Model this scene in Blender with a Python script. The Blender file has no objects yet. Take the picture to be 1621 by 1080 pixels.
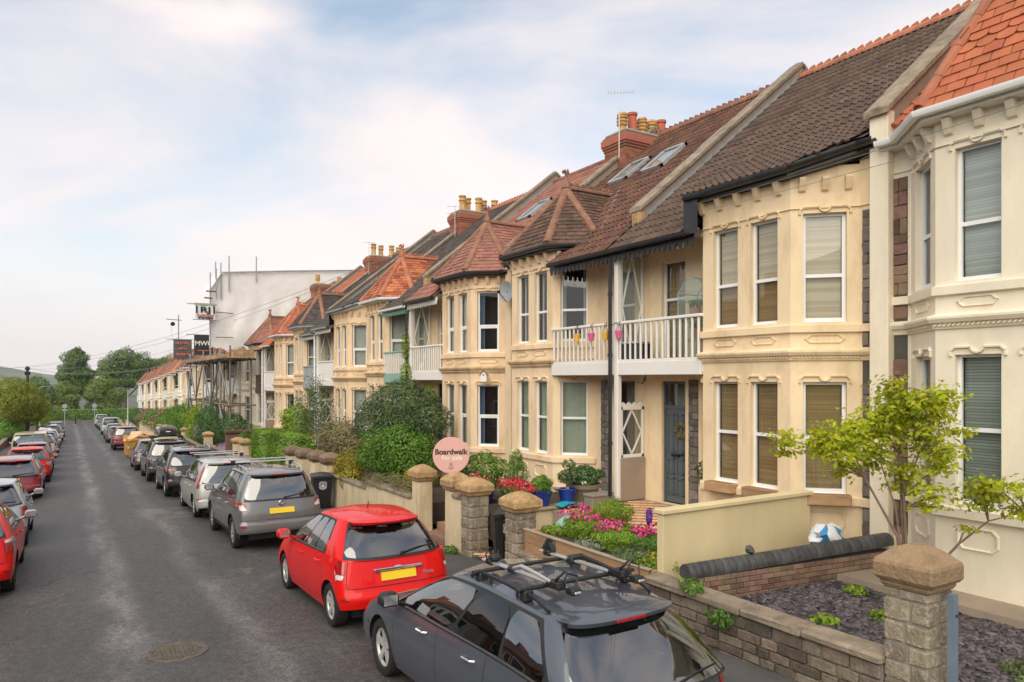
import bpy, bmesh, math, random
import numpy as np
from mathutils import Vector, Matrix
R = math.radians
SC = bpy.context.scene
COL = SC.collection
# ---------------------------------------------------------------- camera
FPX = 1130.0
YAW = math.atan(698 / FPX)
ZC = 3.2
cd = bpy.data.cameras.new('camera'); cam = bpy.data.objects.new('camera', cd); COL.objects.link(cam)
cd.sensor_width = 36; cd.lens = FPX / 1621 * 36; cd.shift_y = 60 / 1621
cd.clip_start = .05; cd.clip_end = 6000
cam.location = (0, 0, ZC); cam.rotation_euler = (R(90), 0, -YAW)
SC.camera = cam
# ---------------------------------------------------------------- sky, sun, exposure
SUN_EL, SUN_AZ = 42, 228      # azimuth clockwise from +y (street direction)
w = bpy.data.worlds.new('World'); SC.world = w; w.use_nodes = True
nt = w.node_tree; N = nt.nodes; N.clear(); K = nt.links.new
out = N.new('ShaderNodeOutputWorld'); bg = N.new('ShaderNodeBackground'); K(bg.outputs[0], out.inputs[0])
sky = N.new('ShaderNodeTexSky'); sky.sky_type = 'NISHITA'; sky.sun_disc = False
sky.sun_elevation = R(SUN_EL); sky.sun_rotation = R(SUN_AZ); sky.air_density = 1.0; sky.dust_density = 1.2
tc = N.new('ShaderNodeTexCoord'); mp = N.new('ShaderNodeMapping'); K(tc.outputs['Generated'], mp.inputs[0])
mp.inputs['Scale'].default_value = (1.0, 1.0, 2.6); mp.inputs['Rotation'].default_value = (0, 0, R(35)); mp.inputs['Location'].default_value = (.0, .0, .0)
n1 = N.new('ShaderNodeTexNoise'); K(mp.outputs[0], n1.inputs[0])
n1.inputs['Scale'].default_value = 1.7; n1.inputs['Detail'].default_value = 7; n1.inputs['Roughness'].default_value = .52; n1.inputs['Distortion'].default_value = .5
cr = N.new('ShaderNodeValToRGB'); K(n1.outputs['Fac'], cr.inputs[0])
cr.color_ramp.elements[0].position = .37; cr.color_ramp.elements[0].color = (.22,)*3 + (1,)
cr.color_ramp.elements[1].position = .64; cr.color_ramp.elements[1].color = (1, 1, 1, 1)
n2 = N.new('ShaderNodeTexNoise'); K(mp.outputs[0], n2.inputs[0]); n2.inputs['Scale'].default_value = 2.3; n2.inputs['Detail'].default_value = 5
cc = N.new('ShaderNodeValToRGB'); K(n2.outputs['Fac'], cc.inputs[0])
cc.color_ramp.elements[0].position = .36; cc.color_ramp.elements[0].color = (4.75, 4.5, 4.52, 1)
cc.color_ramp.elements[1].position = .64; cc.color_ramp.elements[1].color = (5.75, 5.0, 4.85, 1)
mx = N.new('ShaderNodeMix'); mx.data_type = 'RGBA'
sx_ = N.new('ShaderNodeSeparateXYZ'); K(tc.outputs['Generated'], sx_.inputs[0])
hz = N.new('ShaderNodeMapRange'); K(sx_.outputs[2], hz.inputs[0]); hz.inputs[1].default_value = .02; hz.inputs[2].default_value = .42; hz.inputs[3].default_value = .95; hz.inputs[4].default_value = 0; hz.interpolation_type = 'SMOOTHSTEP'      # cloud thickens towards the horizon
hm = N.new('ShaderNodeMath'); hm.operation = 'MAXIMUM'; K(cr.outputs[0], hm.inputs[0]); K(hz.outputs[0], hm.inputs[1])
K(hm.outputs[0], mx.inputs['Factor']); tn = N.new('ShaderNodeMix'); tn.data_type = 'RGBA'; tn.blend_type = 'MULTIPLY'; tn.inputs['Factor'].default_value = 1; K(sky.outputs[0], tn.inputs['A']); tn.inputs['B'].default_value = (.92, 1.1, 1.02, 1); K(tn.outputs['Result'], mx.inputs['A']); hb = N.new('ShaderNodeMath'); hb.operation = 'MULTIPLY_ADD'; hb.inputs[1].default_value = .05; hb.inputs[2].default_value = 1; K(hz.outputs[0], hb.inputs[0])
sc3 = N.new('ShaderNodeVectorMath'); sc3.operation = 'SCALE'; K(cc.outputs[0], sc3.inputs[0]); K(hb.outputs[0], sc3.inputs['Scale']); K(sc3.outputs[0], mx.inputs['B'])
K(mx.outputs['Result'], bg.inputs[0]); bg.inputs[1].default_value = .1
sd = bpy.data.lights.new('sun', 'SUN'); so = bpy.data.objects.new('sun', sd); COL.objects.link(so)
sd.energy = 1.5; sd.angle = R(70); sd.color = (1, .90, .75)
_az, _el = R(SUN_AZ), R(SUN_EL)
sdir = Vector((math.sin(_az) * math.cos(_el), math.cos(_az) * math.cos(_el), math.sin(_el)))
so.rotation_euler = sdir.to_track_quat('Z', 'Y').to_euler(); so.location = (-20, -20, 40)
vs = SC.view_settings; vs.view_transform = 'Standard'; vs.look = 'None'; vs.exposure = 1.0; vs.gamma = 1; vs.use_curve_mapping = False
SC.render.engine = 'CYCLES'
cy = SC.cycles; cy.max_bounces = 6; cy.diffuse_bounces = 3; cy.glossy_bounces = 3; cy.transparent_max_bounces = 10; cy.transmission_bounces = 2
cy.caustics_reflective = False; cy.caustics_refractive = False; cy.use_denoising = True
try: cy.denoiser = 'OPENIMAGEDENOISE'
except Exception: pass
random.seed(7); rng = np.random.default_rng(11)
def U(a, b): return random.uniform(a, b)
# ---------------------------------------------------------------- materials
MATS = {}
def nodes(name):
    m = bpy.data.materials.new(name); m.use_nodes = True
    t = m.node_tree; b = t.nodes['Principled BSDF']; return m, t, b
def mat(name, col, rough=.75, var=.12, scale=3.0, bump=0, bscale=60, metal=0, rand=0, coat=0, streak=0, dirt=None, damt=.5, dscale=1.5, spec=.5, sheen=0, hue=0):
    """Principled with world-position noise for tone, optional per-piece variation, stains (dirt colour) and fine relief."""
    m, t, b = nodes(name); n = t.nodes; k = t.links.new
    geo = n.new('ShaderNodeNewGeometry')
    nz = n.new('ShaderNodeTexNoise'); nz.inputs['Scale'].default_value = scale; nz.inputs['Detail'].default_value = 6; nz.inputs['Roughness'].default_value = .62
    if streak:
        mpn = n.new('ShaderNodeMapping'); mpn.inputs['Scale'].default_value = (1, 1, streak); k(geo.outputs['Position'], mpn.inputs[0]); src = mpn.outputs[0]
    else: src = geo.outputs['Position']
    k(src, nz.inputs['Vector'])
    mr = n.new('ShaderNodeMapRange'); mr.inputs[1].default_value = .3; mr.inputs[2].default_value = .7
    mr.inputs[3].default_value = 1 - var; mr.inputs[4].default_value = 1 + var; k(nz.outputs['Fac'], mr.inputs[0])
    val = mr.outputs[0]
    hs = n.new('ShaderNodeHueSaturation'); hs.inputs['Color'].default_value = (*col, 1)
    if rand or hue:
        oi = n.new('ShaderNodeObjectInfo'); ad = n.new('ShaderNodeMath'); ad.operation = 'ADD'
        k(oi.outputs['Random'], ad.inputs[0]); k(geo.outputs['Random Per Island'], ad.inputs[1])
        fr = n.new('ShaderNodeMath'); fr.operation = 'FRACT'; k(ad.outputs[0], fr.inputs[0])
        if rand:
            r2 = n.new('ShaderNodeMapRange'); r2.inputs[3].default_value = 1 - rand; r2.inputs[4].default_value = 1 + rand; k(fr.outputs[0], r2.inputs[0])
            mu = n.new('ShaderNodeMath'); mu.operation = 'MULTIPLY'; k(val, mu.inputs[0]); k(r2.outputs[0], mu.inputs[1]); val = mu.outputs[0]
        if hue:
            m7 = n.new('ShaderNodeMath'); m7.operation = 'MULTIPLY'; m7.inputs[1].default_value = 7.31; k(fr.outputs[0], m7.inputs[0])
            f7 = n.new('ShaderNodeMath'); f7.operation = 'FRACT'; k(m7.outputs[0], f7.inputs[0])
            r3 = n.new('ShaderNodeMapRange'); r3.inputs[3].default_value = .5 - hue; r3.inputs[4].default_value = .5 + hue; k(f7.outputs[0], r3.inputs[0]); k(r3.outputs[0], hs.inputs['Hue'])
    k(val, hs.inputs['Value']); c = hs.outputs[0]
    if dirt:
        dz = n.new('ShaderNodeTexNoise'); dz.inputs['Scale'].default_value = dscale; dz.inputs['Detail'].default_value = 9; dz.inputs['Roughness'].default_value = .7; k(src, dz.inputs['Vector'])
        dr = n.new('ShaderNodeMapRange'); dr.inputs[1].default_value = .5; dr.inputs[2].default_value = .72; dr.inputs[4].default_value = damt; k(dz.outputs['Fac'], dr.inputs[0])
        mi = n.new('ShaderNodeMix'); mi.data_type = 'RGBA'; k(dr.outputs[0], mi.inputs['Factor']); k(c, mi.inputs['A']); mi.inputs['B'].default_value = (*dirt, 1); c = mi.outputs['Result']
    k(c, b.inputs['Base Color']); b.inputs['Roughness'].default_value = rough; b.inputs['Metallic'].default_value = metal
    b.inputs['Specular IOR Level'].default_value = spec
    if coat: b.inputs['Coat Weight'].default_value = coat; b.inputs['Coat Roughness'].default_value = .03
    if bump:
        bz = n.new('ShaderNodeTexNoise'); bz.inputs['Scale'].default_value = bscale; bz.inputs['Detail'].default_value = 5; k(geo.outputs['Position'], bz.inputs['Vector'])
        bu = n.new('ShaderNodeBump'); bu.inputs['Strength'].default_value = bump; bu.inputs['Distance'].default_value = .02; k(bz.outputs['Fac'], bu.inputs['Height']); k(bu.outputs[0], b.inputs['Normal'])
    MATS[name] = m; return m
def foliage(name, cols, trans=.3, rough=.55):
    m, t, b = nodes(name); n = t.nodes; k = t.links.new
    geo = n.new('ShaderNodeNewGeometry'); r = n.new('ShaderNodeValToRGB'); k(geo.outputs['Random Per Island'], r.inputs[0])
    e = r.color_ramp.elements
    while len(e) < len(cols): e.new(.5)
    for i, c in enumerate(cols): e[i].position = i / (len(cols) - 1); e[i].color = (*c, 1)
    nz = n.new('ShaderNodeTexNoise'); nz.inputs['Scale'].default_value = 1.6; nz.inputs['Detail'].default_value = 3; k(geo.outputs['Position'], nz.inputs['Vector'])
    mr = n.new('ShaderNodeMapRange'); mr.inputs[1].default_value = .3; mr.inputs[2].default_value = .7; mr.inputs[3].default_value = .7; mr.inputs[4].default_value = 1.35; k(nz.outputs['Fac'], mr.inputs[0])
    hs = n.new('ShaderNodeHueSaturation'); k(r.outputs[0], hs.inputs['Color']); k(mr.outputs[0], hs.inputs['Value'])
    k(hs.outputs[0], b.inputs['Base Color']); b.inputs['Roughness'].default_value = rough; b.inputs['Specular IOR Level'].default_value = .35
    tr = n.new('ShaderNodeBsdfTranslucent'); k(hs.outputs[0], tr.inputs[0]); ms = n.new('ShaderNodeMixShader'); ms.inputs[0].default_value = trans
    k(b.outputs[0], ms.inputs[1]); k(tr.outputs[0], ms.inputs[2]); k(ms.outputs[0], n['Material Output'].inputs[0])
    MATS[name] = m; return m
def glass(name, tint=(.55, .6, .58), see=.75, rough=.0, spec=1.0, base=(.01, .012, .012), add=.03):
    """Pane: Fresnel reflection over a tinted see-through sheet."""
    m, t, b = nodes(name); n = t.nodes; k = t.links.new
    tr = n.new('ShaderNodeBsdfTransparent'); tr.inputs[0].default_value = (*tint, 1)
    df = n.new('ShaderNodeBsdfDiffuse'); df.inputs[0].default_value = (*base, 1)
    a = n.new('ShaderNodeMixShader'); a.inputs[0].default_value = see; k(df.outputs[0], a.inputs[1]); k(tr.outputs[0], a.inputs[2])
    gl = n.new('ShaderNodeBsdfGlossy'); gl.inputs['Roughness'].default_value = rough
    fz = n.new('ShaderNodeFresnel'); ge = n.new('ShaderNodeNewGeometry'); im = n.new('ShaderNodeMapRange'); im.inputs[3].default_value = 1.55; im.inputs[4].default_value = 1/1.55; k(ge.outputs['Backfacing'], im.inputs[0]); k(im.outputs[0], fz.inputs[0])
    mu = n.new('ShaderNodeMath'); mu.operation = 'MULTIPLY_ADD'; mu.inputs[1].default_value = spec; mu.inputs[2].default_value = add; mu.use_clamp = True; k(fz.outputs[0], mu.inputs[0])
    ms = n.new('ShaderNodeMixShader'); k(mu.outputs[0], ms.inputs[0]); k(a.outputs[0], ms.inputs[1]); k(gl.outputs[0], ms.inputs[2]); k(ms.outputs[0], n['Material Output'].inputs[0])
    MATS[name] = m; return m
def M(n): return MATS[n]
def lin(r, g, b): return tuple(((c / 255) / 12.92 if c / 255 <= .04045 else ((c / 255 + .055) / 1.055) ** 2.4) for c in (r, g, b))
# ---------------------------------------------------------------- mesh builder
def link(name, data, parent=None, loc=None, label=None, cat=None, group=None, kind=None):
    o = bpy.data.objects.new(name, data); COL.objects.link(o)
    if parent is not None: o.parent = parent
    if loc is not None: o.location = loc
    if label: o['label'] = label
    if cat: o['category'] = cat
    if group: o['group'] = group
    if kind: o['kind'] = kind
    return o
def thing(name, label, cat, loc=(0, 0, 0), rz=0, group=None, pitch=0):
    o = link(name, None, None, loc, label, cat, group); o.rotation_euler = (0, pitch, rz); o.empty_display_size = .2
    return o
def clone(o, parent=None, loc=None, scale=None, rot=None):
    c = o.copy(); COL.objects.link(c); c.parent = parent
    if loc is not None: c.location = loc
    if scale is not None: c.scale = scale
    if rot is not None: c.rotation_euler = rot
    return c
class MB:
    def __init__(s, T=None): s.v = []; s.f = []; s.T = T
    def add(s, vs, fs):
        b = len(s.v); s.v.extend([s.T(*p) for p in vs] if s.T else [tuple(p) for p in vs])
        s.f.extend([tuple(i + b for i in f) for f in fs]); return s
    def quad(s, *p): return s.add(p, [tuple(range(len(p)))])
    def box(s, x0, x1, y0, y1, z0, z1):
        return s.add([(x0,y0,z0),(x1,y0,z0),(x1,y1,z0),(x0,y1,z0),(x0,y0,z1),(x1,y0,z1),(x1,y1,z1),(x0,y1,z1)],
                     [(3,2,1,0),(4,5,6,7),(0,1,5,4),(1,2,6,5),(2,3,7,6),(3,0,4,7)])
    def cbox(s, x0, x1, y0, y1, z0, z1, b=.01, jit=0):
        """box with all edges chamfered by b"""
        cx, cy_, cz = (x0+x1)/2, (y0+y1)/2, (z0+z1)/2; h = ((x1-x0)/2, (y1-y0)/2, (z1-z0)/2); b = min(b, min(h) * .8)
        vs, ix = [], {}
        for sx in (-1, 1):
            for sy in (-1, 1):
                for sz in (-1, 1):
                    for a in range(3):
                        p = [cx + sx*(h[0] - (b if a != 0 else 0)), cy_ + sy*(h[1] - (b if a != 1 else 0)), cz + sz*(h[2] - (b if a != 2 else 0))]
                        if jit: p = [c + U(-jit, jit) for c in p]
                        ix[(sx, sy, sz, a)] = len(vs); vs.append(tuple(p))
        fs = []
        for a in range(3):
            o1, o2 = [(1, 2), (2, 0), (0, 1)][a]
            for sg in (-1, 1):
                def key(s1, s2):
                    q = [0, 0, 0]; q[a] = sg; q[o1] = s1; q[o2] = s2; return ix[(*q, a)]
                f = [key(-1, -1), key(1, -1), key(1, 1), key(-1, 1)]; fs.append(tuple(f if sg > 0 else f[::-1]))
        for a in range(3):      # edges along axis a
            o1, o2 = [(1, 2), (2, 0), (0, 1)][a]
            for s1 in (-1, 1):
                for s2 in (-1, 1):
                    def key2(sa, w):
                        q = [0, 0, 0]; q[a] = sa; q[o1] = s1; q[o2] = s2; return ix[(*q, w)]
                    f = [key2(-1, o1), key2(1, o1), key2(1, o2), key2(-1, o2)]; fs.append(tuple(f if s1*s2 < 0 else f[::-1]))
        for sx in (-1, 1):
            for sy in (-1, 1):
                for sz in (-1, 1):
                    f = [ix[(sx, sy, sz, a)] for a in range(3)]; fs.append(tuple(f if sx*sy*sz > 0 else f[::-1]))
        return s.add(vs, fs)
    def bar(s, p, q, w, h, up=(0, 0, 1)):
        p, q = Vector(p), Vector(q); d = (q - p).normalized(); u = Vector(up)
        a = d.cross(u); a = a.normalized() if a.length > 1e-5 else d.orthogonal().normalized(); u = a.cross(d)
        vs = [tuple(e + a*sx*w/2 + u*sy*h/2) for e in (p, q) for sx, sy in ((-1,-1),(1,-1),(1,1),(-1,1))]
        return s.add(vs, [(0,1,2,3),(7,6,5,4),(0,4,5,1),(1,5,6,2),(2,6,7,3),(3,7,4,0)])
    def prism(s, poly, d):
        n = len(poly); d = Vector(d); b = [tuple(Vector(p) + d) for p in poly]
        return s.add([tuple(p) for p in poly] + b, [tuple(range(n))[::-1], tuple(range(n, 2*n))] + [(i, (i+1) % n, n + (i+1) % n, n + i) for i in range(n)])
    def tube(s, pts, r, n=6, cap=True):
        P = [Vector(p) for p in pts]; rs = r if hasattr(r, '__len__') else [r]*len(P); vs = []; fs = []
        a = None
        for i, p in enumerate(P):
            d = (P[min(i+1, len(P)-1)] - P[max(i-1, 0)]).normalized()
            a = d.orthogonal().normalized() if a is None else (a - d*a.dot(d)).normalized()
            c = d.cross(a)
            for k in range(n):
                t = 2*math.pi*k/n; vs.append(tuple(p + (a*math.cos(t) + c*math.sin(t))*rs[i]))
        for i in range(len(P)-1):
            for k in range(n): fs.append((i*n+k, i*n+(k+1) % n, (i+1)*n+(k+1) % n, (i+1)*n+k))
        if cap: fs += [tuple(range(n))[::-1], tuple(range((len(P)-1)*n, len(P)*n))]
        return s.add(vs, fs)
    def lathe(s, prof, c=(0, 0, 0), n=16, ax='z', a0=0.0, caps=True):
        vs, fs = [], []
        for r, h in prof:
            for k in range(n):
                t = 2*math.pi*k/n + a0; x, y = r*math.cos(t), r*math.sin(t)
                if ax == 'z': p = (x, y, h)
                elif ax == 'y': p = (x, h, -y)
                else: p = (h, x, y)
                vs.append((p[0]+c[0], p[1]+c[1], p[2]+c[2]))
        for i in range(len(prof)-1):
            for k in range(n): fs.append((i*n+k, i*n+(k+1) % n, (i+1)*n+(k+1) % n, (i+1)*n+k))
        if caps: fs += [tuple(range(n))[::-1], tuple(range((len(prof)-1)*n, len(prof)*n))]
        return s.add(vs, fs)
    def sweep(s, path, prof, closed=False):
        """profile (offset to the left of the path, z) carried along a plan path with mitred corners"""
        P = [Vector((p[0], p[1])) for p in path]; n = len(P); m = len(prof); vs, fs = [], []
        for i in range(n):
            def nor(a, b):
                d = (b - a).normalized(); return Vector((-d.y, d.x))
            if closed or 0 < i < n-1:
                n1, n2 = nor(P[i-1], P[i]), nor(P[i], P[(i+1) % n]); b = (n1 + n2); b = b / max(.2, b.length_squared) * 2
            else: b = nor(P[0], P[1]) if i == 0 else nor(P[-2], P[-1])
            for o, z in prof: vs.append((P[i].x + b.x*o, P[i].y + b.y*o, z))
        for i in range(n if closed else n-1):
            j = (i+1) % n
            for k in range(m-1): fs.append((i*m+k, j*m+k, j*m+k+1, i*m+k+1))
        if not closed: fs += [tuple(range(m)), tuple(range((n-1)*m, n*m))[::-1]]
        return s.add(vs, fs)
    def grid(s, rows):
        n, m = len(rows), len(rows[0]); vs = [p for r in rows for p in r]
        return s.add(vs, [(i*m+j, i*m+j+1, (i+1)*m+j+1, (i+1)*m+j) for i in range(n-1) for j in range(m-1)])
    def mesh(s, name, m=None, smooth=False, ang=35, weld=False):
        me = bpy.data.meshes.new(name); me.from_pydata(s.v, [], s.f)
        if weld:
            bm = bmesh.new(); bm.from_mesh(me); bmesh.ops.remove_doubles(bm, verts=bm.verts, dist=2e-4); bmesh.ops.recalc_face_normals(bm, faces=bm.faces); bm.to_mesh(me); bm.free()
        if m is not None: me.materials.append(M(m) if isinstance(m, str) else m)
        if smooth:
            me.polygons.foreach_set('use_smooth', [True]*len(me.polygons))
            me.set_sharp_from_angle(angle=R(ang))
        me.update(); return me
    def build(s, name, m, parent=None, smooth=False, ang=35, weld=False, **kw):
        if not s.v: return None
        return link(name, s.mesh(name, m, smooth, ang, weld), parent, **kw)
def npmesh(name, V, F, m):
    """fast mesh from numpy: V (n,3), F (k,4) quads or (k,3)"""
    me = bpy.data.meshes.new(name); k, c = F.shape
    me.vertices.add(len(V)); me.vertices.foreach_set('co', V.astype(np.float32).ravel())
    me.loops.add(k*c); me.loops.foreach_set('vertex_index', F.astype(np.int32).ravel())
    me.polygons.add(k); me.polygons.foreach_set('loop_start', np.arange(0, k*c, c, dtype=np.int32))
    me.update(calc_edges=True); me.materials.append(M(m)); return me
def leaf_mesh(name, blobs, n, size, m, seed=1, up=.35, wob=.22, thick=.16, aspect=.5, droop=0.0, box=False):
    """n small folded leaves spread through the outer volume of lumpy ellipsoids (or boxes) blobs=(x,y,z,rx,ry,rz)"""
    g = np.random.default_rng(seed); B = np.array(blobs, float)
    w = (B[:, 3]*B[:, 4] + B[:, 4]*B[:, 5] + B[:, 3]*B[:, 5]); w /= w.sum(); bi = g.choice(len(B), n, p=w); b = B[bi]
    d = g.normal(size=(n, 3)); d /= np.linalg.norm(d, axis=1)[:, None]
    ph = (bi*1.7)[:, None]
    lum = np.sin(d[:, 0]*5.1+ph[:, 0])*np.sin(d[:, 1]*4.3+1+ph[:, 0]) + np.sin(d[:, 2]*6.2+2*ph[:, 0])*.7 + np.sin(d[:, 0]*9+d[:, 1]*11+ph[:, 0])*.5
    r = 1 - np.abs(g.normal(size=n))*thick + lum*wob*.5; r = np.clip(r, .25, 1.35)
    dd = d / np.max(np.abs(d), axis=1)[:, None] if box else d
    if box: r = 1 - np.abs(g.normal(size=n))*thick*.6 + lum*wob*.25
    P = b[:, :3] + dd*b[:, 3:6]*r[:, None]
    nn = d + g.normal(size=(n, 3))*.55 + np.array([0, 0, up]); nn /= np.linalg.norm(nn, axis=1)[:, None]
    t = g.normal(size=(n, 3)) + np.array([0, 0, -droop]); t -= nn*(t*nn).sum(1)[:, None]; t /= np.linalg.norm(t, axis=1)[:, None]
    s_ = np.cross(nn, t); L = size*g.uniform(.6, 1.35, n)[:, None]; Wd = L*aspect
    V = np.stack([P - t*L*.5, P + s_*Wd*.5 - t*L*.05 + nn*L*.10, P + t*L*.5 - nn*L*.08, P - s_*Wd*.5 - t*L*.05 + nn*L*.10], 1).reshape(-1, 3)
    F = np.arange(4*n).reshape(n, 4)
    return npmesh(name, V, F, m)
# ---------------------------------------------------------------- material set
def rendermat(name, c, d, amt=.35): return mat(name, c, .85, .10, 1.2, bump=.06, bscale=90, dirt=d, damt=amt, dscale=2.2, streak=.35)
rendermat('render_yellow', (.81, .635, .41), (.46, .31, .16), .5)
rendermat('render_apricot', (.81, .62, .41), (.44, .27, .11), .5)
rendermat('render_ochre', (.80, .595, .385), (.42, .26, .11), .5)
rendermat('render_cream', (.84, .75, .585), (.55, .43, .27), .28)
rendermat('render_pale', (.74, .66, .51), (.5, .42, .3), .35)
rendermat('render_white', (.76, .73, .66), (.5, .46, .38), .35)
rendermat('render_stained', (.62, .45, .26), (.16, .11, .07), .8)
rendermat('render_garden', (.68, .55, .36), (.32, .24, .13), .6)
rendermat('render_box', (.70, .58, .34), (.62, .5, .28), .25)
mat('trim_white', (.80, .77, .72), .45, .05, 3, dirt=(.55, .5, .42), damt=.25)
mat('upvc', (.82, .82, .81), .35, .03, 3)
mat('paint_black', (.02, .02, .022), .4, .2, 5, dirt=(.07, .065, .06), damt=.4)
mat('paint_green', (.24, .42, .33), .5, .1, 4)
mat('paint_grey', (.34, .36, .37), .55, .1, 4, dirt=(.2, .2, .19))
mat('paint_brown', (.10, .045, .03), .6, .15, 4)
mat('door_slate', (.095, .115, .125), .42, .05, 4)
mat('door_teal', (.01, .12, .15), .42, .05, 4)
mat('metal_dark', (.03, .03, .03), .45, .1, 6, metal=.6)
mat('metal_grey', (.42, .43, .43), .45, .1, 6, metal=.8)
mat('galv', (.36, .36, .35), .5, .2, 3, metal=.7, dirt=(.2, .12, .07), damt=.4)
mat('rust_pipe', (.17, .13, .10), .7, .3, 3, dirt=(.25, .13, .06), damt=.6)
mat('lead', (.30, .33, .35), .55, .18, 4, bump=.15, bscale=20, dirt=(.5, .5, .48), damt=.35)
mat('tile_brown', (.094, .058, .040), .85, .2, 3, bump=.25, bscale=60, rand=.24, hue=.008, dirt=(.19, .16, .13), damt=.32, dscale=5)
mat('tile_rust', (.115, .048, .031), .85, .2, 3, bump=.25, bscale=60, rand=.30, hue=.012, dirt=(.22, .2, .09), damt=.35, dscale=4)
mat('tile_turret', (.10, .052, .033), .85, .2, 3, bump=.25, bscale=60, rand=.30, hue=.01, dirt=(.3, .27, .22), damt=.3, dscale=6)
mat('tile_pink', (.29, .125, .09), .8, .15, 3, bump=.2, bscale=60, rand=.2, hue=.01, dirt=(.2, .13, .1), damt=.45, dscale=4)
mat('tile_orange', (.43, .122, .052), .75, .12, 3, bump=.2, bscale=60, rand=.13, hue=.006, dirt=(.3, .1, .05), damt=.35, dscale=5)
mat('tile_mixed', (.40, .12, .05), .8, .2, 3, bump=.2, bscale=60, rand=.5, hue=.014, dirt=(.14, .06, .04), damt=.5, dscale=5)
mat('tile_dark', (.065, .052, .046), .85, .2, 3, bump=.2, bscale=60, rand=.35, hue=.01, dirt=(.2, .17, .14), damt=.4, dscale=5)
mat('ridge_red', (.42, .15, .08), .8, .18, 4, bump=.2, bscale=50, rand=.2, dirt=(.25, .14, .1), damt=.5, dscale=5)
mat('ridge_brown', (.25, .115, .07), .85, .18, 4, bump=.2, bscale=50, rand=.2, dirt=(.4, .33, .25), damt=.35, dscale=6)
mat('coping', (.27, .215, .155), .95, .25, 4, bump=.7, bscale=32, rand=.15, dirt=(.075, .062, .048), damt=.75, dscale=4.5)
mat('stone_grey', (.17, .15, .13), .9, .25, 5, bump=.5, bscale=40, rand=.35, hue=.02, dirt=(.28, .22, .17), damt=.4, dscale=6)
mat('stone_red', (.20, .125, .085), .9, .25, 5, bump=.5, bscale=40, rand=.4, hue=.03, dirt=(.13, .10, .085), damt=.5, dscale=6)
mat('stone_wall', (.165, .13, .098), .95, .3, 6, bump=.9, bscale=28, rand=.45, hue=.022, dirt=(.07, .058, .048), damt=.65, dscale=7)
mat('stone_pier', (.25, .20, .14), .95, .28, 5, bump=.9, bscale=30, rand=.28, hue=.016, dirt=(.52, .48, .42), damt=.75, dscale=16)
mat('stone_cap', (.44, .285, .135), .95, .28, 5, bump=.9, bscale=26, rand=.15, dirt=(.12, .085, .055), damt=.75, dscale=6)
mat('stone_cap_near', (.31, .205, .115), .95, .3, 5, bump=.9, bscale=24, rand=.1, dirt=(.12, .09, .062), damt=.8, dscale=5)
mat('stone_cap_dark', (.20, .135, .085), .92, .22, 4, bump=.5, bscale=36, rand=.15, dirt=(.10, .075, .05), damt=.6, dscale=5)
mat('mortar', (.27, .235, .19), .95, .15, 8, bump=.4, bscale=80)
mat('mortar_dark', (.10, .09, .08), .95, .15, 8, bump=.4, bscale=80)
mat('concrete', (.32, .30, .265), .9, .15, 2, bump=.25, bscale=60, dirt=(.17, .15, .13), damt=.5)
mat('concrete_brown', (.33, .26, .20), .9, .2, 3, bump=.25, bscale=60, dirt=(.2, .15, .1), damt=.5)
mat('bullnose', (.06, .06, .063), .5, .3, 6, bump=.2, bscale=50, rand=.25, dirt=(.17, .16, .14), damt=.3, dscale=7)
mat('timber', (.42, .25, .13), .75, .25, 2.2, bump=.25, bscale=40, rand=.2, streak=6, dirt=(.2, .1, .05), damt=.5, dscale=2)
mat('timber_grey', (.34, .28, .22), .8, .2, 3, bump=.25, bscale=40, streak=5)
mat('timber_pale', (.60, .42, .24), .7, .2, 3, rand=.25, bump=.15, bscale=40)
mat('terracotta', (.46, .16, .075), .7, .12, 4, rand=.18, dirt=(.25, .12, .07), damt=.3)
mat('tile_cream', (.66, .50, .30), .6, .1, 4, rand=.12, dirt=(.4, .28, .17), damt=.3)
mat('soil', (.06, .042, .03), .95, .3, 6, bump=.6, bscale=50)
mat('slate_chip', (.088, .072, .080), .6, .3, 7, rand=.75, hue=.03, spec=.5)
mat('slate_bed', (.04, .035, .036), .9, .3, 9, bump=.8, bscale=60)
mat('plastic_black', (.018, .018, .02), .38, .15, 5, dirt=(.06, .06, .055), damt=.35)
mat('glaze_blue', (.012, .03, .25), .12, .15, 5, coat=.6)
mat('pot_brown', (.20, .155, .11), .7, .15, 5)
mat('pot_stone', (.24, .20, .165), .8, .15, 5, bump=.2)
mat('pot_terra', (.50, .22, .11), .75, .12, 5)
mat('plastic_pink', (.75, .13, .32), .4, .03); mat('plastic_yellow', (.80, .48, .06), .4, .03)
mat('plastic_white', (.75, .77, .8), .5, .06, 6, bump=.3, bscale=12); mat('plastic_blue', (.05, .28, .55), .5, .06, 6)
mat('teal_sheet', (.02, .35, .42), .4, .05)
mat('sign_pink', (.72, .41, .35), .55, .02, 3); mat('ink_black', (.012, .011, .012), .5, .02); mat('ink_white', (.82, .79, .76), .5, .02)
mat('post_blue', (.15, .20, .25), .5, .1, 5, dirt=(.25, .25, .24), damt=.3)
mat('skip_yellow', (.62, .30, .035), .6, .15, 4, dirt=(.25, .13, .06), damt=.5); mat('skip_red', (.45, .05, .02), .6, .1)
mat('brick', (.33, .125, .075), .9, .2, 4, bump=.4, bscale=40, rand=.3, hue=.02, dirt=(.14, .08, .06), damt=.5, dscale=4)
mat('brick_dark', (.15, .075, .055), .9, .2, 4, bump=.4, bscale=40, rand=.35, hue=.02)
mat('pot_buff', (.55, .34, .13), .85, .15, 5, bump=.2, rand=.15, dirt=(.25, .15, .06), damt=.5, dscale=6); mat('pot_red', (.45, .12, .07), .8, .12, 5, rand=.1)
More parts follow.
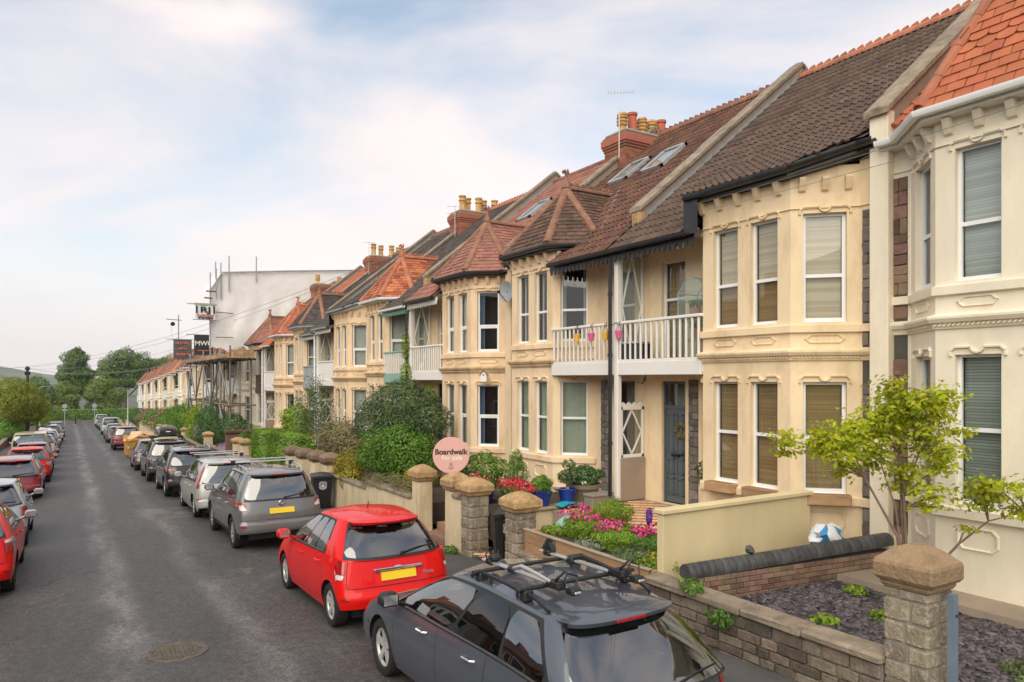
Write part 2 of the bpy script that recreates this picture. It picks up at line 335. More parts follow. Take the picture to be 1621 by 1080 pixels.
mat('tarp', (.80, .78, .75), .6, .06, 1.5, bump=.5, bscale=2.2, dirt=(.5, .48, .45), damt=.4, dscale=.6)
mat('banner_dark', (.035, .033, .038), .6, .1, 3); mat('banner_grey', (.10, .085, .08), .6, .1, 3); mat('banner_white', (.75, .75, .73), .6, .05); mat('banner_green', (.30, .42, .22), .6, .05)
mat('banner_red', (.55, .16, .10), .6, .05); mat('banner_orange', (.75, .25, .08), .6, .05)
mat('iron', (.10, .085, .065), .75, .3, 12, bump=.6, bscale=70, dirt=(.26, .18, .09), damt=.6, dscale=9)
mat('bark', (.16, .115, .085), .9, .3, 6, bump=.6, bscale=30); mat('bark_red', (.19, .125, .095), .8, .25, 8, bump=.3, bscale=30)
mat('pole_wood', (.07, .05, .04), .9, .2, 5); mat('wire', (.22, .22, .23), .6, 0)
mat('pavement', (.085, .08, .078), .85, .2, 1.5, bump=.35, bscale=90, dirt=(.14, .13, .12), damt=.5, dscale=.9)
mat('kerb', (.25, .24, .22), .85, .2, 4, bump=.3, bscale=50, rand=.2)
mat('earth', (.07, .075, .04), .95, .3, .3, bump=.4, bscale=4)
mat('path_brick', (.30, .18, .12), .9, .2, 4, rand=.25, bump=.3, bscale=40)
mat('blind_white', (.66, .63, .57), .7, .05); mat('curtain', (.62, .62, .56), .8, .08, 5); mat('curtain_green', (.48, .53, .42), .8, .08, 5); mat('curtain_blue', (.15, .25, .42), .8, .08, 5)
mat('unlit_room', (.045, .04, .036), .9, .3, 1.4); mat('room_brown', (.17, .10, .06), .9, .35, 2.2)  # near-black sheets behind panes stand in for the darkness of unlit rooms
mat('netting', (.45, .46, .44), .8, .1); mat('flower_red', (.66, .02, .055), .6, .1, rand=.35, hue=.02); mat('flower_pink', (.62, .05, .22), .6, .1, rand=.4, hue=.03); mat('flower_purple', (.16, .05, .36), .6, .1, rand=.3)
mat('flower_lilac', (.42, .28, .40), .7, .1, rand=.3)
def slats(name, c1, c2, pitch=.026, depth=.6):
    """blind: flat sheet, slats drawn as bands darker along their lower edge"""
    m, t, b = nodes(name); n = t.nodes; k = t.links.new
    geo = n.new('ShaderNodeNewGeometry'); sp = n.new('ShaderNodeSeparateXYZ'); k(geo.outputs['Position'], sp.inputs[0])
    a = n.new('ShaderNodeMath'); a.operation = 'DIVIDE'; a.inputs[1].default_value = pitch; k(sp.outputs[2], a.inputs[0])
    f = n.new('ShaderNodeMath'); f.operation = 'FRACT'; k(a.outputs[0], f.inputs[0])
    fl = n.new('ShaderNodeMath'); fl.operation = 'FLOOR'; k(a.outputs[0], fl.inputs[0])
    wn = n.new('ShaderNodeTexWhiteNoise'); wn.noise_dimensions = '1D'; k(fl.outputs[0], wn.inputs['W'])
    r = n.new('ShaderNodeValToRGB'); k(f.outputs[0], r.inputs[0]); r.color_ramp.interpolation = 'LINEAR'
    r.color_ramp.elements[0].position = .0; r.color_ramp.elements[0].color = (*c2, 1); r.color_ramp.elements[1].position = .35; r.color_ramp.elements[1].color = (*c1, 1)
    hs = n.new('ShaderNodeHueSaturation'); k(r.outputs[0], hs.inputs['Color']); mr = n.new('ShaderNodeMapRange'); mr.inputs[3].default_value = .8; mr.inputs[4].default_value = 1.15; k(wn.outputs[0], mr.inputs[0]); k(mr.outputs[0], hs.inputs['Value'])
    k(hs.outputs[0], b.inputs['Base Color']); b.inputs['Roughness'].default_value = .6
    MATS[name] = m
slats('blind_wood', (.50, .33, .155), (.23, .13, .05)); slats('blind_grey', (.40, .45, .42), (.07, .09, .09), .04); slats('blind_sky_reflect', (.62, .66, .62), (.46, .50, .47), .04); slats('blind_pale_reflect', (.76, .62, .42), (.60, .46, .28), .03)
glass('pane', (.84, .87, .86), .9, .0, 1.25); glass('car_glass', (.50, .58, .54), .80, .0, 1.6, add=.20); glass('privacy_glass', (.09, .10, .10), .85, .0, 1.2, add=.03)
glass('clear_sheet', (.86, .92, .90), .88, .12, .9, base=(.6, .65, .63)); glass('lens_clear', (.8, .8, .8), .3, .02, 1.0, base=(.5, .5, .5))
foliage('leaf_acer', [(0.357, 0.462, 0.021), (0.578, 0.609, 0.0315), (0.42, 0.525, 0.0263), (0.609, 0.546, 0.0368)], .55)
foliage('leaf_olive', [(0.0836, 0.139, 0.0466), (0.139, 0.205, 0.0836), (0.112, 0.167, 0.0652), (0.205, 0.26, 0.131)], .25)
foliage('leaf_green', [(0.0744, 0.186, 0.0223), (0.131, 0.278, 0.0335), (0.093, 0.205, 0.0278), (0.242, 0.335, 0.0558)], .3)
foliage('leaf_lime', [(0.186, 0.31, 0.0232), (0.279, 0.403, 0.031), (0.155, 0.264, 0.0186), (0.372, 0.434, 0.0465)], .35)
foliage('leaf_hedge', [(0.131, 0.26, 0.0223), (0.242, 0.391, 0.0335), (0.167, 0.298, 0.0278), (0.354, 0.466, 0.0558)], .3)
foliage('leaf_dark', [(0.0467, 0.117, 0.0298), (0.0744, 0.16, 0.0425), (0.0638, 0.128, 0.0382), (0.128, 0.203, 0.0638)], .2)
foliage('leaf_gold', [(0.36, 0.276, 0.024), (0.432, 0.348, 0.036), (0.216, 0.24, 0.024), (0.48, 0.384, 0.06)], .3)
foliage('leaf_tree', [(0.0906, 0.172, 0.0403), (0.142, 0.231, 0.0605), (0.111, 0.191, 0.0504), (0.202, 0.282, 0.0906)], .25)
foliage('leaf_tree_light', [(0.158, 0.233, 0.0466), (0.223, 0.298, 0.0652), (0.167, 0.242, 0.0558), (0.298, 0.335, 0.0836)], .25)
foliage('leaf_autumn', [(.17, .24, .03), (.26, .30, .04), (.20, .26, .03), (.34, .24, .04)], .35)
foliage('leaf_heath', [(0.186, 0.167, 0.0558), (0.26, 0.205, 0.093), (0.149, 0.186, 0.0558), (0.335, 0.223, 0.149)], .2)
foliage('leaf_grey', [(0.184, 0.23, 0.138), (0.253, 0.299, 0.184), (0.161, 0.196, 0.115), (0.299, 0.322, 0.207)], .2)
foliage('leaf_moss', [(0.132, 0.187, 0.055), (0.198, 0.253, 0.088), (0.154, 0.209, 0.066), (0.242, 0.275, 0.121)], .2)
# car materials
def paint(name, c, metal=.0, rough=.35): return mat(name, c, rough, .02, 2, metal=metal, coat=1.0, spec=.4)
paint('car_red', (.70, .006, .004), 0, .4); paint('car_darkred', (.26, .012, .018), 0.09, .42); paint('car_maroon', (.20, .03, .035), 0.09, .42); paint('car_grey', (.17, .165, .16), 0.32, .42); paint('car_silver', (.50, .49, .46), 0.27, .42)
paint('car_black', (.012, .012, .013)); paint('car_blueblack', (.085, .096, .120), 0.27, .42); paint('car_white', (.72, .71, .69)); paint('car_blue', (.03, .09, .2), 0.18, .42); paint('car_charcoal', (.055, .055, .055), 0.23, .42); paint('car_beige', (.52, .42, .28), 0, .5); paint('car_palegrey', (.40, .42, .42), 0.23, .42)
mat('trim_dark', (.016, .016, .017), .5, .1, 6); mat('rubber', (.014, .014, .014), .8, .15, 8); mat('chrome', (.72, .72, .72), .15, .02, metal=1); mat('alloy', (.55, .55, .54), .4, .05, metal=.35); mat('alloy_dark', (.33, .32, .31), .4, .05, metal=.35)
mat('lamp_red', (.34, .006, .010), .12, .12, 20, coat=1.0); mat('lamp_white', (.66, .64, .62), .15, .1, 30, coat=1.0); mat('lamp_amber', (.75, .25, .02), .2, .05)
mat('plate_yellow', (.86, .60, .02), .4, .02); mat('plate_white', (.75, .75, .73), .4, .02); mat('seat_cloth', (.03, .03, .033), .85, .1, 8); mat('rack_silver', (.62, .62, .61), .35, .04, metal=.7); mat('cabin', (.02, .02, .02), .9, .1)
mat('bedding', (.45, .42, .34), .8, .3, 7, bump=.5, bscale=10)
MATS['car_red'].node_tree.nodes['Principled BSDF'].inputs['Coat Weight'].default_value = .5; MATS['car_red'].node_tree.nodes['Principled BSDF'].inputs['Specular IOR Level'].default_value = .15
# ---------------------------------------------------------------- the setting: terrain, road, pavements
SLOPE = .034
def zr(y):
    if y < 140: return -SLOPE * y
    if y < 158: return -SLOPE * 140 - (1 - ((158 - y) / 18) ** 2) * .3
    return -SLOPE * 140 - .3
PITCH = math.atan(SLOPE)
def asphalt(name, base, tracks=True):
    m, t, b = nodes(name); n = t.nodes; k = t.links.new
    geo = n.new('ShaderNodeNewGeometry'); sp = n.new('ShaderNodeSeparateXYZ'); k(geo.outputs['Position'], sp.inputs[0])
    def noise(s, d, sc=None, r=.6):
        z = n.new('ShaderNodeTexNoise'); z.inputs['Scale'].default_value = s; z.inputs['Detail'].default_value = d; z.inputs['Roughness'].default_value = r
        if sc:
            q = n.new('ShaderNodeMapping'); q.inputs['Scale'].default_value = sc; k(geo.outputs['Position'], q.inputs[0]); k(q.outputs[0], z.inputs['Vector'])
        else: k(geo.outputs['Position'], z.inputs['Vector'])
        return z.outputs['Fac']
    def math_(op, a, b_, c=None):
        q = n.new('ShaderNodeMath'); q.operation = op
        for i, v in enumerate((a, b_, c)):
            if v is None: continue
            if isinstance(v, (int, float)): q.inputs[i].default_value = v
            else: k(v, q.inputs[i])
        return q.outputs[0]
    def mrange(v, a, b_, c, d):
        q = n.new('ShaderNodeMapRange'); q.inputs[1].default_value = a; q.inputs[2].default_value = b_; q.inputs[3].default_value = c; q.inputs[4].default_value = d; q.interpolation_type = 'SMOOTHSTEP'; k(v, q.inputs[0]); return q.outputs[0]
    big = noise(.55, 7, (1, .45, 1)); fine = noise(190, 2); mid = noise(9, 8, None, .85); grit = noise(38, 4, None, .8)
    wob = math_('MULTIPLY_ADD', noise(.35, 3), .8, -.4); xx = math_('ADD', sp.outputs[0], wob)
    tr = None
    for cx_, wd, am in ((.62, .42, 1.0), (2.05, .36, .6)):
        d = math_('ABSOLUTE', math_('SUBTRACT', xx, cx_), 0); v = mrange(d, 0.0, wd, am, 0.0); tr = v if tr is None else math_('MAXIMUM', tr, v)
    trn = math_('MULTIPLY', tr, mrange(noise(1.6, 6, (1, .25, 1), .7), .35, .68, .15, 1.0))
    tone = math_('MULTIPLY', mrange(big, .3, .7, .72, 1.4), mrange(fine, .25, .75, .35, 1.75)); tone = math_('MULTIPLY', tone, mrange(mid, .32, .68, .55, 1.5)); tone = math_('MULTIPLY', tone, mrange(grit, .34, .66, .45, 1.7))
    tone = math_('MULTIPLY', tone, math_('MULTIPLY_ADD', trn, 1.5, 1.0))
    mul = n.new('ShaderNodeVectorMath'); mul.operation = 'SCALE'; mul.inputs[0].default_value = base; k(tone, mul.inputs['Scale'])
    # pale worn repair patches and hairline cracks
    pt = mrange(noise(.42, 8, (1, .55, 1), .72), .585, .63, 0, .8)
    near = mrange(sp.outputs[0], 1.2, 2.0, 0, 1); pt = math_('MULTIPLY', pt, near)
    mi = n.new('ShaderNodeMix'); mi.data_type = 'RGBA'; k(pt, mi.inputs['Factor']); k(mul.outputs[0], mi.inputs['A']); mi.inputs['B'].default_value = (.17, .145, .12, 1)
    vo = n.new('ShaderNodeTexVoronoi'); vo.feature = 'DISTANCE_TO_EDGE'; vo.inputs['Scale'].default_value = .33
    wv = n.new('ShaderNodeVectorMath'); wv.operation = 'MULTIPLY_ADD'; nv = n.new('ShaderNodeTexNoise'); nv.inputs['Scale'].default_value = 1.3; nv.inputs['Detail'].default_value = 6; k(geo.outputs['Position'], nv.inputs['Vector'])
    k(nv.outputs['Color'], wv.inputs[0]); wv.inputs[1].default_value = (1.2, 1.2, 0); k(geo.outputs['Position'], wv.inputs[2]); k(wv.outputs[0], vo.inputs['Vector'])
    ck = math_('MULTIPLY', mrange(vo.outputs['Distance'], .0, .006, .65, 0), mrange(noise(.5, 3), .45, .55, 0, 1))
    m2 = n.new('ShaderNodeMix'); m2.data_type = 'RGBA'; k(ck, m2.inputs['Factor']); k(mi.outputs['Result'], m2.inputs['A']); m2.inputs['B'].default_value = (.015, .014, .013, 1)
    k(m2.outputs['Result'], b.inputs['Base Color'])
    rg = math_('MULTIPLY_ADD', mrange(big, .3, .7, 0, 1), .18, .52); rg = math_('SUBTRACT', rg, math_('MULTIPLY', trn, .16)); k(rg, b.inputs['Roughness']); b.inputs['Specular IOR Level'].default_value = .55
    bu = n.new('ShaderNodeBump'); bu.inputs['Strength'].default_value = .55; bu.inputs['Distance'].default_value = .012; k(fine, bu.inputs['Height']); b2 = n.new('ShaderNodeBump'); b2.inputs['Strength'].default_value = .35; b2.inputs['Distance'].default_value = .02; k(grit, b2.inputs['Height']); k(bu.outputs[0], b2.inputs['Normal']); k(b2.outputs[0], b.inputs['Normal'])
    MATS[name] = m
asphalt('asphalt', (.058, .0545, .0515))
YS = [-30 + 6*i for i in range(29)] + [141, 144, 147, 150, 153, 156, 158]
XK0, XK1 = -2.75, 5.05         # kerb faces
XW0, XW1 = -4.5, 6.62          # garden wall lines
def strip(name, m, x0, x1, dz0, dz1, ys=YS, kind='structure', camber=False):
    b = MB(); xs = [x0 + (x1 - x0)*i/6 for i in range(7)] if camber else [x0, x1]
    b.grid([[(x, y, zr(y) + dz0 + (dz1 - dz0)*(x - x0)/(x1 - x0) + (.07*(1 - ((x - (x0+x1)/2)/((x1-x0)/2))**2) if camber else 0)) for x in xs] for y in ys])
    return b.build(name, m, kind=kind, smooth=True)
strip('road', 'asphalt', XK0, XK1, -.0, -.0, camber=True)
b = MB(); b.grid([[(x, y, zr(158) - .004*0) for x in (-80, -2.75, 5.05, 90)] for y in (158, 163)]); b.build('cross_road', 'asphalt', kind='structure')
strip('pavement', 'pavement', XK1 + .14, XW1 + .1, .11, .13, [y for y in YS if y < 157])
strip('pavement', 'pavement', XW0 - .1, XK0 - .14, .13, .11, [y for y in YS if y < 157])
b = MB(); b.grid([[(x, y, zr(160) + .1) for x in (-80, 90)] for y in (163, 165.2)]); b.build('pavement', 'pavement', kind='structure')
def kerb(x0, x1):
    root = link('kerb', None, kind='structure'); me = MB().cbox(x0, x1, 0, .905, -.2, .118, .018).mesh('kerb_stone', 'kerb')
    y = 2.0
    while y < 155:
        if y < 60: o = link('kerb_stone', me, root, (0, y, zr(y))); o.rotation_euler = (-PITCH, 0, 0); y += .915
        else:
            bb = MB(); bb.grid([[(x0, q, zr(q) + .118), (x1, q, zr(q) + .118), (x1 if x0 < 0 else x0, q, zr(q) - .1)] if x0 < 0 else [(x1, q, zr(q) + .118), (x0, q, zr(q) + .118), (x0, q, zr(q) - .1)] for q in [60, 100, 140, 146, 152, 157]]); bb.build('kerb_run', 'kerb', root); break
kerb(XK1, XK1 + .145); kerb(XK0 - .145, XK0)
# land under and beyond the street: falls into a valley past the hedge
b = MB(); gx = [-3000, -1200, -500, -200, -80, -30, -12, -4.6, 0, 6.7, 14, 30, 90, 200, 500, 1200, 3000]
gy = [-400, -100, -30, 0, 30, 60, 90, 120, 140, 158, 166, 200, 300, 500, 900, 1500, 2200, 3200]
def zg(x, y):
    z = zr(y) - .35
    if y > 166: z = zr(160) - .1 - 30*(1 - math.exp(-(y - 166)/420))
    if y < -30: z = zr(-30) - .3
    return z
b.grid([[(x, y, zg(x, y)) for x in gx] for y in gy]); b.build('ground', 'earth', kind='structure')
# far hill with woods and fields
m, t, pb = nodes('hillside'); n_ = t.nodes; k_ = t.links.new; geo_ = n_.new('ShaderNodeNewGeometry')
nz_ = n_.new('ShaderNodeTexNoise'); nz_.inputs['Scale'].default_value = .012; nz_.inputs['Detail'].default_value = 8; k_(geo_.outputs['Position'], nz_.inputs['Vector'])
r_ = n_.new('ShaderNodeValToRGB'); k_(nz_.outputs['Fac'], r_.inputs[0]); r_.color_ramp.elements[0].position = .42; r_.color_ramp.elements[0].color = (.03, .055, .02, 1); r_.color_ramp.elements[1].position = .58; r_.color_ramp.elements[1].color = (.12, .15, .06, 1); k_(r_.outputs[0], pb.inputs['Base Color']); pb.inputs['Roughness'].default_value = .9; MATS['hillside'] = m
b = MB(); rows = []
for j in range(13):
    y = 1700 + j*110; row = []
    for i in range(61):
        x = -1500 + i*40; cr_ = max(0.0, 1 - abs(x + 620)/640)**.8; rise = math.sin(min(1, j/9)*math.pi/2)
        row.append((x, y, -32 + (34 + 92*cr_)*rise + random.uniform(-1, 1)*2.2*rise + 3*math.sin(x*.021)*rise))
    rows.append(row)
b.grid(rows); b.build('far_hill', 'hillside', smooth=True, ang=180, kind='structure')
# drain cover
b = MB(); b.lathe([(.36, 0), (.36, .012), (.30, .016), (.29, .008), (0.001, .008)], n=28); t_ = thing('manhole_cover', 'round rusty iron manhole cover set in the road', 'manhole cover', (1.15, 9.94, zr(9.94) + .072)); o = b.build('frame_ring', 'iron', t_, smooth=True)
b = MB()
for i in range(-5, 6):
    for j in range(-5, 6):
        if i*i + j*j < 26: b.cbox(i*.052 - .02, i*.052 + .02, j*.052 - .02, j*.052 + .02, .008, .017, .004)
b.build('raised_pattern', 'iron', t_)
# ---------------------------------------------------------------- terraced houses
XM, XF, WID = 10.7, .735, 5.46          # main wall plane (world x), bay projection, frontage
Au = .41; Bu = Au + XF; Cu = Bu + 1.89; Du = Cu + XF
UNIT_STONES = []
for i in range(5):
    q = MB(); q.cbox(-.5, .5, -.5, .5, -.5, .5, .10, jit=.045); UNIT_STONES.append(q.mesh('stone', 'stone_grey'))
def stone_mesh(m):
    key = 'st_' + m
    if key not in STC:
        STC[key] = []
        for i in range(5):
            q = MB(); q.cbox(-.5, .5, -.5, .5, -.5, .5, .10, jit=.045); STC[key].append(q.mesh('stone', m))
    return random.choice(STC[key])
STC = {}
def stones(parent, f, u0, u1, z0, z1, m, ch=(.12, .2), cw=(.18, .36), depth=.06, axis_rot=0.0, mort=.012, lim=300, name='stone'):
    """coursed rough stones as single pieces; f(u, z) -> local centre of the stone's face, depth is along local axis after axis_rot"""
    z = z0; k = 0
    while z < z1 - .03:
        h = min(U(*ch), z1 - z)
        if z1 - z - h < .07: h = z1 - z
        u = u0
        while u < u1 - .02:
            wd = min(U(*cw), u1 - u)
            if u1 - u - wd < .09: wd = u1 - u
            o = link(name, stone_mesh(m), parent, f(u + wd/2, z + h/2)); o.scale = (wd - mort, depth*U(.85, 1.15), h - mort); o.rotation_euler = (0, 0, axis_rot); k += 1
            u += wd
        z += h
def tile_mesh(kind, w_, l_, m):
    """one roof tile: local x across, y up the slope, z out of the roof; its foot lies 2-3 cm proud of the course below"""
    q = MB()
    if kind == 'roman': prof = [(0, .03), (.08, .04), (.16, .03), (.22, .006), (.44, .002), (.52, .03), (.60, .04), (.68, .03), (.74, .006), (.93, .002), (1.0, .012)]
    elif kind == 'pan': prof = [(0, .02), (.12, .042), (.26, .04), (.38, .02), (.6, .0), (.85, .0), (1, .012)]
    else: prof = [(0.01, 0.004), (.5, .006), (.99, .004)]
    t_ = .026 if kind != 'plain' else .02
    top0 = [((a - .5)*w_, -l_*.5, h + t_) for a, h in prof]; top1 = [((a - .5)*w_, l_*.5, h*.9 + .002) for a, h in prof]; low = [((a - .5)*w_, -l_*.5, max(0, h - .012)) for a, h in prof]
    if kind == 'scallop':
        top0 = [((a - .5)*w_, -l_*.5 + (1 - math.sqrt(max(0, 1 - (2*a - 1)**2)))*l_*.38, .024) for a in (0.01, .12, .3, .5, .7, .88, .99)]; top1 = [((a - .5)*w_, l_*.5, .002) for a in (0.01, .12, .3, .5, .7, .88, .99)]; low = [(p[0], p[1], 0) for p in top0]
    q.grid([top1, top0, low]); return q.mesh('tile', m, smooth=(kind in ('roman', 'pan')), ang=50)
def inside(p, poly):
    c = False; j = len(poly) - 1
    for i in range(len(poly)):
        a, b_ = poly[i], poly[j]
        if (a[1] > p[1]) != (b_[1] > p[1]) and p[0] < (b_[0] - a[0])*(p[1] - a[1])/(b_[1] - a[1]) + a[0]: c = not c
        j = i
    return c
def lay_tiles(root, roof, planes, lim=300, m='tile_brown'):
    """planes: list of (polygon of local 3D points with the eave edge first, kind, tile width, gauge, scallop rows). The largest-looking become single tiles, the rest one part."""
    spots = []
    for poly, kind, tw, ga, scal, *wp in planes:
        P = [Vector(p) for p in poly]; ex = (P[1] - P[0]).normalized(); nn = None
        nn = Vector((0, 0, 0))
        for i_ in range(len(P)): nn += P[i_].cross(P[(i_+1) % len(P)])
        ex = ex - nn.normalized()*ex.dot(nn.normalized()); ex.normalize(); nn.normalize()
        if nn.z < 0: nn = -nn; ex = -ex
        ey = nn.cross(ex)
        Q = [((p - P[0]).dot(ex), (p - P[0]).dot(ey)) for p in P]; x0 = min(a for a, _ in Q); x1 = max(a for a, _ in Q); y0 = min(b_ for _, b_ in Q); y1 = max(b_ for _, b_ in Q)
        j = 0; y = y0 + ga*.42
        while y < y1:
            off = (j % 2)*.5*tw if kind == 'plain' else 0
            x = x0 + tw*.5 - off
            while x < x1 + tw*.4:
                hit = sum(inside((x + a*tw, y + b_*ga), Q) for a, b_ in ((0, 0), (-.36, 0), (.36, 0), (0, .3), (0, -.3)))
                if hit >= 3:
                    k2 = 'scallop' if (scal and j in scal) else kind
                    c_ = P[0] + ex*x + ey*y + nn*.012
                    fx, fy, fn = ex, ey, nn
                    if wp:
                        W_ = lambda p: p - Vector((0, 0, wp[0](p)))
                        fx = (W_(c_ + ex*.1) - W_(c_ - ex*.1)).normalized(); fy = (W_(c_ + ey*.1) - W_(c_ - ey*.1)); fn = fx.cross(fy).normalized(); fy = fn.cross(fx); c_ = W_(c_)
                    spots.append((c_, fx, fy, fn, k2, tw, ga))
                x += tw
            y += ga; j += 1
    loc = Vector(root.location); cam_ = Vector((0, 0, ZC))
    spots.sort(key=lambda s: (s[0] + loc - cam_).length)
    meshes = {}; rest = []
    for i, (c, ex, ey, nn, kind, tw, ga) in enumerate(spots):
        key = (kind, tw, ga)
        if key not in meshes: meshes[key] = tile_mesh(kind, tw*(.985 if kind in ('plain', 'scallop') else 1.0), ga*1.16, m)
        a = R(random.gauss(0, .35)); sk = nn*random.gauss(0, .0025)
        ex2 = ex*math.cos(a) + ey*math.sin(a); ey2 = nn.cross(ex2)
        mt_ = Matrix(((ex2.x, ey2.x, nn.x, c.x + sk.x), (ex2.y, ey2.y, nn.y, c.y + sk.y), (ex2.z, ey2.z, nn.z, c.z + sk.z), (0, 0, 0, 1)))
        if i < lim:
            o = link('tile', meshes[key], roof); o.matrix_local = mt_
        else: rest.append((meshes[key], mt_))
    if rest:
        V, F, sm, base = [], [], [], 0
        cache = {}
        for me, mt_ in rest:
            if me.name not in cache: cache[me.name] = (np.array([v.co for v in me.vertices]), [tuple(p.vertices) for p in me.polygons])
            v, f = cache[me.name]; A = np.array(mt_)
            V.append(v @ A[:3, :3].T + A[:3, 3]); F.append(np.array(f) + base); base += len(v)
        o = link('roof_tiles', npmesh('roof_tiles', np.concatenate(V), np.concatenate(F), m), roof, kind='stuff')
def panel(mb, a, b_, z0, z1, holes, rev=.11):
    """wall face from plan point a to b_ with window openings (s0, s1, za, zb) and their reveals"""
    a, b_ = Vector(a), Vector(b_); L = (b_ - a).length; d = (b_ - a)/L; nrm = Vector((-d.y, d.x))
    pt = lambda s_, z, o=0: (a.x + d.x*s_ + nrm.x*o, a.y + d.y*s_ + nrm.y*o, z)
    xs = sorted({0, L, *[h[0] for h in holes], *[h[1] for h in holes]}); zs = sorted({z0, z1, *[h[2] for h in holes], *[h[3] for h in holes]})
    for i in range(len(xs)-1):
        for j in range(len(zs)-1):
            cx_, cz = (xs[i]+xs[i+1])/2, (zs[j]+zs[j+1])/2
            if any(h[0] < cx_ < h[1] and h[2] < cz < h[3] for h in holes): continue
            mb.quad(pt(xs[i], zs[j]), pt(xs[i+1], zs[j]), pt(xs[i+1], zs[j+1]), pt(xs[i], zs[j+1]))
    for s0, s1, za, zb in holes:
        for p, q in (((s0, za), (s1, za)), ((s1, za), (s1, zb)), ((s1, zb), (s0, zb)), ((s0, zb), (s0, za))):
            mb.quad(pt(*p), pt(*q), pt(*q, -rev), pt(*p, -rev))
    return pt
def window(T, root, pt, s0, s1, z0, z1, frame='upvc', split=.5, cover='curtain', fw=.05, back=.10, sash=False, simple=False, vents=False):
    f = MB(T); o = -back
    def bar_(sa, sb, za, zb, oo=0, dp=.045):
        f.add([pt(sa, za, o+oo), pt(sb, za, o+oo), pt(sb, zb, o+oo), pt(sa, zb, o+oo), pt(sa, za, o+oo-dp), pt(sb, za, o+oo-dp), pt(sb, zb, o+oo-dp), pt(sa, zb, o+oo-dp)],
              [(0,1,2,3),(7,6,5,4),(0,4,5,1),(1,5,6,2),(2,6,7,3),(3,7,4,0)])
    bar_(s0, s0+fw, z0, z1, .012); bar_(s1-fw, s1, z0, z1, .012); bar_(s0+fw, s1-fw, z0, z0+fw*1.3, .012); bar_(s0+fw, s1-fw, z1-fw*.8, z1, .012)
    zm = z0 + (z1 - z0)*split
    if split: bar_(s0+fw, s1-fw, zm-.028, zm+.028, .006)
    if sash: bar_(s0+fw, s0+fw+.025, z0+fw, zm-.028, .0); bar_(s1-fw-.025, s1-fw, z0+fw, zm-.028, .0); bar_(s0+fw, s1-fw, zm-.075, zm-.028, -.004)
    if vents: bar_(s0+fw, s1-fw, z1-.36, z1-.31, .006)
    bar_(s0-.02, s1+.02, z0-.03, z0+.002, .05, .07)
    wn = f.build('window', frame, root)
    p = MB(T); p.quad(pt(s0+fw*.6, z0+fw*.6, o-.02), pt(s1-fw*.6, z0+fw*.6, o-.02), pt(s1-fw*.6, z1-fw*.4, o-.02), pt(s0+fw*.6, z1-fw*.4, o-.02)); p.build('pane', 'pane', wn)
    if simple: cover = cover if cover != 'split' else 'curtain'
    def sheet(name, m, sa, sb, za, zb, oo, wavy=0):
        c = MB(T); nseg = 1 if not wavy else max(4, int((sb-sa)/.05)); rows = []
        for i in range(nseg+1):
            s_ = sa + (sb-sa)*i/nseg; w_ = oo + (wavy*math.sin(i*1.9) if wavy else 0); rows.append([pt(s_, za, w_), pt(s_, zb, w_)])
        c.grid(rows); c.build(name, m, wn, smooth=bool(wavy))
    if cover in ('blind_wood', 'blind_grey', 'blind_pale_reflect', 'blind_white', 'blind_sky_reflect'): sheet('blind', cover, s0+fw, s1-fw, z0+fw, z1-.02, o-.075)
    elif cover == 'wood_reflect': sheet('blind', 'blind_wood', s0+fw, s1-fw, z0+fw, zm+.02, o-.075); sheet('blind', 'blind_pale_reflect', s0+fw, s1-fw, zm+.02, z1-.02, o-.07)  # pale upper half is painted in for the reflection in the top sash
    elif cover in ('curtain', 'curtain_green', 'netting'): sheet('curtain', cover, s0, s1, z0, z1, o-.12, .012)
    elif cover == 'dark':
        sheet('curtain', 'curtain', s0, s0+(s1-s0)*.16, z0, z1, o-.16, .02); sheet('curtain', 'curtain', s1-(s1-s0)*.2, s1, z0, z1, o-.16, .02); sheet('unlit_room', 'unlit_room', s0-.1, s1+.1, z0-.1, z1+.1, o-.7)
    elif cover == 'blue': sheet('curtain', 'curtain_blue', s1-(s1-s0)*.25, s1, z0, z1, o-.16, .02); sheet('unlit_room', 'unlit_room', s0-.1, s1+.1, z0-.1, z1+.1, o-.6)
    else: sheet('unlit_room', 'unlit_room', s0-.1, s1+.1, z0-.1, z1+.1, o-.5)
    return wn
def hood(T, root, pt, s0, s1, z, m, simple=False):
    """raised label moulding over a window head: ears, a level run and a dropped bowl in the middle"""
    w_ = s1 - s0; c = (s0 + s1)/2; r = min(.085, w_*.14); e = .05; q = MB(T)
    P = [(s0-e, z-.02), (s0-e, z+.05), (s0-e+.06, z+.10)]
    P += [(c-r-.015, z+.10)] + [(c - r*math.cos(a), z + .10 - r*.95*math.sin(a)) for a in (0, .55, 1.1, 1.57, 2.04, 2.6, 3.14)] + [(c+r+.015, z+.10), (s1+e-.06, z+.10), (s1+e, z+.05), (s1+e, z-.02)]
    for i in range(len(P)-1):
        (a, za), (b_, zb) = P[i], P[i+1]; d = Vector((b_-a, zb-za)).normalized(); n = Vector((-d.y, d.x))*.02; o = .035
        vs = []
        for oo in (0, o):
            k = 1 if oo == 0 else .55
            vs += [pt(a - n.x*k, za - n.y*k, oo), pt(b_ - n.x*k, zb - n.y*k, oo), pt(b_ + n.x*k, zb + n.y*k, oo), pt(a + n.x*k, za + n.y*k, oo)]
        q.add(vs, [(4,5,6,7),(0,1,5,4),(1,2,6,5),(2,3,7,6),(3,0,4,7)])
    q.build('hood_moulding', m, root)
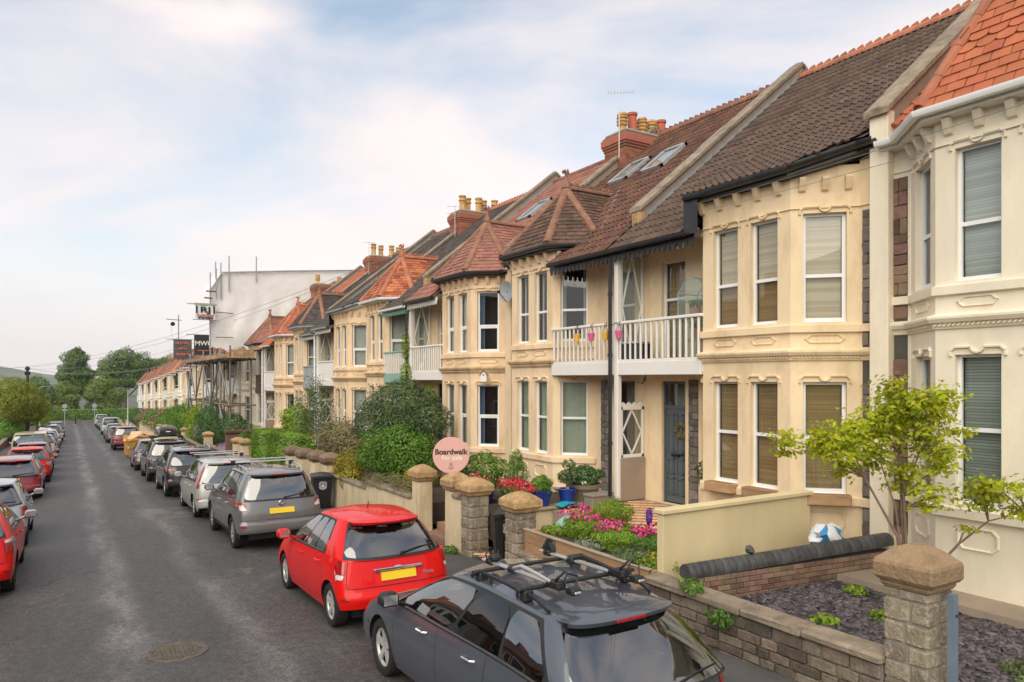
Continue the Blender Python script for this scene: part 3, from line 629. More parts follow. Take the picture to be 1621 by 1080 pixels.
def octo(T, root, pt, s0, s1, z0, z1, m):
    """raised octagonal panel moulding"""
    q = MB(T); k = .07
    P = [(s0+k, z0), (s1-k, z0), (s1, z0+k), (s1, z1-k), (s1-k, z1), (s0+k, z1), (s0, z1-k), (s0, z0+k)]; cx_, cz = (s0+s1)/2, (z0+z1)/2
    def ring(sc, o): return [pt(cx_ + (a-cx_)*sc, cz + (b_-cz)*sc, o) for a, b_ in P]
    rr = [ring(1.0, .0), ring(.96, .024), ring(.88, .024), ring(.82, .0)]
    vs = [p for r_ in rr for p in r_]; q.add(vs, [(i*8+j, i*8+(j+1) % 8, (i+1)*8+(j+1) % 8, (i+1)*8+j) for i in range(3) for j in range(8)])
    q.build('panel_moulding', m, root)
def scallop_board(mb, p0, p1, ztop, depth, pitch=.145):
    """board with a row of rounded drops along its foot, from plan point p0 to p1"""
    p0, p1 = Vector(p0), Vector(p1); L = (p1-p0).length; d = (p1-p0)/L; n = max(1, round(L/pitch)); w_ = L/n; nr = Vector((-d.y, d.x))*.022
    for i in range(n):
        pts = [(0, 0), (0, -depth*.5), (.16, -depth*.56), (.24, -depth*.86), (.5, -depth), (.76, -depth*.86), (.84, -depth*.56), (1, -depth*.5), (1, 0)]
        poly = [(p0.x + d.x*(i+a)*w_, p0.y + d.y*(i+a)*w_, ztop + z) for a, z in pts]; mb.prism(poly, (nr.x, nr.y, 0))
def finial(T, root, c, m):
    q = MB(T); x, y, z = c
    q.lathe([(.13, -.06), (.12, .05), (.07, .12), (.055, .2)], (x, y, z), 8); q.tube([(x, y, z+.18), (x, y-.02, z+.30), (x, y+.05, z+.40), (x, y+.10, z+.37), (x, y+.10, z+.31)], [.055, .05, .045, .035, .02], 6); q.tube([(x, y, z+.3), (x, y-.07, z+.36), (x, y-.05, z+.45)], [.05, .04, .02], 6)
    q.build('finial', m, root, smooth=True)
def ridge_run(T, root, a, b_, m, name='ridge_tile', crest=False, r=.12, step=.42):
    a, b_ = Vector(a), Vector(b_); L = (b_-a).length; n = max(1, round(L/step)); d = (b_-a)/L
    for i in range(n):
        p, q_ = a + d*(L*i/n + .004), a + d*(L*(i+1)/n - .004); s_ = d.cross(Vector((0, 0, 1))); s_ = s_.normalized(); u = s_.cross(d); q = MB(T); rows = []
        for e in (p, q_): rows.append([tuple(e + s_*r*math.cos(t)*1.05 + u*(r*math.sin(t)*.8 - .035)) for t in (-.25, .35, 1.0, 1.57, 2.14, 2.79, 3.39)])
        q.grid(rows); q.add(rows[0], [tuple(range(7))]); q.add(rows[1], [tuple(range(7))])
        if crest:
            for k in range(2):
                c0 = p + d*(L/n*(k + .08)/2) + u*r*.66; q.prism([tuple(c0 - s_*.02), tuple(c0 + d*L/n*.46 - s_*.02), tuple(c0 + d*L/n*.40 + u*.045 - s_*.02), tuple(c0 + d*L/n*.10 + u*.085 - s_*.02)], tuple(s_*.04))
        q.build(name, m, root, smooth=False)
def clamp_(a): return max(0.0, min(1.0, a))
def roofz(v): return 5.52 + .8*(.75 - v)
def house(y0, sg, zf, label, wall='render_yellow', roofm='tile_brown', bay='hip', turm='tile_turret', ridgem='ridge_red', gut='paint_black', det=3, covers=('curtain',)*6, trim=None,
          valance='paint_black', rail='trim_white', door='door_slate', stone='stone_grey', parapet=(1, 1), chimney=0, stonecol=True, own_porch=True, crest=True, porch_strip=(.1, .37), door_u=(.44, 1.13), tk='roman', sash=False, vents=False, railkind='bars', apex=7.62, lim=300, skylights=(), porch_slab=True, gsill=.77, pilm='render_apricot', lifts=(.34, .34)):
    T = lambda u, v, z: (-v, sg*u, z); trim = trim or wall
    root = thing('terraced_house', label, 'house', (XM, y0, zf), group='terraced houses with bay windows')
    faces = [('flat', (0, 0), (Au, 0)), ('cant', (Au, 0), (Bu, XF)), ('front', (Bu, XF), (Cu, XF)), ('side', (Cu, XF), (Du, 0)), ('main', (Du, 0), (WID, 0))]
    gz, fz = (gsill, 2.57), (3.54, 5.30); wb = MB(T); cant = (.19, .85); fr = ((.25, .81), (1.08, 1.64)); pts = {}
    for nm, a, b_ in faces:
        holes = []
        if nm in ('cant', 'side'): holes = [(*cant, *gz), (*cant, *fz)]
        elif nm == 'front': holes = [(*s_, *zz) for s_ in fr for zz in (gz, fz)]
        elif nm == 'main': holes = [(*door_u, .0, 2.57), (*door_u, 2.98, 5.1)]
        pts[nm] = panel(wb, a, b_, -1.4, {'flat': 6.12, 'main': 6.0}.get(nm, 5.95) + (0 if bay == 'hip' else {'flat': .3, 'cant': .1}.get(nm, 0)), holes)
    wb.quad((0, -9, -1), (0, 0, -1), (0, 0, 6.1), (0, -5.25, 10.2)); wb.quad((WID, -9, -1), (WID, 0, -1), (WID, 0, 6.1), (WID, -5.25, 10.2)); wb.quad((0, -9, -1), (WID, -9, -1), (WID, -9, 6.5), (0, -9, 6.5))
    wl = wb.build('wall', wall, root)
    fl = MB(T); fl.quad((0, 0, 2.86), (Au, 0, 2.86), (Bu, XF, 2.86), (Cu, XF, 2.86), (Du, 0, 2.86), (WID, 0, 2.86), (WID, -9, 2.86), (0, -9, 2.86)); fl.build('upper_floor', 'unlit_room', root)
    ring = [(0, 0), (Au, 0), (Bu, XF), (Cu, XF), (Du, 0)]
    # bands: sill courses, first-floor cornice with its rope moulding, eaves string
    def band(name, z0, z1, pr, prof=None, path=ring):
        q = MB(T); q.sweep(path, prof or [(-.02, z0), (pr, z0 + .015), (pr, z1 - .02), (-.02, z1)]); q.build(name, trim, root)
    band('sill_band', gsill - .19, gsill - .035, .055); band('sill_band', 3.36, 3.505, .055); band('string_course', 5.36, 5.40, .028)
    q = MB(T); q.sweep(ring, [(-.02, 2.90), (.03, 2.92), (.05, 2.99), (.09, 3.0), (.12, 3.05), (.12, 3.08), (-.02, 3.13)]); q.build('cornice', 'render_stained' if wall in ('render_ochre', 'render_apricot') and det >= 2 else trim, root)
    if det >= 2:
        q = MB(T)
        for i in range(1, 4):
            a, b_ = Vector(ring[i]), Vector(ring[i+1]); L = (b_-a).length; d = (b_-a)/L; n = Vector((-d.y, d.x))
            for k in range(int(L/.06)):
                c = a + d*(.03 + k*.06) + n*.05; q.bar((c.x - d.x*.02, c.y - d.y*.02, 2.955), (c.x + d.x*.02, c.y + d.y*.02, 2.985), .03, .022)
        q.build('rope_moulding', trim, root, kind='stuff')
    for fi, (nm, hs) in enumerate((('cant', (cant,)), ('front', fr), ('side', (cant,)))):
        for s0, s1 in hs:
            for k, (z0, z1) in enumerate((gz, fz)):
                cv = covers[(0 if nm == 'front' else 1) + 2*k] if nm != 'side' else covers[2*k]
                window(T, root, pts[nm], s0, s1, z0, z1, 'upvc', .5 if k == 0 else .43, cv, sash=sash, vents=vents and k == 1, fw=.055 if nm == 'cant' else .045, simple=det < 2)
                if det >= 2: hood(T, root, pts[nm], s0, s1, z1, trim)
            if det >= 2: octo(T, root, pts[nm], s0 + .02, s1 - .02, 3.14+.06, 3.33, trim); octo(T, root, pts[nm], s0 + .02, s1 - .02, gsill - .58, gsill - .28, trim)
    # door, fanlight and the room over the porch
    pm = pts['main']
    dq = MB(T); d0, d1 = door_u; o = -.09
    def slab(q, sa, sb, za, zb, oo, dp=.04): q.add([pm(sa, za, oo), pm(sb, za, oo), pm(sb, zb, oo), pm(sa, zb, oo), pm(sa, za, oo-dp), pm(sb, za, oo-dp), pm(sb, zb, oo-dp), pm(sa, zb, oo-dp)], [(0,1,2,3),(7,6,5,4),(0,4,5,1),(1,5,6,2),(2,6,7,3),(3,7,4,0)])
    slab(dq, d0+.05, d1-.05, 0.03, 2.0, o)
    for a, b_ in ((.12, .32), (.39, .59)):
        for za, zb in ((.18, .55), (.62, .95), (1.08, 1.88)):
            sa, sb = d0 + a*(d1-d0)/.69, d0 + b_*(d1-d0)/.69
            slab(dq, sa, sb, za, za+.03, o+.02, .03); slab(dq, sa, sb, zb-.03, zb, o+.02, .03); slab(dq, sa, sa+.025, za, zb, o+.02, .03); slab(dq, sb-.025, sb, za, zb, o+.02, .03); slab(dq, sa+.05, sb-.05, za+.06, zb-.06, o+.012, .03)
    dr = dq.build('door', door, root)
    hq = MB(T); c = pm(d0 + .12, 1.02, o + .05); hq.lathe([(.03, 0), (.035, .03), (.02, .045)], c, 8); slab(hq, (d0+d1)/2-.12, (d0+d1)/2+.12, .99, 1.05, o+.03); hq.build('handle', 'metal_dark', dr)
    fq = MB(T); slab(fq, d0, d0+.05, 0, 2.57, o+.03, .08); slab(fq, d1-.05, d1, 0, 2.57, o+.03, .08); slab(fq, d0+.05, d1-.05, 2.0, 2.06, o+.03, .08); slab(fq, d0+.05, d1-.05, 2.52, 2.57, o+.03, .08); df = fq.build('door_frame', door if det > 2 else 'trim_white', root)
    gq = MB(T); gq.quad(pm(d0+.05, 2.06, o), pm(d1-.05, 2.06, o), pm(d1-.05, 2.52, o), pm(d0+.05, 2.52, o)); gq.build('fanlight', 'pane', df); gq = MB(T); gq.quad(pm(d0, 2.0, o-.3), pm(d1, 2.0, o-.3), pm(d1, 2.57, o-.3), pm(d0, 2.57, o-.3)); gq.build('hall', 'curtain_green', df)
    window(T, root, pm, d0, d1, 2.98, 5.1, 'upvc', .62, covers[4])
    if stonecol and det >= 2:
        rot = -sg*math.pi/2
        sq_ = MB(T); sq_.quad((.06, .004, -.1), (.36, .004, -.1), (.36, .004, 5.3), (.06, .004, 5.3)); sq_.build('mortar_bed', 'mortar_dark', wl); sq_ = MB(T); sq_.quad((Du + porch_strip[0], .004, 0), (Du + porch_strip[1], .004, 0), (Du + porch_strip[1], .004, 2.6), (Du + porch_strip[0], .004, 2.6)); sq_.build('mortar_bed', 'mortar_dark', wl)
        f0 = lambda u, z: T(u, .0, z)
        for za, zb in ((-.1, .57), (.76, 2.55), (3.15, 3.35), (3.52, 5.3)): stones(wl, f0, .06, .36, za, zb, stone, (.13, .24), (.14, .30), .05, math.pi/2)
        stones(wl, f0, Du + porch_strip[0], Du + porch_strip[1], 0, 2.6, stone, (.11, .2), (.1, .27), .05, math.pi/2)
    # eaves: brackets, soffit, gutter
    ez = 5.85 if bay == 'hip' else 6.0
    TG = T if bay == 'hip' else (lambda u, v, z: T(u, v, z + .32*clamp_((Bu - .1 - u)/(Bu - .1 - Au + .13))))
    eav = [(.02, 0.0), (Au, 0), (Bu, XF), (Cu, XF), (Du, 0)] if bay == 'hip' else [(.02, 0.0), (Au, 0), (Bu, XF), (Cu + .2, XF)]
    q = MB(TG); q.sweep(eav, [(0, ez-.14), (.2, ez-.13), (.2, ez-.02), (0, ez-.01)]); q.build('soffit_board', 'trim_white' if gut != 'paint_black' else 'paint_black', root)
    q = MB(TG); q.sweep(eav, [(.2, ez), (.205, ez-.05), (.235, ez-.085), (.275, ez-.095), (.315, ez-.08), (.335, ez-.04), (.335, ez), (.322, ez), (.318, ez-.035), (.275, ez-.075), (.23, ez-.06), (.214, ez)]); g_ = q.build('gutter', gut, root, smooth=True)
    if det >= 2:
        for i in range(1, len(eav)-1):
            a, b_ = Vector(eav[i]), Vector(eav[i+1]); L = (b_-a).length; d = (b_-a)/L; n = Vector((-d.y, d.x)); k_n = 5 if i == 2 else 3
            for k in range(k_n):
                c = a + d*(L*(k+.5)/k_n); br = MB(T); P = lambda oo, z, s_: (c.x + n.x*oo + d.x*s_, c.y + n.y*oo + d.y*s_, z)
                br.prism([P(0, ez-.36, -.05), P(.05, ez-.34, -.05), (P(.1, ez-.24, -.05)), P(.13, ez-.17, -.05), P(.13, ez-.14, -.05), P(0, ez-.14, -.05)], (d.x*.1, d.y*.1, 0)); br.build('bracket', trim, root)
    # roof
    rf = MB(T)
    rf.quad((0, 0.02, roofz(.02)), (Du+.1, .02, roofz(.02)), (WID, .02, roofz(.02)), (WID, -5.25, roofz(-5.25)), (0, -5.25, roofz(-5.25)))
    rf.quad((Cu+.15, .95, roofz(.95)), (WID, .95, roofz(.95)), (WID, .02, roofz(.02)), (Cu+.15, .02, roofz(.02)))
    rf.quad((0, -5.25, roofz(-5.25)), (WID, -5.25, roofz(-5.25)), (WID, -10.4, 6.4), (0, -10.4, 6.4))
    rf.quad((Cu+.15, .95, roofz(.95)-.03), (WID, .95, roofz(.95)-.03), (WID, 0, roofz(0)-.1), (Cu+.15, 0, roofz(0)-.1))
    uc = (Bu + Cu)/2; e = .26; k2 = e*math.tan(R(22.5)); zt = ez + .01; pl = []; hips = []
    tw, ga = (.30, .33) if tk != 'plain' else (.21, .15)
    pl.append(([T(0, .02, roofz(.02)), T(WID, .02, roofz(.02)), T(WID, -5.25, roofz(-5.25)), T(0, -5.25, roofz(-5.25))], tk, tw, ga, None))
    pl.append(([T(Cu+.2, .97, roofz(.97)), T(WID, .97, roofz(.97)), T(WID, .06, roofz(.06)), T(Cu+.2, .06, roofz(.06))], tk, tw, ga, None))
    if bay == 'hip':
        A_, B_, C_, D_ = (Au - k2 - e*.7 + .1, -.06, zt), (Bu - k2, XF + e, zt), (Cu + k2, XF + e, zt), (Du + e*.7 + k2 - .1, -.06, zt)
        ap, rr = (uc, -.35, apex), (uc, -(apex - 5.52)/.8 + .75 - .35, apex)
        A2, D2 = (A_[0], -3.0, zt), (D_[0], -3.0, zt)
        for poly in ((A_, B_, ap), (B_, C_, ap), (C_, D_, ap), (D_, D2, rr, ap), (A2, A_, ap, rr)): rf.quad(*poly)
        for poly in ((A_, B_, ap), (B_, C_, ap), (C_, D_, ap)): pl.append(([T(*p) for p in poly], 'plain', .235, .155, {5, 6, 10, 11} if turm == 'tile_orange' else None))
        vy = .75 - (zt - 5.52)/.8
        pl.append(([T(*p) for p in (D_, (D_[0], min(D_[1]-.02, vy), zt), rr, ap)], 'plain', .235, .155, None)); pl.append(([T(*p) for p in ((A_[0], min(A_[1]-.02, vy), zt), A_, ap, rr)], 'plain', .235, .155, {5, 6, 10, 11} if turm == 'tile_orange' else None))
        hips = [(A_, ap), (B_, ap), (C_, ap), (D_, ap)]
    else:
        A_, B_, C_ = (.16, .30, zt), (Bu - k2, XF + e, zt), (Cu + .24, XF + e, zt)
        T1, T2 = (0, -1.3, roofz(-1.3) + .02), (C_[0], -1.3, roofz(-1.3) + .02); slp = (T1[2] - zt)/(B_[1] + 1.3); zA = zt + slp*(B_[1] - A_[1])
        A_ = (A_[0], A_[1], zA); K_ = (Au - .13, .30, zA); rf.quad(A_, K_, B_, T1); rf.quad(B_, C_, T2, T1)
        pl.append(([T(*p) for p in (B_, C_, T2, T1, K_, A_)], tk, tw, ga, None)); pl[0] = ([T(0, -1.27, roofz(-1.27)), T(WID, -1.27, roofz(-1.27)), T(WID, -5.25, roofz(-5.25)), T(0, -5.25, roofz(-5.25))], tk, tw, ga, None)
        pl[1] = ([T(C_[0]+.05, .97, roofz(.97)), T(WID, .97, roofz(.97)), T(WID, -1.25, roofz(-1.25)), T(C_[0]+.05, -1.25, roofz(-1.25))], tk, tw, ga, None)
        q = MB(T); q.quad((C_[0]+.01, .96, roofz(.96)-.02), (C_[0]+.01, .96, zt+.02), (C_[0]+.01, -1.3, roofz(-1.3)+.05), (C_[0]+.01, -1.3, roofz(-1.3))); q.quad((Cu-.1, .985, zt), (C_[0]+.01, .985, zt), (C_[0]+.01, .985, roofz(.97)-.05), (Cu-.1, .985, roofz(.97)-.05)); q.build('lead_cheek', 'paint_black', root)
    rfo = rf.build('roof', roofm, root)
    if det >= 2:
        if bay == 'hip':
            lay_tiles(root, rfo, pl[:2] + [], lim=lim//2, m=roofm); lay_tiles(root, rfo, pl[2:], lim=lim - lim//2, m=turm)
        else: lay_tiles(root, rfo, pl, lim=lim, m=roofm)
    elif bay == 'hip':
        q = MB(T)
        for p, *_ in pl[2:]: q.T = None; q.quad(*[(a, b_, c + .03) for a, b_, c in p])
        q.build('turret_roof', turm, rfo)
    for a, b_ in hips: ridge_run(T, rfo, (a[0], a[1], a[2] + .05), (b_[0], b_[1], b_[2] + .05), ridgem, 'hip_tile', r=.10, step=.45 if det >= 2 else 4)
    if bay == 'hip':
        ridge_run(T, rfo, (ap[0], ap[1], ap[2] + .04), (rr[0], rr[1], rr[2] + .04), ridgem, crest=crest and det >= 2, step=.42 if det >= 2 else 4)
        finial(T, rfo, (ap[0], ap[1], ap[2] + .08), ridgem)
        vq = MB(T); vq.quad((D_[0]+.02, .14, roofz(.14)+.05), (D_[0]+.18, .14, roofz(.14)+.05), (rr[0]+.16, rr[1]+.05, roofz(rr[1]+.05)+.05), (rr[0], rr[1]+.05, roofz(rr[1]+.05)+.06)); vq.build('valley_lead', 'lead', rfo)
    ridge_run(T, rfo, (0.15, -5.25, 10.36), (WID - .15, -5.25, 10.36), ridgem, crest=crest and det >= 2, r=.15, step=.42 if det >= 2 else 5)
    for (u, v) in skylights:
        z = roofz(v) + .05; s_ = Vector((0, -1, .8)).normalized(); n = Vector((0, .8, 1)).normalized(); wv = .42; h = .62; q = MB(T)
        def P(a, b_, o_): return (u + a, v + s_.y*b_ + n.y*o_, z + s_.z*b_ + n.z*o_)
        for (a0, a1, b0, b1) in ((-wv, wv, -h, -h+.1), (-wv, wv, h-.1, h), (-wv, -wv+.09, -h, h), (wv-.09, wv, -h, h)):
            q.add([P(a0, b0, 0), P(a1, b0, 0), P(a1, b1, 0), P(a0, b1, 0), P(a0, b0, .1), P(a1, b0, .1), P(a1, b1, .1), P(a0, b1, .1)], [(3,2,1,0),(4,5,6,7),(0,1,5,4),(1,2,6,5),(2,3,7,6),(3,0,4,7)])
        sk = q.build('skylight', 'paint_grey', rfo); q = MB(T); q.quad(P(-wv+.07, -h+.08, .07), P(wv-.07, -h+.08, .07), P(wv-.07, h-.08, .07), P(-wv+.07, h-.08, .07)); q.build('pane', 'pane', sk); q = MB(T); q.quad(P(-wv+.05, -h+.05, .03), P(wv-.05, -h+.05, .03), P(wv-.05, h-.05, .03), P(-wv+.05, h-.05, .03)); q.build('blind', 'blind_white', sk)
    # party-wall parapets with coping stones
    for side, on in enumerate(parapet):
        if not on: continue
        u = 0 if side == 0 else WID; q = MB(T); vs_ = [.14, -5.25, -9]; lift = lifts[side]
        tp = lambda v: (roofz(v) if v >= -5.25 else roofz(-5.25) - .8*(-5.25 - v)) + lift
        for s_ in (-.14, .14): q.quad((u+s_, .14, 5.4), (u+s_, .14, tp(.14)), (u+s_, -5.25, tp(-5.25)), (u+s_, -9, tp(-9)), (u+s_, -9, 5.4))
        q.quad((u-.14, .14, 5.4), (u+.14, .14, 5.4), (u+.14, .14, tp(.14)), (u-.14, .14, tp(.14))); pw = q.build('party_wall', 'concrete_brown', root)
        fl_ = MB(T)
        for k in range(13):     # stepped lead flashing against the roof
            v = .0 - k*.4
            for s_ in (-.15, .15): fl_.quad((u+s_, v, roofz(v)), (u+s_, v-.38, roofz(v-.38)), (u+s_, v-.38, roofz(v-.38)+.16), (u+s_, v, roofz(v)+.16 - .02))
        fl_.build('flashing', 'lead', pw)
        n = 9 if det >= 2 else 1
        for k in range(n):
            va, vb = .24 - k*(5.5/n), .24 - (k+1)*(5.5/n) + .012; q = MB(T)
            q.add([(u+s_, v, tp(v) + h) for v in (va, vb) for s_, h in ((-.2, 0), (-.2, .085), (0, .12), (.2, .085), (.2, 0))], [(0,1,2,3,4), (9,8,7,6,5)] + [(i, i+5, (i+1) % 5+5, (i+1) % 5) for i in range(5)]); q.build('coping_stone', 'coping', pw)
        q = MB(T); q.add([(u+s_, v, tp(v) + h) for v in (-5.3, -9) for s_, h in ((-.2, 0), (-.2, .085), (0, .12), (.2, .085), (.2, 0))], [(0,1,2,3,4), (9,8,7,6,5)] + [(i, i+5, (i+1) % 5+5, (i+1) % 5) for i in range(5)]); q.build('coping_stone', 'coping', pw)
        q = MB(T); q.cbox(u-.15, u+.15, .10, .22, tp(.14)-.75, tp(.14)-.005, .02); q.build('kneeler', 'stone_cap', pw) if side else (MB(T).cbox(-.15, .15, -.02, .17, -1.2, tp(.14)-.004, .015).build('pilaster', pilm, root))
    # chimney
    if chimney:
        v0, v1 = -6.0, -3.75; zt_ = 10.4; q = MB(T); hw = .5
        q.box(-hw, hw, v0, v1, 7.0, zt_ - .5)
        for k, (o_, za, zb) in enumerate(((.03, -.5, -.42), (.06, -.42, -.34), (.09, -.34, -.12), (.05, -.12, -.05))): q.cbox(-hw-o_, hw+o_, v0-o_, v1+o_, zt_+za, zt_+zb, .008)
        ch = q.build('chimney', 'brick', root)
        if det >= 2:      # brick courses, proud of the joints
            q = MB(T)
            for r_ in range(int((zt_ - .5 - 8.4)/.085)):
                z = 8.4 + r_*.085
                for side in (-1, 1):
                    k = -(r_ % 2)*.12
                    while k < v1 - v0 - .05:
                        a, b_ = max(v0, v0+k), min(v1, v0+k+.225)
                        if b_ - a > .04: q.quad((side*(hw+.008), a+.006, z), (side*(hw+.008), b_-.006, z), (side*(hw+.008), b_-.006, z+.072), (side*(hw+.008), a+.006, z+.072))
                        k += .235
                for k in range(4): q.quad((-hw+.03+k*.238, v1+.008, z), (-hw+.03+k*.238+.225, v1+.008, z), (-hw+.03+k*.238+.225, v1+.008, z+.072), (-hw+.03+k*.238, v1+.008, z+.072))
            q.build('bricks', 'brick', ch, kind='stuff')
        q = MB(T); q.cbox(-hw-.02, hw+.02, v0, v1, zt_-.05, zt_+.06, .04); q.build('flaunching', 'concrete', ch)
        kinds = {1: 'lrllr', 2: 'bbbbb', 3: 'bbbb', 4: 'll'}[chimney]
        for k, kd in enumerate(kinds):
            v = v1 - .3 - k*(v1 - v0 - .6)/max(1, len(kinds)-1); du = (.14 if k % 2 else -.14) if chimney != 1 else 0; q = MB(T)
            if kd == 'r': pr = [(.15, 0), (.14, .62), (.17, .64), (.17, .72), (.12, .73)]
            elif kd == 'l': pr = [(.16, 0), (.12, .1), (.12, .22), (.17, .26), (.18, .3), (.14, .32), (.14, .35), (.18, .37), (.18, .41), (.14, .43), (.14, .46), (.18, .48), (.18, .52), (.14, .54), (.17, .58), (.15, .64), (.08, .66)]
            else: pr = [(.17, 0), (.14, .1), (.13, .42), (.17, .45), (.17, .5), (.13, .52), (.14, .6), (.17, .63), (.17, .68), (.1, .7)]
            q.lathe(pr, (du, v, zt_ + .05), 10); q.build('chimney_pot', 'pot_red' if kd == 'r' else 'pot_buff', ch, smooth=True, ang=30)
    # porch: balcony slab, railing, valance; the pair's shared post and lattice screens belong to one house
    sl = MB(T); sl.prism([(Cu, XF, 2.76), (WID, XF, 2.76), (WID, 0, 2.76), (Du, 0, 2.76)], (0, 0, .14)); sl.build('balcony_floor', 'trim_white', root)
    fz0 = MB(T); fz0.cbox(Cu + .01, WID, XF - .01, XF + .05, 2.70, 2.98, .01); fz0.build('fascia', rail, root)
    rl = MB(T); rl.cbox(Cu, WID, XF - .02, XF + .06, 3.78, 3.84, .012); rl.cbox(Cu, WID, XF, XF + .035, 2.98, 3.03, .006); ro = rl.build('railing', rail, root)
    if railkind == 'bars':
        nb = 15; bm = MB(); bm.cbox(-.022, .022, -.022, .022, 0, .75, .008); bme = bm.mesh('baluster', 'trim_white' if rail == 'paint_green' else rail)
        for k in range(nb): link('baluster', bme, ro, T(Cu + .09 + k*(WID - Cu - .2)/(nb-1), XF + .018, 3.03))
    else:
        nb = 16
        for k in range(nb):
            q = MB(T); a = Cu + .04 + k*(WID - Cu - .08)/nb; q.cbox(a, a + (WID-Cu-.08)/nb - .006, XF, XF+.025, 3.0, 3.78, .004); q.build('board', rail, ro)
    if valance:
        vq = MB(T); scallop_board(vq, (Cu + .08, XF + .13), (WID, XF + .13), roofz(.95) - .03, .24); vq.build('valance', valance, root)
    gq = MB(T); gp = [(Cu + .18, .95), (WID, .95)]; zq = roofz(.95) + .0
    gq.sweep(gp, [(.0, zq+.01), (.005, zq-.06), (.04, zq-.085), (.08, zq-.085), (.11, zq-.06), (.12, zq), (.105, zq), (.1, zq-.05), (.06, zq-.07), (.02, zq-.05)]); gq.build('gutter', gut, root, smooth=True)
    cl = MB(T); cl.quad((Cu, XF+.1, 5.42), (WID, XF+.1, 5.42), (WID, 0, 5.45), (Du, 0, 5.45)); cl.build('balcony_ceiling', 'trim_white', root)
    pf = MB(T); pf.prism([(Cu, XF, -.05), (WID, XF, -.05), (WID, 0, -.05), (Du, 0, -.05)], (0, 0, .05)); pf.build('porch_floor', 'concrete', root) if porch_slab else None
    if own_porch:
        ps = MB(T); ps.cbox(WID - .06, WID + .06, XF - .06, XF + .06, 0, 5.42, .012); ps.build('porch_post', 'trim_white', root)
        dp = MB(T); dp.tube([(WID + .1, XF + .13, 5.4), (WID + .1, XF + .13, .1)], .042, 8)
        for z in (1.2, 2.4, 3.1, 4.4): dp.tube([(WID + .1, XF + .13, z), (WID + .1, XF + .13, z + .07)], .055, 8)
        dp.build('downpipe', gut if gut != 'paint_grey' else 'upvc', root, smooth=True)
        for z0, z1, gm in ((2.98, 5.35, 'FF'), (.92, 2.02, 'GF')):
            q = MB(T); v0, v1 = .02, XF - .06
            for (a, b_, c, d_) in ((v0, v0+.06, z0, z1), (v1-.06, v1, z0, z1), (v0, v1, z1-.07, z1), (v0, v1, z0, z0+.07)): q.cbox(WID-.03, WID+.03, a, b_, c, d_, .005)
            vm, zm = (v0+v1)/2, (z0+z1)/2
            zb, zt2 = (z0 + .07, z1 - .07)
            for p, r_ in (((v0+.06, zm), (vm, zt2)), ((vm, zt2), (v1-.06, zm)), ((v1-.06, zm), (vm, zb)), ((vm, zb), (v0+.06, zm))): q.bar((WID, p[0], p[1]), (WID, r_[0], r_[1]), .03, .035)
            if gm == 'GF':
                for k in range(4):
                    a = v0 + k*(v1-v0)/4; q.prism([(WID-.015, a, z1), (WID-.015, a+.16, z1), (WID-.015, a+.15, z1+.05), (WID-.015, a+.08, z1+.1), (WID-.015, a+.01, z1+.05)], (.03, 0, 0))
            sc_ = q.build('lattice_screen', 'trim_white', root)
            q = MB(T); q.box(WID-.006, WID+.006, v0+.03, v1-.03, z0+.03, z1-.03); q.build('pane', 'clear_sheet' if gm == 'FF' else 'pane', sc_)
        q = MB(T); q.cbox(WID-.07, WID+.07, 0.01, XF - .02, 0, .92, .01); q.build('screen_wall', 'concrete_brown', root)
    return root, T, pts
def hy(i): return 6.36 + i*5.46
Y_ = lambda k: hy(k)
HS = {}
HS['E'] = house(6.36, -1, .95, 'cream house with orange scalloped tile roof and white gutter, nearest on the right', 'render_cream', 'tile_orange', 'hip', 'tile_orange', 'ridge_red', 'upvc', 3, ('blind_grey', 'blind_grey', 'blind_sky_reflect', 'blind_sky_reflect', 'dark', 'dark'), parapet=(0, 0), own_porch=False, valance=None, stone='stone_red', apex=8.6, gsill=.60)  # upper blinds coloured paler to include sky reflected in the panes
HS['D'] = house(6.36, 1, .58, 'yellow house with brown pantile roof, wooden blinds and slate blue front door', 'render_yellow', 'tile_brown', 'plain', 'tile_brown', 'ridge_red', 'paint_black', 3, ('blind_wood', 'blind_wood', 'wood_reflect', 'blind_pale_reflect', 'blind_wood', 'dark'), stone='stone_grey', porch_strip=(.08, .34), porch_slab=False, pilm='render_cream', lifts=(.72, .34))
HS['C'] = house(17.28, -1, .58, 'apricot house with skylights, a brown turret roof and pink and yellow pots on its rail', 'render_apricot', 'tile_rust', 'hip', 'tile_turret', 'ridge_brown', 'paint_black', 3, ('curtain_green', 'curtain_green', 'dark', 'dark', 'unlit_room', 'dark'), own_porch=False, parapet=(0, 0), porch_strip=(.22, .55), door_u=(.68, 1.4), skylights=((1.55, -3.0), (2.95, -3.0), (5.0, -3.1)), apex=7.6)
HS['B'] = house(17.28, 1, .46, 'apricot house with pinkish turret roof, teal front door and small birdhouse on its bay', 'render_ochre', 'tile_pink', 'hip', 'tile_pink', 'ridge_brown', 'paint_black', 3, ('dark', 'blue', 'curtain', 'blue', 'curtain', 'dark'), chimney=1, valance='trim_white', door='door_teal', crest=False, sash=True, vents=False, skylights=((3.4, -3.0),), lifts=(.46, .36), lim=300)
HS['A'] = house(28.2, -1, .36, 'ochre house with mixed orange turret roof and green balcony rail', 'render_ochre', 'tile_dark', 'hip', 'tile_mixed', 'ridge_red', 'upvc', 2, ('curtain', 'curtain_green', 'curtain', 'curtain_green', 'curtain_green', 'dark'), valance='paint_green', rail='paint_green', own_porch=False, parapet=(0, 0), sash=True, lim=300)
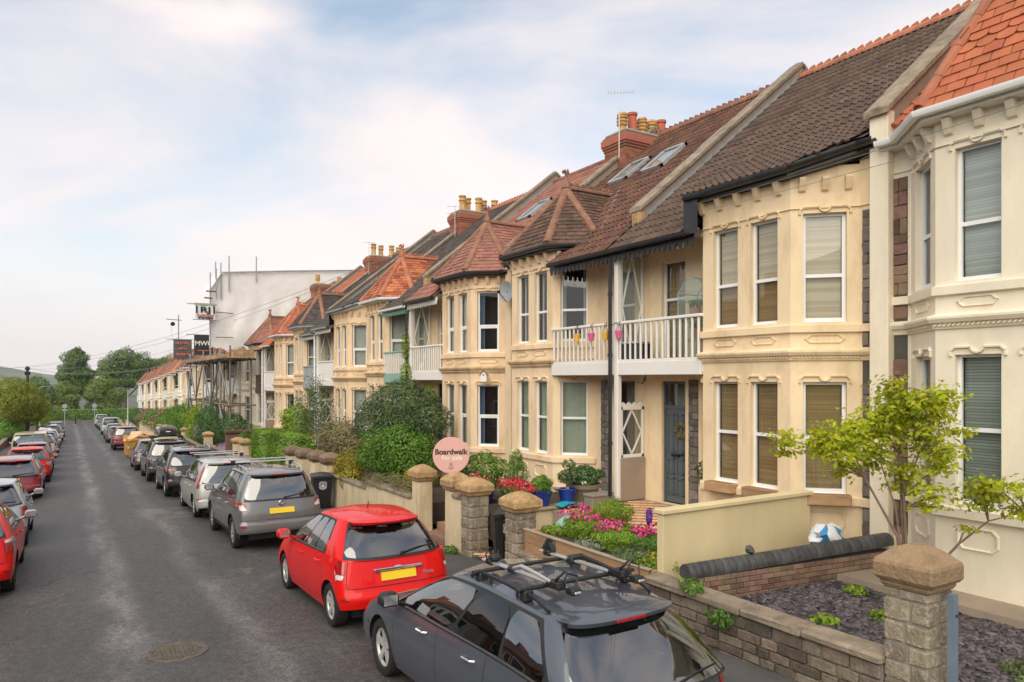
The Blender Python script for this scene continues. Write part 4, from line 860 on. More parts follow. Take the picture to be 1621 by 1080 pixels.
HS['F'] = house(28.2, 1, .18, 'ochre house with dark straight eaves roof and white boarded balcony', 'render_ochre', 'tile_dark', 'plain', 'tile_dark', 'ridge_brown', 'paint_grey', 2, ('curtain_green', 'curtain', 'curtain', 'curtain', 'dark', 'dark'), chimney=2, valance='trim_white', railkind='boards', sash=True, lim=300)
HS['G'] = house(39.12, -1, .0, 'ochre house with dark brown turret roof and grey boarded balcony', 'render_ochre', 'tile_dark', 'hip', 'tile_dark', 'ridge_brown', 'paint_grey', 2, ('curtain', 'dark', 'curtain', 'dark', 'dark', 'dark'), valance='trim_white', rail='paint_grey', railkind='boards', own_porch=False, parapet=(0, 0), lim=120)
HS['H'] = house(39.12, 1, -.2, 'ochre house with bright orange turret roof and white boarded balcony', 'render_ochre', 'tile_orange', 'hip', 'tile_orange', 'ridge_red', 'upvc', 2, ('curtain', 'dark', 'curtain', 'curtain', 'dark', 'dark'), chimney=3, valance=None, railkind='boards', lim=120, stonecol=False)
HS['I'] = house(50.04, -1, -.38, 'whitish house with brown pink turret roof and brown boarded balcony', 'render_pale', 'tile_pink', 'hip', 'tile_pink', 'ridge_brown', 'paint_black', 2, ('curtain', 'dark', 'curtain', 'dark', 'dark', 'dark'), valance=None, rail='paint_brown', railkind='boards', own_porch=False, parapet=(0, 0), lim=120, stonecol=False, crest=False)
# ---------------------------------------------------------------- houses farther down the hill
FW = ['render_pale', 'render_white', 'render_apricot', 'render_ochre', 'render_white', 'render_cream', 'render_pale', 'render_ochre', 'render_white']
FR = ['tile_orange', 'tile_pink', 'tile_dark', 'tile_orange', 'tile_mixed']
far_lab = ['first', 'second', 'third', 'fourth', 'fifth', 'sixth', 'seventh', 'eighth', 'ninth', 'tenth', 'eleventh', 'twelfth', 'thirteenth', 'fourteenth', 'fifteenth', 'sixteenth', 'seventeenth']
WN = {'render_pale': 'pale buff', 'render_white': 'white', 'render_apricot': 'apricot', 'render_ochre': 'ochre', 'render_cream': 'cream'}; RN = {'tile_orange': 'orange', 'tile_pink': 'pinkish', 'tile_dark': 'dark', 'tile_mixed': 'mixed red'}
for i in range(8, 25):
    k = i - 8; odd = i % 2; wl_, tm_ = FW[(k*2 + k//3) % 9], FR[(k*3 + k//2) % 5]
    house(hy(i + odd), -1 if odd else 1, -.56 - .185*k, '%s house, %s turret roof, %s one down the hill past the whitish house' % (WN[wl_], RN[tm_], far_lab[k]), wl_, FR[(k//2*2 + 1) % 5], 'hip', tm_, 'ridge_brown', 'upvc', 1, ('curtain', 'dark', 'dark', 'curtain', 'dark', 'dark'), chimney=0 if odd else 4, valance=None, rail='trim_white', railkind='boards', own_porch=False, parapet=(0, 0) if odd else (1, 0), stonecol=False, crest=False)
# ---------------------------------------------------------------- garden ground behind the front walls
def garden(name, m, x0, x1, y0, y1, z): b = MB(); b.box(x0, x1, y0, y1, z - .5, z); return b.build(name, m, kind='structure')
garden('slate_garden_ground', 'slate_bed', 6.84, 9.35, .6, 6.45, .28); garden('garden_border', 'concrete_brown', 9.35, 10.9, .6, 6.3, .40)
garden('garden_path', 'concrete', 6.8, 9.97, 10.5, 11.75, -.22 + .02)
garden('garden_soil', 'soil', 8.3, 10.7, 6.9, 9.55, .44)
ys_ = [15.2, 17.3, 22.7, 28.2, 33.7, 39.1, 44.6, 50, 55.5, 61, 66.4, 71.9, 77.4, 82.8, 88, 94, 99, 105, 110, 116, 121, 127, 132, 138, 143]
for i in range(len(ys_) - 1): garden('front_garden', 'soil', 6.84, 10.8, ys_[i], ys_[i+1], zr((ys_[i] + ys_[i+1])/2) + (.85 if i == 0 else .55))
garden('front_garden', 'soil', 7.1, 10.8, 11.98, 13.35, .50); garden('front_garden', 'soil', 8.2, 10.8, 13.35, 15.2, .45)
for k_ in range(4): garden('garden_steps', 'path_brick', 6.84 + k_*.35, 8.3, 13.36, 14.95, -.26 + k_*.16)
# diamond tiled porch path of the yellow house
tp_ = link('tiled_path', None, kind='structure'); bs = MB(); bs.box(8.25, 10.69, 9.3, 11.78, -.2, .563); bs.build('path_bed', 'concrete_brown', tp_)
tm1 = MB(); tm1.cbox(-.069, .069, -.069, .069, 0, .014, .004); tmA = tm1.mesh('tile', 'terracotta'); tmB = tm1.mesh('tile', 'tile_cream')
k = 0
for i in range(-20, 21):
    for j in range(-20, 21):
        x, y = 9.4 + (i - j)*.1, 10.66 + (i + j)*.1
        if 8.34 < x < 10.6 and 9.4 < y < 11.7 and k < 300: o = link('tile', tmA if i % 2 == 0 else tmB, tp_, (x, y, .560)); o.rotation_euler = (0, 0, R(45)); k += 1
tp2 = link('tiled_path', None, kind='structure')
for i in range(-6, 7):
    for j in range(-6, 7):
        x, y = 7.0 + (i - j)*.1, 11.62 + (i + j)*.1
        if 6.68 < x < 7.35 and 11.0 < y < 12.2: o = link('tile', tmA if i % 2 == 0 else tmB, tp2, (x, y, -.20)); o.rotation_euler = (0, 0, R(45))
# ---------------------------------------------------------------- piers and walls along the pavement
def cap(q, x, y, z, w_, h=.30, dome=True):
    s2 = math.sqrt(2)/2
    pr = [(w_*.78, 0), (w_*.84, .03), (w_*.84, .055), (w_*.92, .065), (w_*1.0, .10), (w_*1.0, h*.55), (w_*.96, h*.63), (w_*.70, h*.80), (w_*.45, h*.93), (w_*.22, h), (.01, h*1.01)]
    n = 4
    vs, fs = [], []
    for r_, hh in pr:
        c = r_*.5; e = min(c*.25, .02)
        for (sx, sy) in ((1, 1), (-1, 1), (-1, -1), (1, -1)):
            a, b_ = ((c, c-e), (c-e, c)) if sx*sy > 0 else ((c-e, c), (c, c-e))
            for px, py in (a, b_): vs.append((x + sx*px, y + sy*py, z + hh))
    m_ = 8; 
    for i in range(len(pr)-1):
        for k in range(m_): fs.append((i*m_+k, i*m_+(k+1) % m_, (i+1)*m_+(k+1) % m_, (i+1)*m_+k))
    fs.append(tuple(range((len(pr)-1)*m_, len(pr)*m_))); q.add(vs, fs)
def pier(label, y, ztop, w_=.42, m='stone_pier', capm='stone_cap', built=True, x=6.85, capw=1.38, h=.34, name='gate_pier', base=None, det=True):
    zb = (zr(y) + .08) if base is None else base; z1 = ztop - h
    t = thing(name, label, 'pier', (x, y, zb)); q = MB(); g_ = w_/2 - (.02 if built else 0)
    q.cbox(-g_, g_, -g_, g_, -.2, z1 - zb, .03 if not built else .005); q.build('shaft', 'mortar' if built else m, t)
    if built:
        z = 0.0
        while z < z1 - zb - .02:
            hc = min(U(.17, .24), z1 - zb - z)
            if z1 - zb - z - hc < .08: hc = z1 - zb - z
            sp = U(-.08, .08); hw = w_/2
            for (x0, x1, y0, y1) in (((-hw, sp, -hw, -.02), (sp, hw, -hw, .03), (-hw, .04, -.02, hw), (.04, hw, .03, hw)) if random.random() < .5 else ((-hw, .02, -hw, sp), (.02, hw, -hw, sp), (-hw, -.03, sp, hw), (-.03, hw, sp, hw))):
                o = link('stone', stone_mesh(m), t, ((x0+x1)/2, (y0+y1)/2, z + hc/2)); o.scale = (x1 - x0 - .012, y1 - y0 - .012, hc - .014)
            z += hc
    q = MB(); cap(q, 0, 0, z1 - zb, w_*capw, h); q.build('cap', capm, t, smooth=True, ang=14)
    return t
pier('weathered stone pier with broad domed cap beside the slate garden, nearest of all piers', 3.75, 1.63, .43, 'stone_pier', 'stone_cap_near', h=.40, capw=1.33)
pier('stone pier with orange domed cap beside the timber planter', 10.80, 1.18, .43); pier('stone pier with domed cap between the black bin and the cream gateposts', 12.5, 1.24, .43)
pier('smooth cream gatepost in front of the pink round sign', 13.3, 1.25, .37, 'render_garden', 'stone_cap', False, h=.36, capw=1.42); pier('smooth cream gatepost with dark iron hook, left of the pink round sign', 15.0, 1.24, .37, 'render_garden', 'stone_cap', False, h=.36, capw=1.42)
for k, (y, z, lb) in enumerate(((21.8, .92, 'rightmost of the four brown capped piers behind the wheelie bin'), (23.1, .88, 'second from right of the four brown capped piers'), (24.6, .84, 'second from left of the four brown capped piers'), (26.2, .80, 'leftmost of the four brown capped piers beside the clipped hedge'))): pier('sandy pier, ' + lb, y, z, .44, 'render_garden', 'stone_cap_dark', False, h=.36)
for y, z, lb in ((34.4, .46, 'right one of the pair before the dark red brick wall'), (36.2, .40, 'left one of the pair before the dark red brick wall'), (45, .12, 'alone beside the dark bushes near the roof box car'), (55, -.2, 'next beyond the roof box car'), (63, -.5, 'in front of the green garden bushes past the skip'), (66, -.6, 'just past the bushes behind the skip'), (71, -.8, 'with flat cap in the far row'), (80, -1.1, 'near the far end of the garden walls'), (88, -1.35, 'last one before the street lamp')):
    pier('sandy domed pier ' + lb, y, z, .44, 'render_garden', 'stone_cap', False, h=.3)
def wall(label, y0, y1, z1, m='render_garden', capm='coping', x0=6.64, x1=6.84, name='garden_wall', h=.09):
    ym = (y0 + y1)/2; t = thing(name, label, 'wall', ((x0+x1)/2, ym, zr(ym))); hw = (x1-x0)/2; q = MB(); zz = z1 - zr(ym); q.box(-hw, hw, y0 - ym, y1 - ym, -1, zz - h); q.build('wall_body', m, t)
    n = max(1, round((y1 - y0)/.8))
    for k in range(n):
        a, b_ = y0 - ym + (y1-y0)*k/n + .005, y0 - ym + (y1-y0)*(k+1)/n - .005; q = MB(); q.cbox(-hw - .04, hw + .04, a, b_, zz - h, zz, .02, jit=.005); q.build('coping_stone', capm, t)
    return t
# rubble wall of the slate garden
ew = thing('garden_wall', 'low rubble stone wall with worn coping slabs along the slate garden', 'wall', (6.74, 5.55, -.13))
q = MB(); q.box(-.085, .085, -1.58, 1.66, -.3, .58); q.build('wall_core', 'mortar', ew)
for xx in (-.085, .085): stones(ew, lambda u, z, xx=xx: (xx, u, z), -1.58, 1.66, -.12 if xx < 0 else .36, .57, 'stone_wall', (.075, .15), (.16, .40), .07, math.pi/2, .014)
for a, b_ in ((-1.6, -.72), (-.71, .1), (.11, .95), (.96, 1.72)): q = MB(); q.cbox(-.17, .16, a, b_, .58, .68, .022, jit=.008); q.build('coping_stone', 'coping', ew)
q = MB(); q.cbox(-.13, .12, 1.66, 1.80, -.2, .62, .03, jit=.01); q.build('end_stone', 'stone_pier', ew)
dw = wall('low stone wall under the timber planter', 7.3, 10.55, .2, 'mortar', 'coping', 6.66, 6.86); 
stones(dw, lambda u, z: (-.09, u, z), -1.6, 1.6, .12, .42, 'stone_wall', (.10, .16), (.16, .36), .06, math.pi/2)
wall('short cream wall stub with stone coping beside the stone pier', 12.72, 13.1, .86, x0=6.66, x1=6.84); wall('low cream rendered wall below the lavender, left of the gatepost', 15.2, 18.1, .52); wall('low cream wall stained dark, below the golden shrub', 18.1, 21.58, .36)
wall('low wall between the four piers and the clipped hedge', 26.45, 34.15, -.28); wall('low stone wall topped by pink heather', 36.5, 44.7, -.52, 'stone_wall'); wall('low stone wall beside the roof box car', 45.3, 54.7, -.85, 'stone_wall')
wall('long sandy garden wall beyond the skip', 55.3, 70.6, -1.0); wall('sandy garden wall just before the right street lamp', 71.4, 92, -1.75); wall('sandy garden wall just after the right street lamp', 92.3, 116, -2.6); wall('farthest sandy garden wall on the right before the end hedge', 116.3, 140, -3.4)
# half-round black coping wall between the slate garden and the yellow house
bw = thing('boundary_wall', 'low brick boundary wall with half round black coping blocks', 'wall', (6.8, 6.72, .0)); bw.rotation_euler = (0, 0, math.atan2(-.50, 3.75))
q = MB(); q.box(0, 3.75, -.1, .1, -.3, .62); q.build('wall_body', 'mortar_dark', bw)
bm_ = MB(); bm_.cbox(-.104, .104, -.012, .012, 0, .062, .004); bme = bm_.mesh('brick', 'stone_red')
for r_ in range(5):
    for k in range(17):
        xx = .11 + k*.218 + (r_ % 2)*.1
        if xx < 3.68: link('brick', bme, bw, (xx, -.105, .27 + r_*.072))
for k in range(34):
    q = MB(); a, b_ = k*.11075, (k+1)*.11075 - .004; ar_ = [(math.cos(t)*.125, math.sin(t)*.125) for t in [-.35 + i*(math.pi + .7)/10 for i in range(11)]]; rows = [[(a, y, .66 + z + k*.0025) for y, z in ar_], [(a+.006, y*1.02, .66 + z*1.03 + k*.0025) for y, z in ar_], [(b_-.006, y*1.02, .66 + z*1.03 + k*.0025) for y, z in ar_], [(b_, y, .66 + z + k*.0025) for y, z in ar_]]
    q.grid(rows); q.add(rows[0], [tuple(range(11))]); q.add(rows[-1], [tuple(range(11))]); q.build('coping_block', 'bullnose', bw, smooth=True, ang=40)
yw = thing('boundary_wall', 'plain pale yellow rendered wall with thin coping in front of the yellow house', 'wall', (6.86, 7.25, .2)); q = MB(); q.cbox(0, 3.18, -.06, .06, -.4, 1.15, .006); q.build('wall_body', 'render_box', yw); q = MB(); q.cbox(-.03, 3.21, -.1, .1, 1.15, 1.215, .01); q.build('coping', 'render_box', yw)
cw = thing('retaining_wall', 'low cream retaining wall with stone coping holding up the potted garden', 'wall', (8.0, 11.9, -.2)); q = MB(); q.box(-.9, 1.95, -.08, .1, -.2, .76); q.build('wall_body', 'render_garden', cw)
for a, b_ in ((-.93, -.05), (-.04, .8), (.81, 1.4), (1.41, 1.98)): q = MB(); q.cbox(a, b_, -.13, .16, .76, .835, .018, jit=.006); q.build('coping_stone', 'coping', cw)
bw2 = thing('boundary_wall', 'dark red brick wall with dark coping beyond the clipped hedge', 'wall', (8.4, 38.6, -1.1)); q = MB(); q.box(-1.7, 1.9, -.12, .12, -.5, 1.5); q.build('wall_body', 'brick_dark', bw2); q = MB(); q.cbox(-1.75, 1.95, -.2, .2, 1.5, 1.68, .04); q.build('coping', 'paint_brown', bw2)
gp = thing('gate_post', 'blue grey steel gate post standing against the nearest stone pier', 'post', (6.83, 3.42, -.03)); q = MB(); q.box(-.035, .035, -.03, .03, -.1, 1.27); q.build('post', 'post_blue', gp); q = MB(); q.lathe([(.012, -.04), (.012, -.03)], (0, 0, 1.08), 8, ax='y'); q.build('bolt_hole', 'ink_black', gp)
# timber planter
tpn = thing('planter', 'long timber raised bed of planks full of pink flowers by the pavement', 'planter', (6.72, 8.87, .17))
for r_ in range(2):
    for (a, b_) in ((-1.55, 1.55),): q = MB(); q.cbox(-.03, .03, a, b_, r_*.205, r_*.205 + .2, .008); q.build('plank', 'timber', tpn)
    for yy in (-1.55, 1.55): q = MB(); q.cbox(.03, 1.5, yy - .03, yy + .03, r_*.205, r_*.205 + .2, .008); q.build('plank', 'timber', tpn)
q = MB(); q.cbox(-.045, .045, -1.58, 1.58, .412, .437, .006); q.build('top_rail', 'timber_grey', tpn); q = MB(); q.box(.03, 1.5, -1.52, 1.52, .0, .34); q.build('soil', 'soil', tpn)
# slate chippings
n = 13000; g = np.random.default_rng(3); P = np.stack([g.uniform(6.86, 9.33, n), g.uniform(.7, 6.42, n), .285 + g.uniform(0, .03, n)], 1)
a = g.uniform(0, 6.28, n); L_ = g.uniform(.028, .068, n); W_ = L_*g.uniform(.4, .8, n); til = g.normal(size=(n, 2))*.22
u = np.stack([np.cos(a), np.sin(a), til[:, 0]], 1); v = np.stack([-np.sin(a), np.cos(a), til[:, 1]], 1); nn = np.cross(u, v); nn /= np.linalg.norm(nn, axis=1)[:, None]
cor = [P + u*(sx*L_)[:, None]*k1 + v*(sy*W_)[:, None]*k2 + nn*h for h, k0 in ((0, 1), (.012, .85)) for sx, sy, k1, k2 in ((-1, -.5, k0, k0), (.3, -1, k0, k0), (1, .4, k0, k0), (-.4, 1, k0, k0))]
V = np.stack(cor, 1).reshape(-1, 3); base = np.arange(n)[:, None]*8; F = np.concatenate([base + np.array([4, 5, 6, 7])] + [base + np.array([i, (i+1) % 4, (i+1) % 4+4, i+4]) for i in range(4)], 0)
link('slate_chippings', npmesh('slate_chippings', V, F, 'slate_chip'), None, label='dark plum slate chippings covering the near front garden', cat='slate chippings', kind='stuff')
# ---------------------------------------------------------------- the row across the road (mirrored in panes and paintwork)
for k, (y, wm, rm, lb) in enumerate(((2, 'brick', 'tile_rust', 'red brick house across the road level with the camera'), (11, 'render_pale', 'tile_dark', 'pale house across the road opposite the yellow house'), (20, 'brick', 'tile_rust', 'red brick house across the road opposite the turret houses'), (29, 'render_white', 'tile_dark', 'white house across the road opposite the dark eaved house'), (38, 'brick', 'tile_orange', 'red brick house across the road opposite the orange turret'))):
    z = zr(y + 4); t = thing('opposite_house', lb, 'house', (-12.5, y, z - .6)); q = MB(); q.box(-8, 0, 0, 8.6, -1, 6.2); q.box(0, .8, .6, 3.6, -1, 6.0); q.build('wall', wm, t); q = MB(); q.prism([(.5, -.1, 6.1), (-8.5, -.1, 6.1), (-4, -.1, 10)], (0, 8.8, 0)); q.prism([(1.1, .4, 6.0), (1.1, 3.8, 6.0), (-2.5, 3.8, 8.6), (-2.5, .4, 8.6)], (0, 0, .15)); q.build('roof', rm, t); q = MB(); q.box(-5, -3, 8.0, 8.7, 7, 11); q.build('chimney', 'brick', t)
    for (xx, y0_, y1_) in ((.83, 1.0, 3.2), (.03, 4.6, 5.6), (.03, 6.4, 7.8)):
        for za in (.9, 3.7): q = MB(); q.box(xx, xx + .04, y0_, y1_, za, za + 1.7); f_ = q.build('window', 'upvc', t); q = MB(); q.quad((xx + .045, y0_ + .08, za + .08), (xx + .045, y1_ - .08, za + .08), (xx + .045, y1_ - .08, za + 1.6), (xx + .045, y0_ + .08, za + 1.6)); q.build('pane', 'unlit_room', f_)

# leaves and grit blown into the gutter
g = np.random.default_rng(21); n = 900; yy = g.uniform(3, 60, n); P = np.stack([XK1 - np.abs(g.normal(size=n))*.16 - .02, yy, -SLOPE*yy + .02], 1); a = g.uniform(0, 6.28, n); L_ = g.uniform(.012, .035, n)
u = np.stack([np.cos(a)*L_, np.sin(a)*L_, g.normal(size=n)*.006], 1); v = np.stack([-np.sin(a)*L_*.5, np.cos(a)*L_*.5, g.normal(size=n)*.006], 1)
link('leaf_litter', npmesh('leaf_litter', np.stack([P - u, P + v, P + u, P - v], 1).reshape(-1, 3), np.arange(4*n).reshape(n, 4), 'timber'), None, label='fallen leaves and grit lying in the gutter along the right kerb', cat='leaf litter', kind='stuff')
# ---------------------------------------------------------------- cars
def interp(tab, x):
    if x <= tab[0][0]: return tab[0][1]
    for (a, va), (b_, vb) in zip(tab, tab[1:]):
        if x <= b_: return va + (vb - va)*(x - a)/(b_ - a)
    return tab[-1][1]
def smooth_interp(tab, x):
    if x <= tab[0][0]: return tab[0][1]
    if x >= tab[-1][0]: return tab[-1][1]
    n = len(tab)
    for i in range(n-1):
        (a, va), (b_, vb) = tab[i], tab[i+1]
        if x <= b_:
            t = (x-a)/(b_-a); m0 = (vb - tab[i-1][1])/(b_ - tab[i-1][0]) if i else (vb-va)/(b_-a); m1 = (tab[i+2][1] - va)/(tab[i+2][0] - a) if i+2 < n else (vb-va)/(b_-a); h = b_-a
            return (2*t**3-3*t**2+1)*va + (t**3-2*t**2+t)*h*m0 + (-2*t**3+3*t**2)*vb + (t**3-t**2)*h*m1
def wheel_meshes(r, wd, style, rimmat):
    q = MB(); q.lathe([(r*.66, -wd/2+.02), (r*.72, -wd/2), (r*.94, -wd/2+.004), (r*.99, -wd/2+.03), (r, -wd*.2), (r, wd*.2), (r*.99, wd/2-.03), (r*.94, wd/2-.004), (r*.72, wd/2), (r*.66, wd/2-.02)], n=28, ax='y', caps=False)
    ty = q.mesh('tyre', 'rubber', True, 40)
    q = MB(); q.lathe([(r*.60, wd*.26), (r*.63, wd*.36), (r*.68, wd*.40), (r*.70, wd*.36), (r*.68, wd*.2)], n=28, ax='y', caps=False)
    n = {'five': 5, 'ten': 10, 'seven': 7, 'vee': 5}[style]
    for k in range(n):
        for da in ((0,) if style in ('five', 'ten', 'seven') else (-.13, .13)):
            a = 2*math.pi*k/n + .3; c0, s0 = math.cos(a), math.sin(a); c1, s1 = math.cos(a+da), math.sin(a+da); w0 = {'five': .06, 'ten': .024, 'seven': .042, 'vee': .028}[style]
            p0, p1 = (c0*.035, wd*.26, s0*.035), (c1*r*.655, wd*.34, s1*r*.655); q.bar(p0, p1, w0 if style != 'five' else .062, .03, (0, 1, 0))
    q.lathe([(.062, wd*.2), (.06, wd*.31), (.02, wd*.33)], n=12, ax='y')
    ri = q.mesh('rim', rimmat, True, 30)
    q = MB(); q.lathe([(.02, -wd*.11), (r*.62, -wd*.11), (r*.62, wd*.3)], n=24, ax='y', caps=False); q.lathe([(.02, 0), (r*.42, 0), (r*.42, .02), (.02, .02)], n=20, ax='y'); br = q.mesh('brake_disc', 'trim_dark')
    return ty, ri, br
WH = {}
def clamp(a, lo, hi): return max(lo, min(hi, a))
def car(name, label, cat, pos, P, colour, det=2, yaw=90, group='cars parked along the kerb'):
    L, W, H = P['L'], P['W'], P['H']; x0, y0 = pos
    root = thing(name, label, cat, (x0, y0, zr(y0) + .045), R(yaw), group, PITCH)
    off = -L/2; ar, af, nr, nf = P.get('ar', .26), P.get('af', .42), P.get('nr', 3.4), P.get('nf', 2.6)
    xw = (P['ro'], P['ro'] + P['wb']); rw = P.get('rw', .315); Ra = rw + .045; sill = P.get('sill', .2); sh = P['shoulder']
    def plan(q):
        sg = -1 if q < 0 else 1; q = min(2.9999, abs(q))
        if q <= 1: p = q*math.pi/2; y = max(0, math.sin(p))**(2/nr); x = ar*(1 - max(0, math.cos(p))**(2/nr))
        elif q <= 2: x = ar + (L - ar - af)*(q-1); y = 1.0
        else: p = (3-q)*math.pi/2; y = max(0, math.sin(p))**(2/nf); x = L - af*(1 - max(0, math.cos(p))**(2/nf)) if p > 1e-6 else L
        tp = 1 - .05*clamp((1.1 - x)/1.1, 0, 1)**2 - .07*clamp((x - L + 1.2)/1.2, 0, 1)**2
        return x, sg*y*W/2*tp
    def q_of(x): return 1 + (x - ar)/(L - ar - af)
    def zlow(x, y):
        z = sill + (.08 if x < .25 else 0) + clamp(.5 - x, 0, .5)*.12 + clamp(x - L + .5, 0, .5)*.1
        if abs(y) > W*.36:
            for c in xw:
                if abs(x - c) < Ra: z = max(z, rw + math.sqrt(max(0, Ra*Ra - (x-c)**2)))
        return z
    def S(q, t, o=0.0):
        if o:
            e = 1e-3; a = Vector(S(q, t)); du = Vector(S(q + e, t)) - Vector(S(q - e, t)); dv = Vector(S(q, min(1, t+.02))) - Vector(S(q, max(0, t-.02))); n = du.cross(dv)
            if n.length < 1e-12: n = Vector((a.x, a.y, 0))
            n.normalize()
            if n.dot(a - Vector((0 if abs(q) > 1 else a.x + .5, 0, .6))) < 0: n = -n
            return tuple(a + n*o)
        x, y = plan(q); z0, z1 = zlow(x, y), smooth_interp(sh, x); z = z0 + (z1 - z0)*t; h = clamp((z - sill)/(z1 - sill), 0, 1)
        wr = clamp((.62 - x)/.62, 0, 1)**1.2; wf = clamp((x - L + .8)/.8, 0, 1)
        x += wr*interp(P['tr'], h) - wf*interp(P['tf'], h); y *= smooth_interp(P['tw'], h)
        # flare over the wheels
        for c in xw:
            d = abs(x - c)
            if d < Ra + .12 and abs(q) > .6: y *= 1 + .012*(1 - d/(Ra + .12))*clamp(1.4 - h*1.6, 0, 1)
        return (x + off, y, z)
    xrb, xrt, xft, xfb = P['gh']; wt = P.get('wt', .60)*W/2; gr = P.get('gr', .2); roofz_ = P['roof']; inset = P.get('inset', .05)
    def gpl(q, xr, xf, ar_, af_, wdt, nr_=3.0, nf_=2.5):
        sg = -1 if q < 0 else 1; q = min(2.9999, abs(q))
        if q <= 1: p = q*math.pi/2; y = max(0, math.sin(p))**(2/nr_); x = xr + ar_*(1 - max(0, math.cos(p))**(2/nr_))
        elif q <= 2: x = xr + ar_ + (xf - xr - ar_ - af_)*(q-1); y = 1.0
        else: p = (3-q)*math.pi/2; y = max(0, math.sin(p))**(2/nf_); x = xf - af_*(1 - max(0, math.cos(p))**(2/nf_)) if p > 1e-6 else xf
        return x, sg*y*wdt
    def G(q, t, o=0.0):
        if o:
            e = 1e-3; a = Vector(G(q, t)); du = Vector(G(q+e, t)) - Vector(G(q-e, t)); dv = Vector(G(q, min(1, t+.02))) - Vector(G(q, max(0, t-.02))); n = du.cross(dv); n.normalize()
            c = Vector((off + (xrb + xfb)/2, 0, a.z - .1))
            if n.dot(a - c) < 0: n = -n
            return tuple(a + n*o)
        bx, by = gpl(q, xrb, xfb, gr, .30, 1); tx, ty = gpl(q, xrt, xft, gr*.9, .22, 1)
        wb_ = (W/2 - inset)*(1 - .05*clamp((1.1 - bx)/1.1, 0, 1)**2 - .05*clamp((bx - L + 1.9)/1.2, 0, 1)); by *= wb_; ty *= wt*(1 - .06*clamp((xrt + .9 - tx)/.9, 0, 1)**2)
        zb, zt = smooth_interp(sh, bx) - .012, smooth_interp(roofz_, tx); bu = math.sin(math.pi*clamp(t, 0, 1))*.028
        x = bx + (tx - bx)*t; y = by + (ty - by)*t
        cx_ = (xrb + xfb)/2; x += (bu*1.2 if q and abs(q) > 2 else (-bu if abs(q) < 1 else 0)); y += math.copysign(bu, y)*(1 if 1 <= abs(q) <= 2 else .5) if y else 0
        return (x + off, y, zb + (zt - zb)*t)
    cm = colour
    # ---- lower skin
    n1 = 12 if det >= 2 else 7
    qs = [i/n1 for i in range(n1)]; xs = {ar + 1e-4, L - af - 1e-4}
    for c in xw:
        for k in range(13 if det >= 2 else 9): xs.add(c + Ra*math.cos(math.pi*k/(12 if det >= 2 else 8)))
        xs.add(c + Ra + 1e-3); xs.add(c - Ra - 1e-3)
    x = ar + .1
    while x < L - af: xs.add(x); x += .16 if det >= 2 else .3
    doors = P['doors']; gaps = []
    for d in doors: gaps.append(d); xs.add(d - .005); xs.add(d + .005)
    xs = sorted(v for v in xs if ar < v < L - af); xs = [v for i, v in enumerate(xs) if i == 0 or v - xs[i-1] > 2e-4]
    qs += [q_of(v) for v in xs]; qs += [2 + i/8 for i in range(9)]
    ts = P.get('ts', [0, .06, .13, .2, .28, .36, .42, .46, .54, .62, .7, .78, .85, .9, .94, .97, 1.0])
    bk = {}
    def put(bname, pts): bk.setdefault(bname, MB()).quad(*pts)
    clad = P.get('clad', 0); bump = P.get('bumper', .44); qtail = P.get('qtail', .62)
    for sgn in (1, -1):
        for i in range(len(qs)-1):
            qa, qb = qs[i], qs[i+1]; xm = (plan(qa)[0] + plan(qb)[0])/2; qm = (qa+qb)/2
            for j in range(len(ts)-1):
                ta, tb = ts[j], ts[j+1]; pts = [S(sgn*qa, ta), S(sgn*qb, ta), S(sgn*qb, tb), S(sgn*qa, tb)]; zm = sum(p[2] for p in pts)/4; x_, y_ = plan(qm); hm = (zm - sill)/(smooth_interp(sh, x_) - sill)
                if sgn < 0: pts = pts[::-1]
                isgap = any(abs(xm - d) < .0052 for d in doors) and 1 < qm < 2
                if isgap and hm > .06: nm = 'seam'
                elif hm < clad: nm = 'sill_trim'
                elif qm <= 1 and hm < bump: nm = 'rear_bumper'
                elif qm < qtail: nm = 'tailgate'
                elif 1 < qm < 2 and doors[0] < xm < doors[1] and hm > .06: nm = ('rear_door', sgn)
                elif 1 < qm < 2 and doors[1] < xm < doors[2] and hm > .06: nm = ('front_door', sgn)
                elif qm > 2 and hm < .55: nm = 'front_bumper'
                else: nm = 'body'
                put(nm, pts)
    # shelf between shoulder and glasshouse, bonnet
    gq = [i/n1 for i in range(n1)] + [1 + i/28 for i in range(29)] + [2 + (i+1)/8 for i in range(8)]
    b = bk['body']
    for sgn in (1, -1):
        sq = [q for q in qs if q <= q_of(xfb + .05) and q < 2] ; rows = [[], []]
        for q in sq:
            p = S(sgn*q, 1); xx = p[0] - off
            if q <= 1: g = G(sgn*q, 0)
            else: g = G(sgn*clamp(1 + (xx - xrb - gr)/(xfb - .30 - xrb - gr), 1, 2), 0)
            rows[0].append(p); rows[1].append(g)
        b.grid(rows)
    hq = [q for q in qs if q >= q_of(xfb - .35)]; rows = []
    for q in hq:
        p = S(q, 1); rows.append([(p[0] + .03*(1-(k/4)**2)*0, p[1]*k/4, p[2] + P.get('bonnet', .05)*(1 - (k/4)**2)) for k in (-4, -3, -2, -1, 0, 1, 2, 3, 4)])
    b.grid(rows)
    # ---- glasshouse frame and roof
    gt = [0, .1, .24, .4, .56, .72, .86, .94, 1.0]; wins = P['wins']; rwq = P.get('rwq', .78); w0 = min(w_[0] for w_ in wins); w1 = max(w_[1] for w_ in wins)
    pils = {1: MB(), -1: MB()}
    def gx(q): return G(q, 0)[0] - off
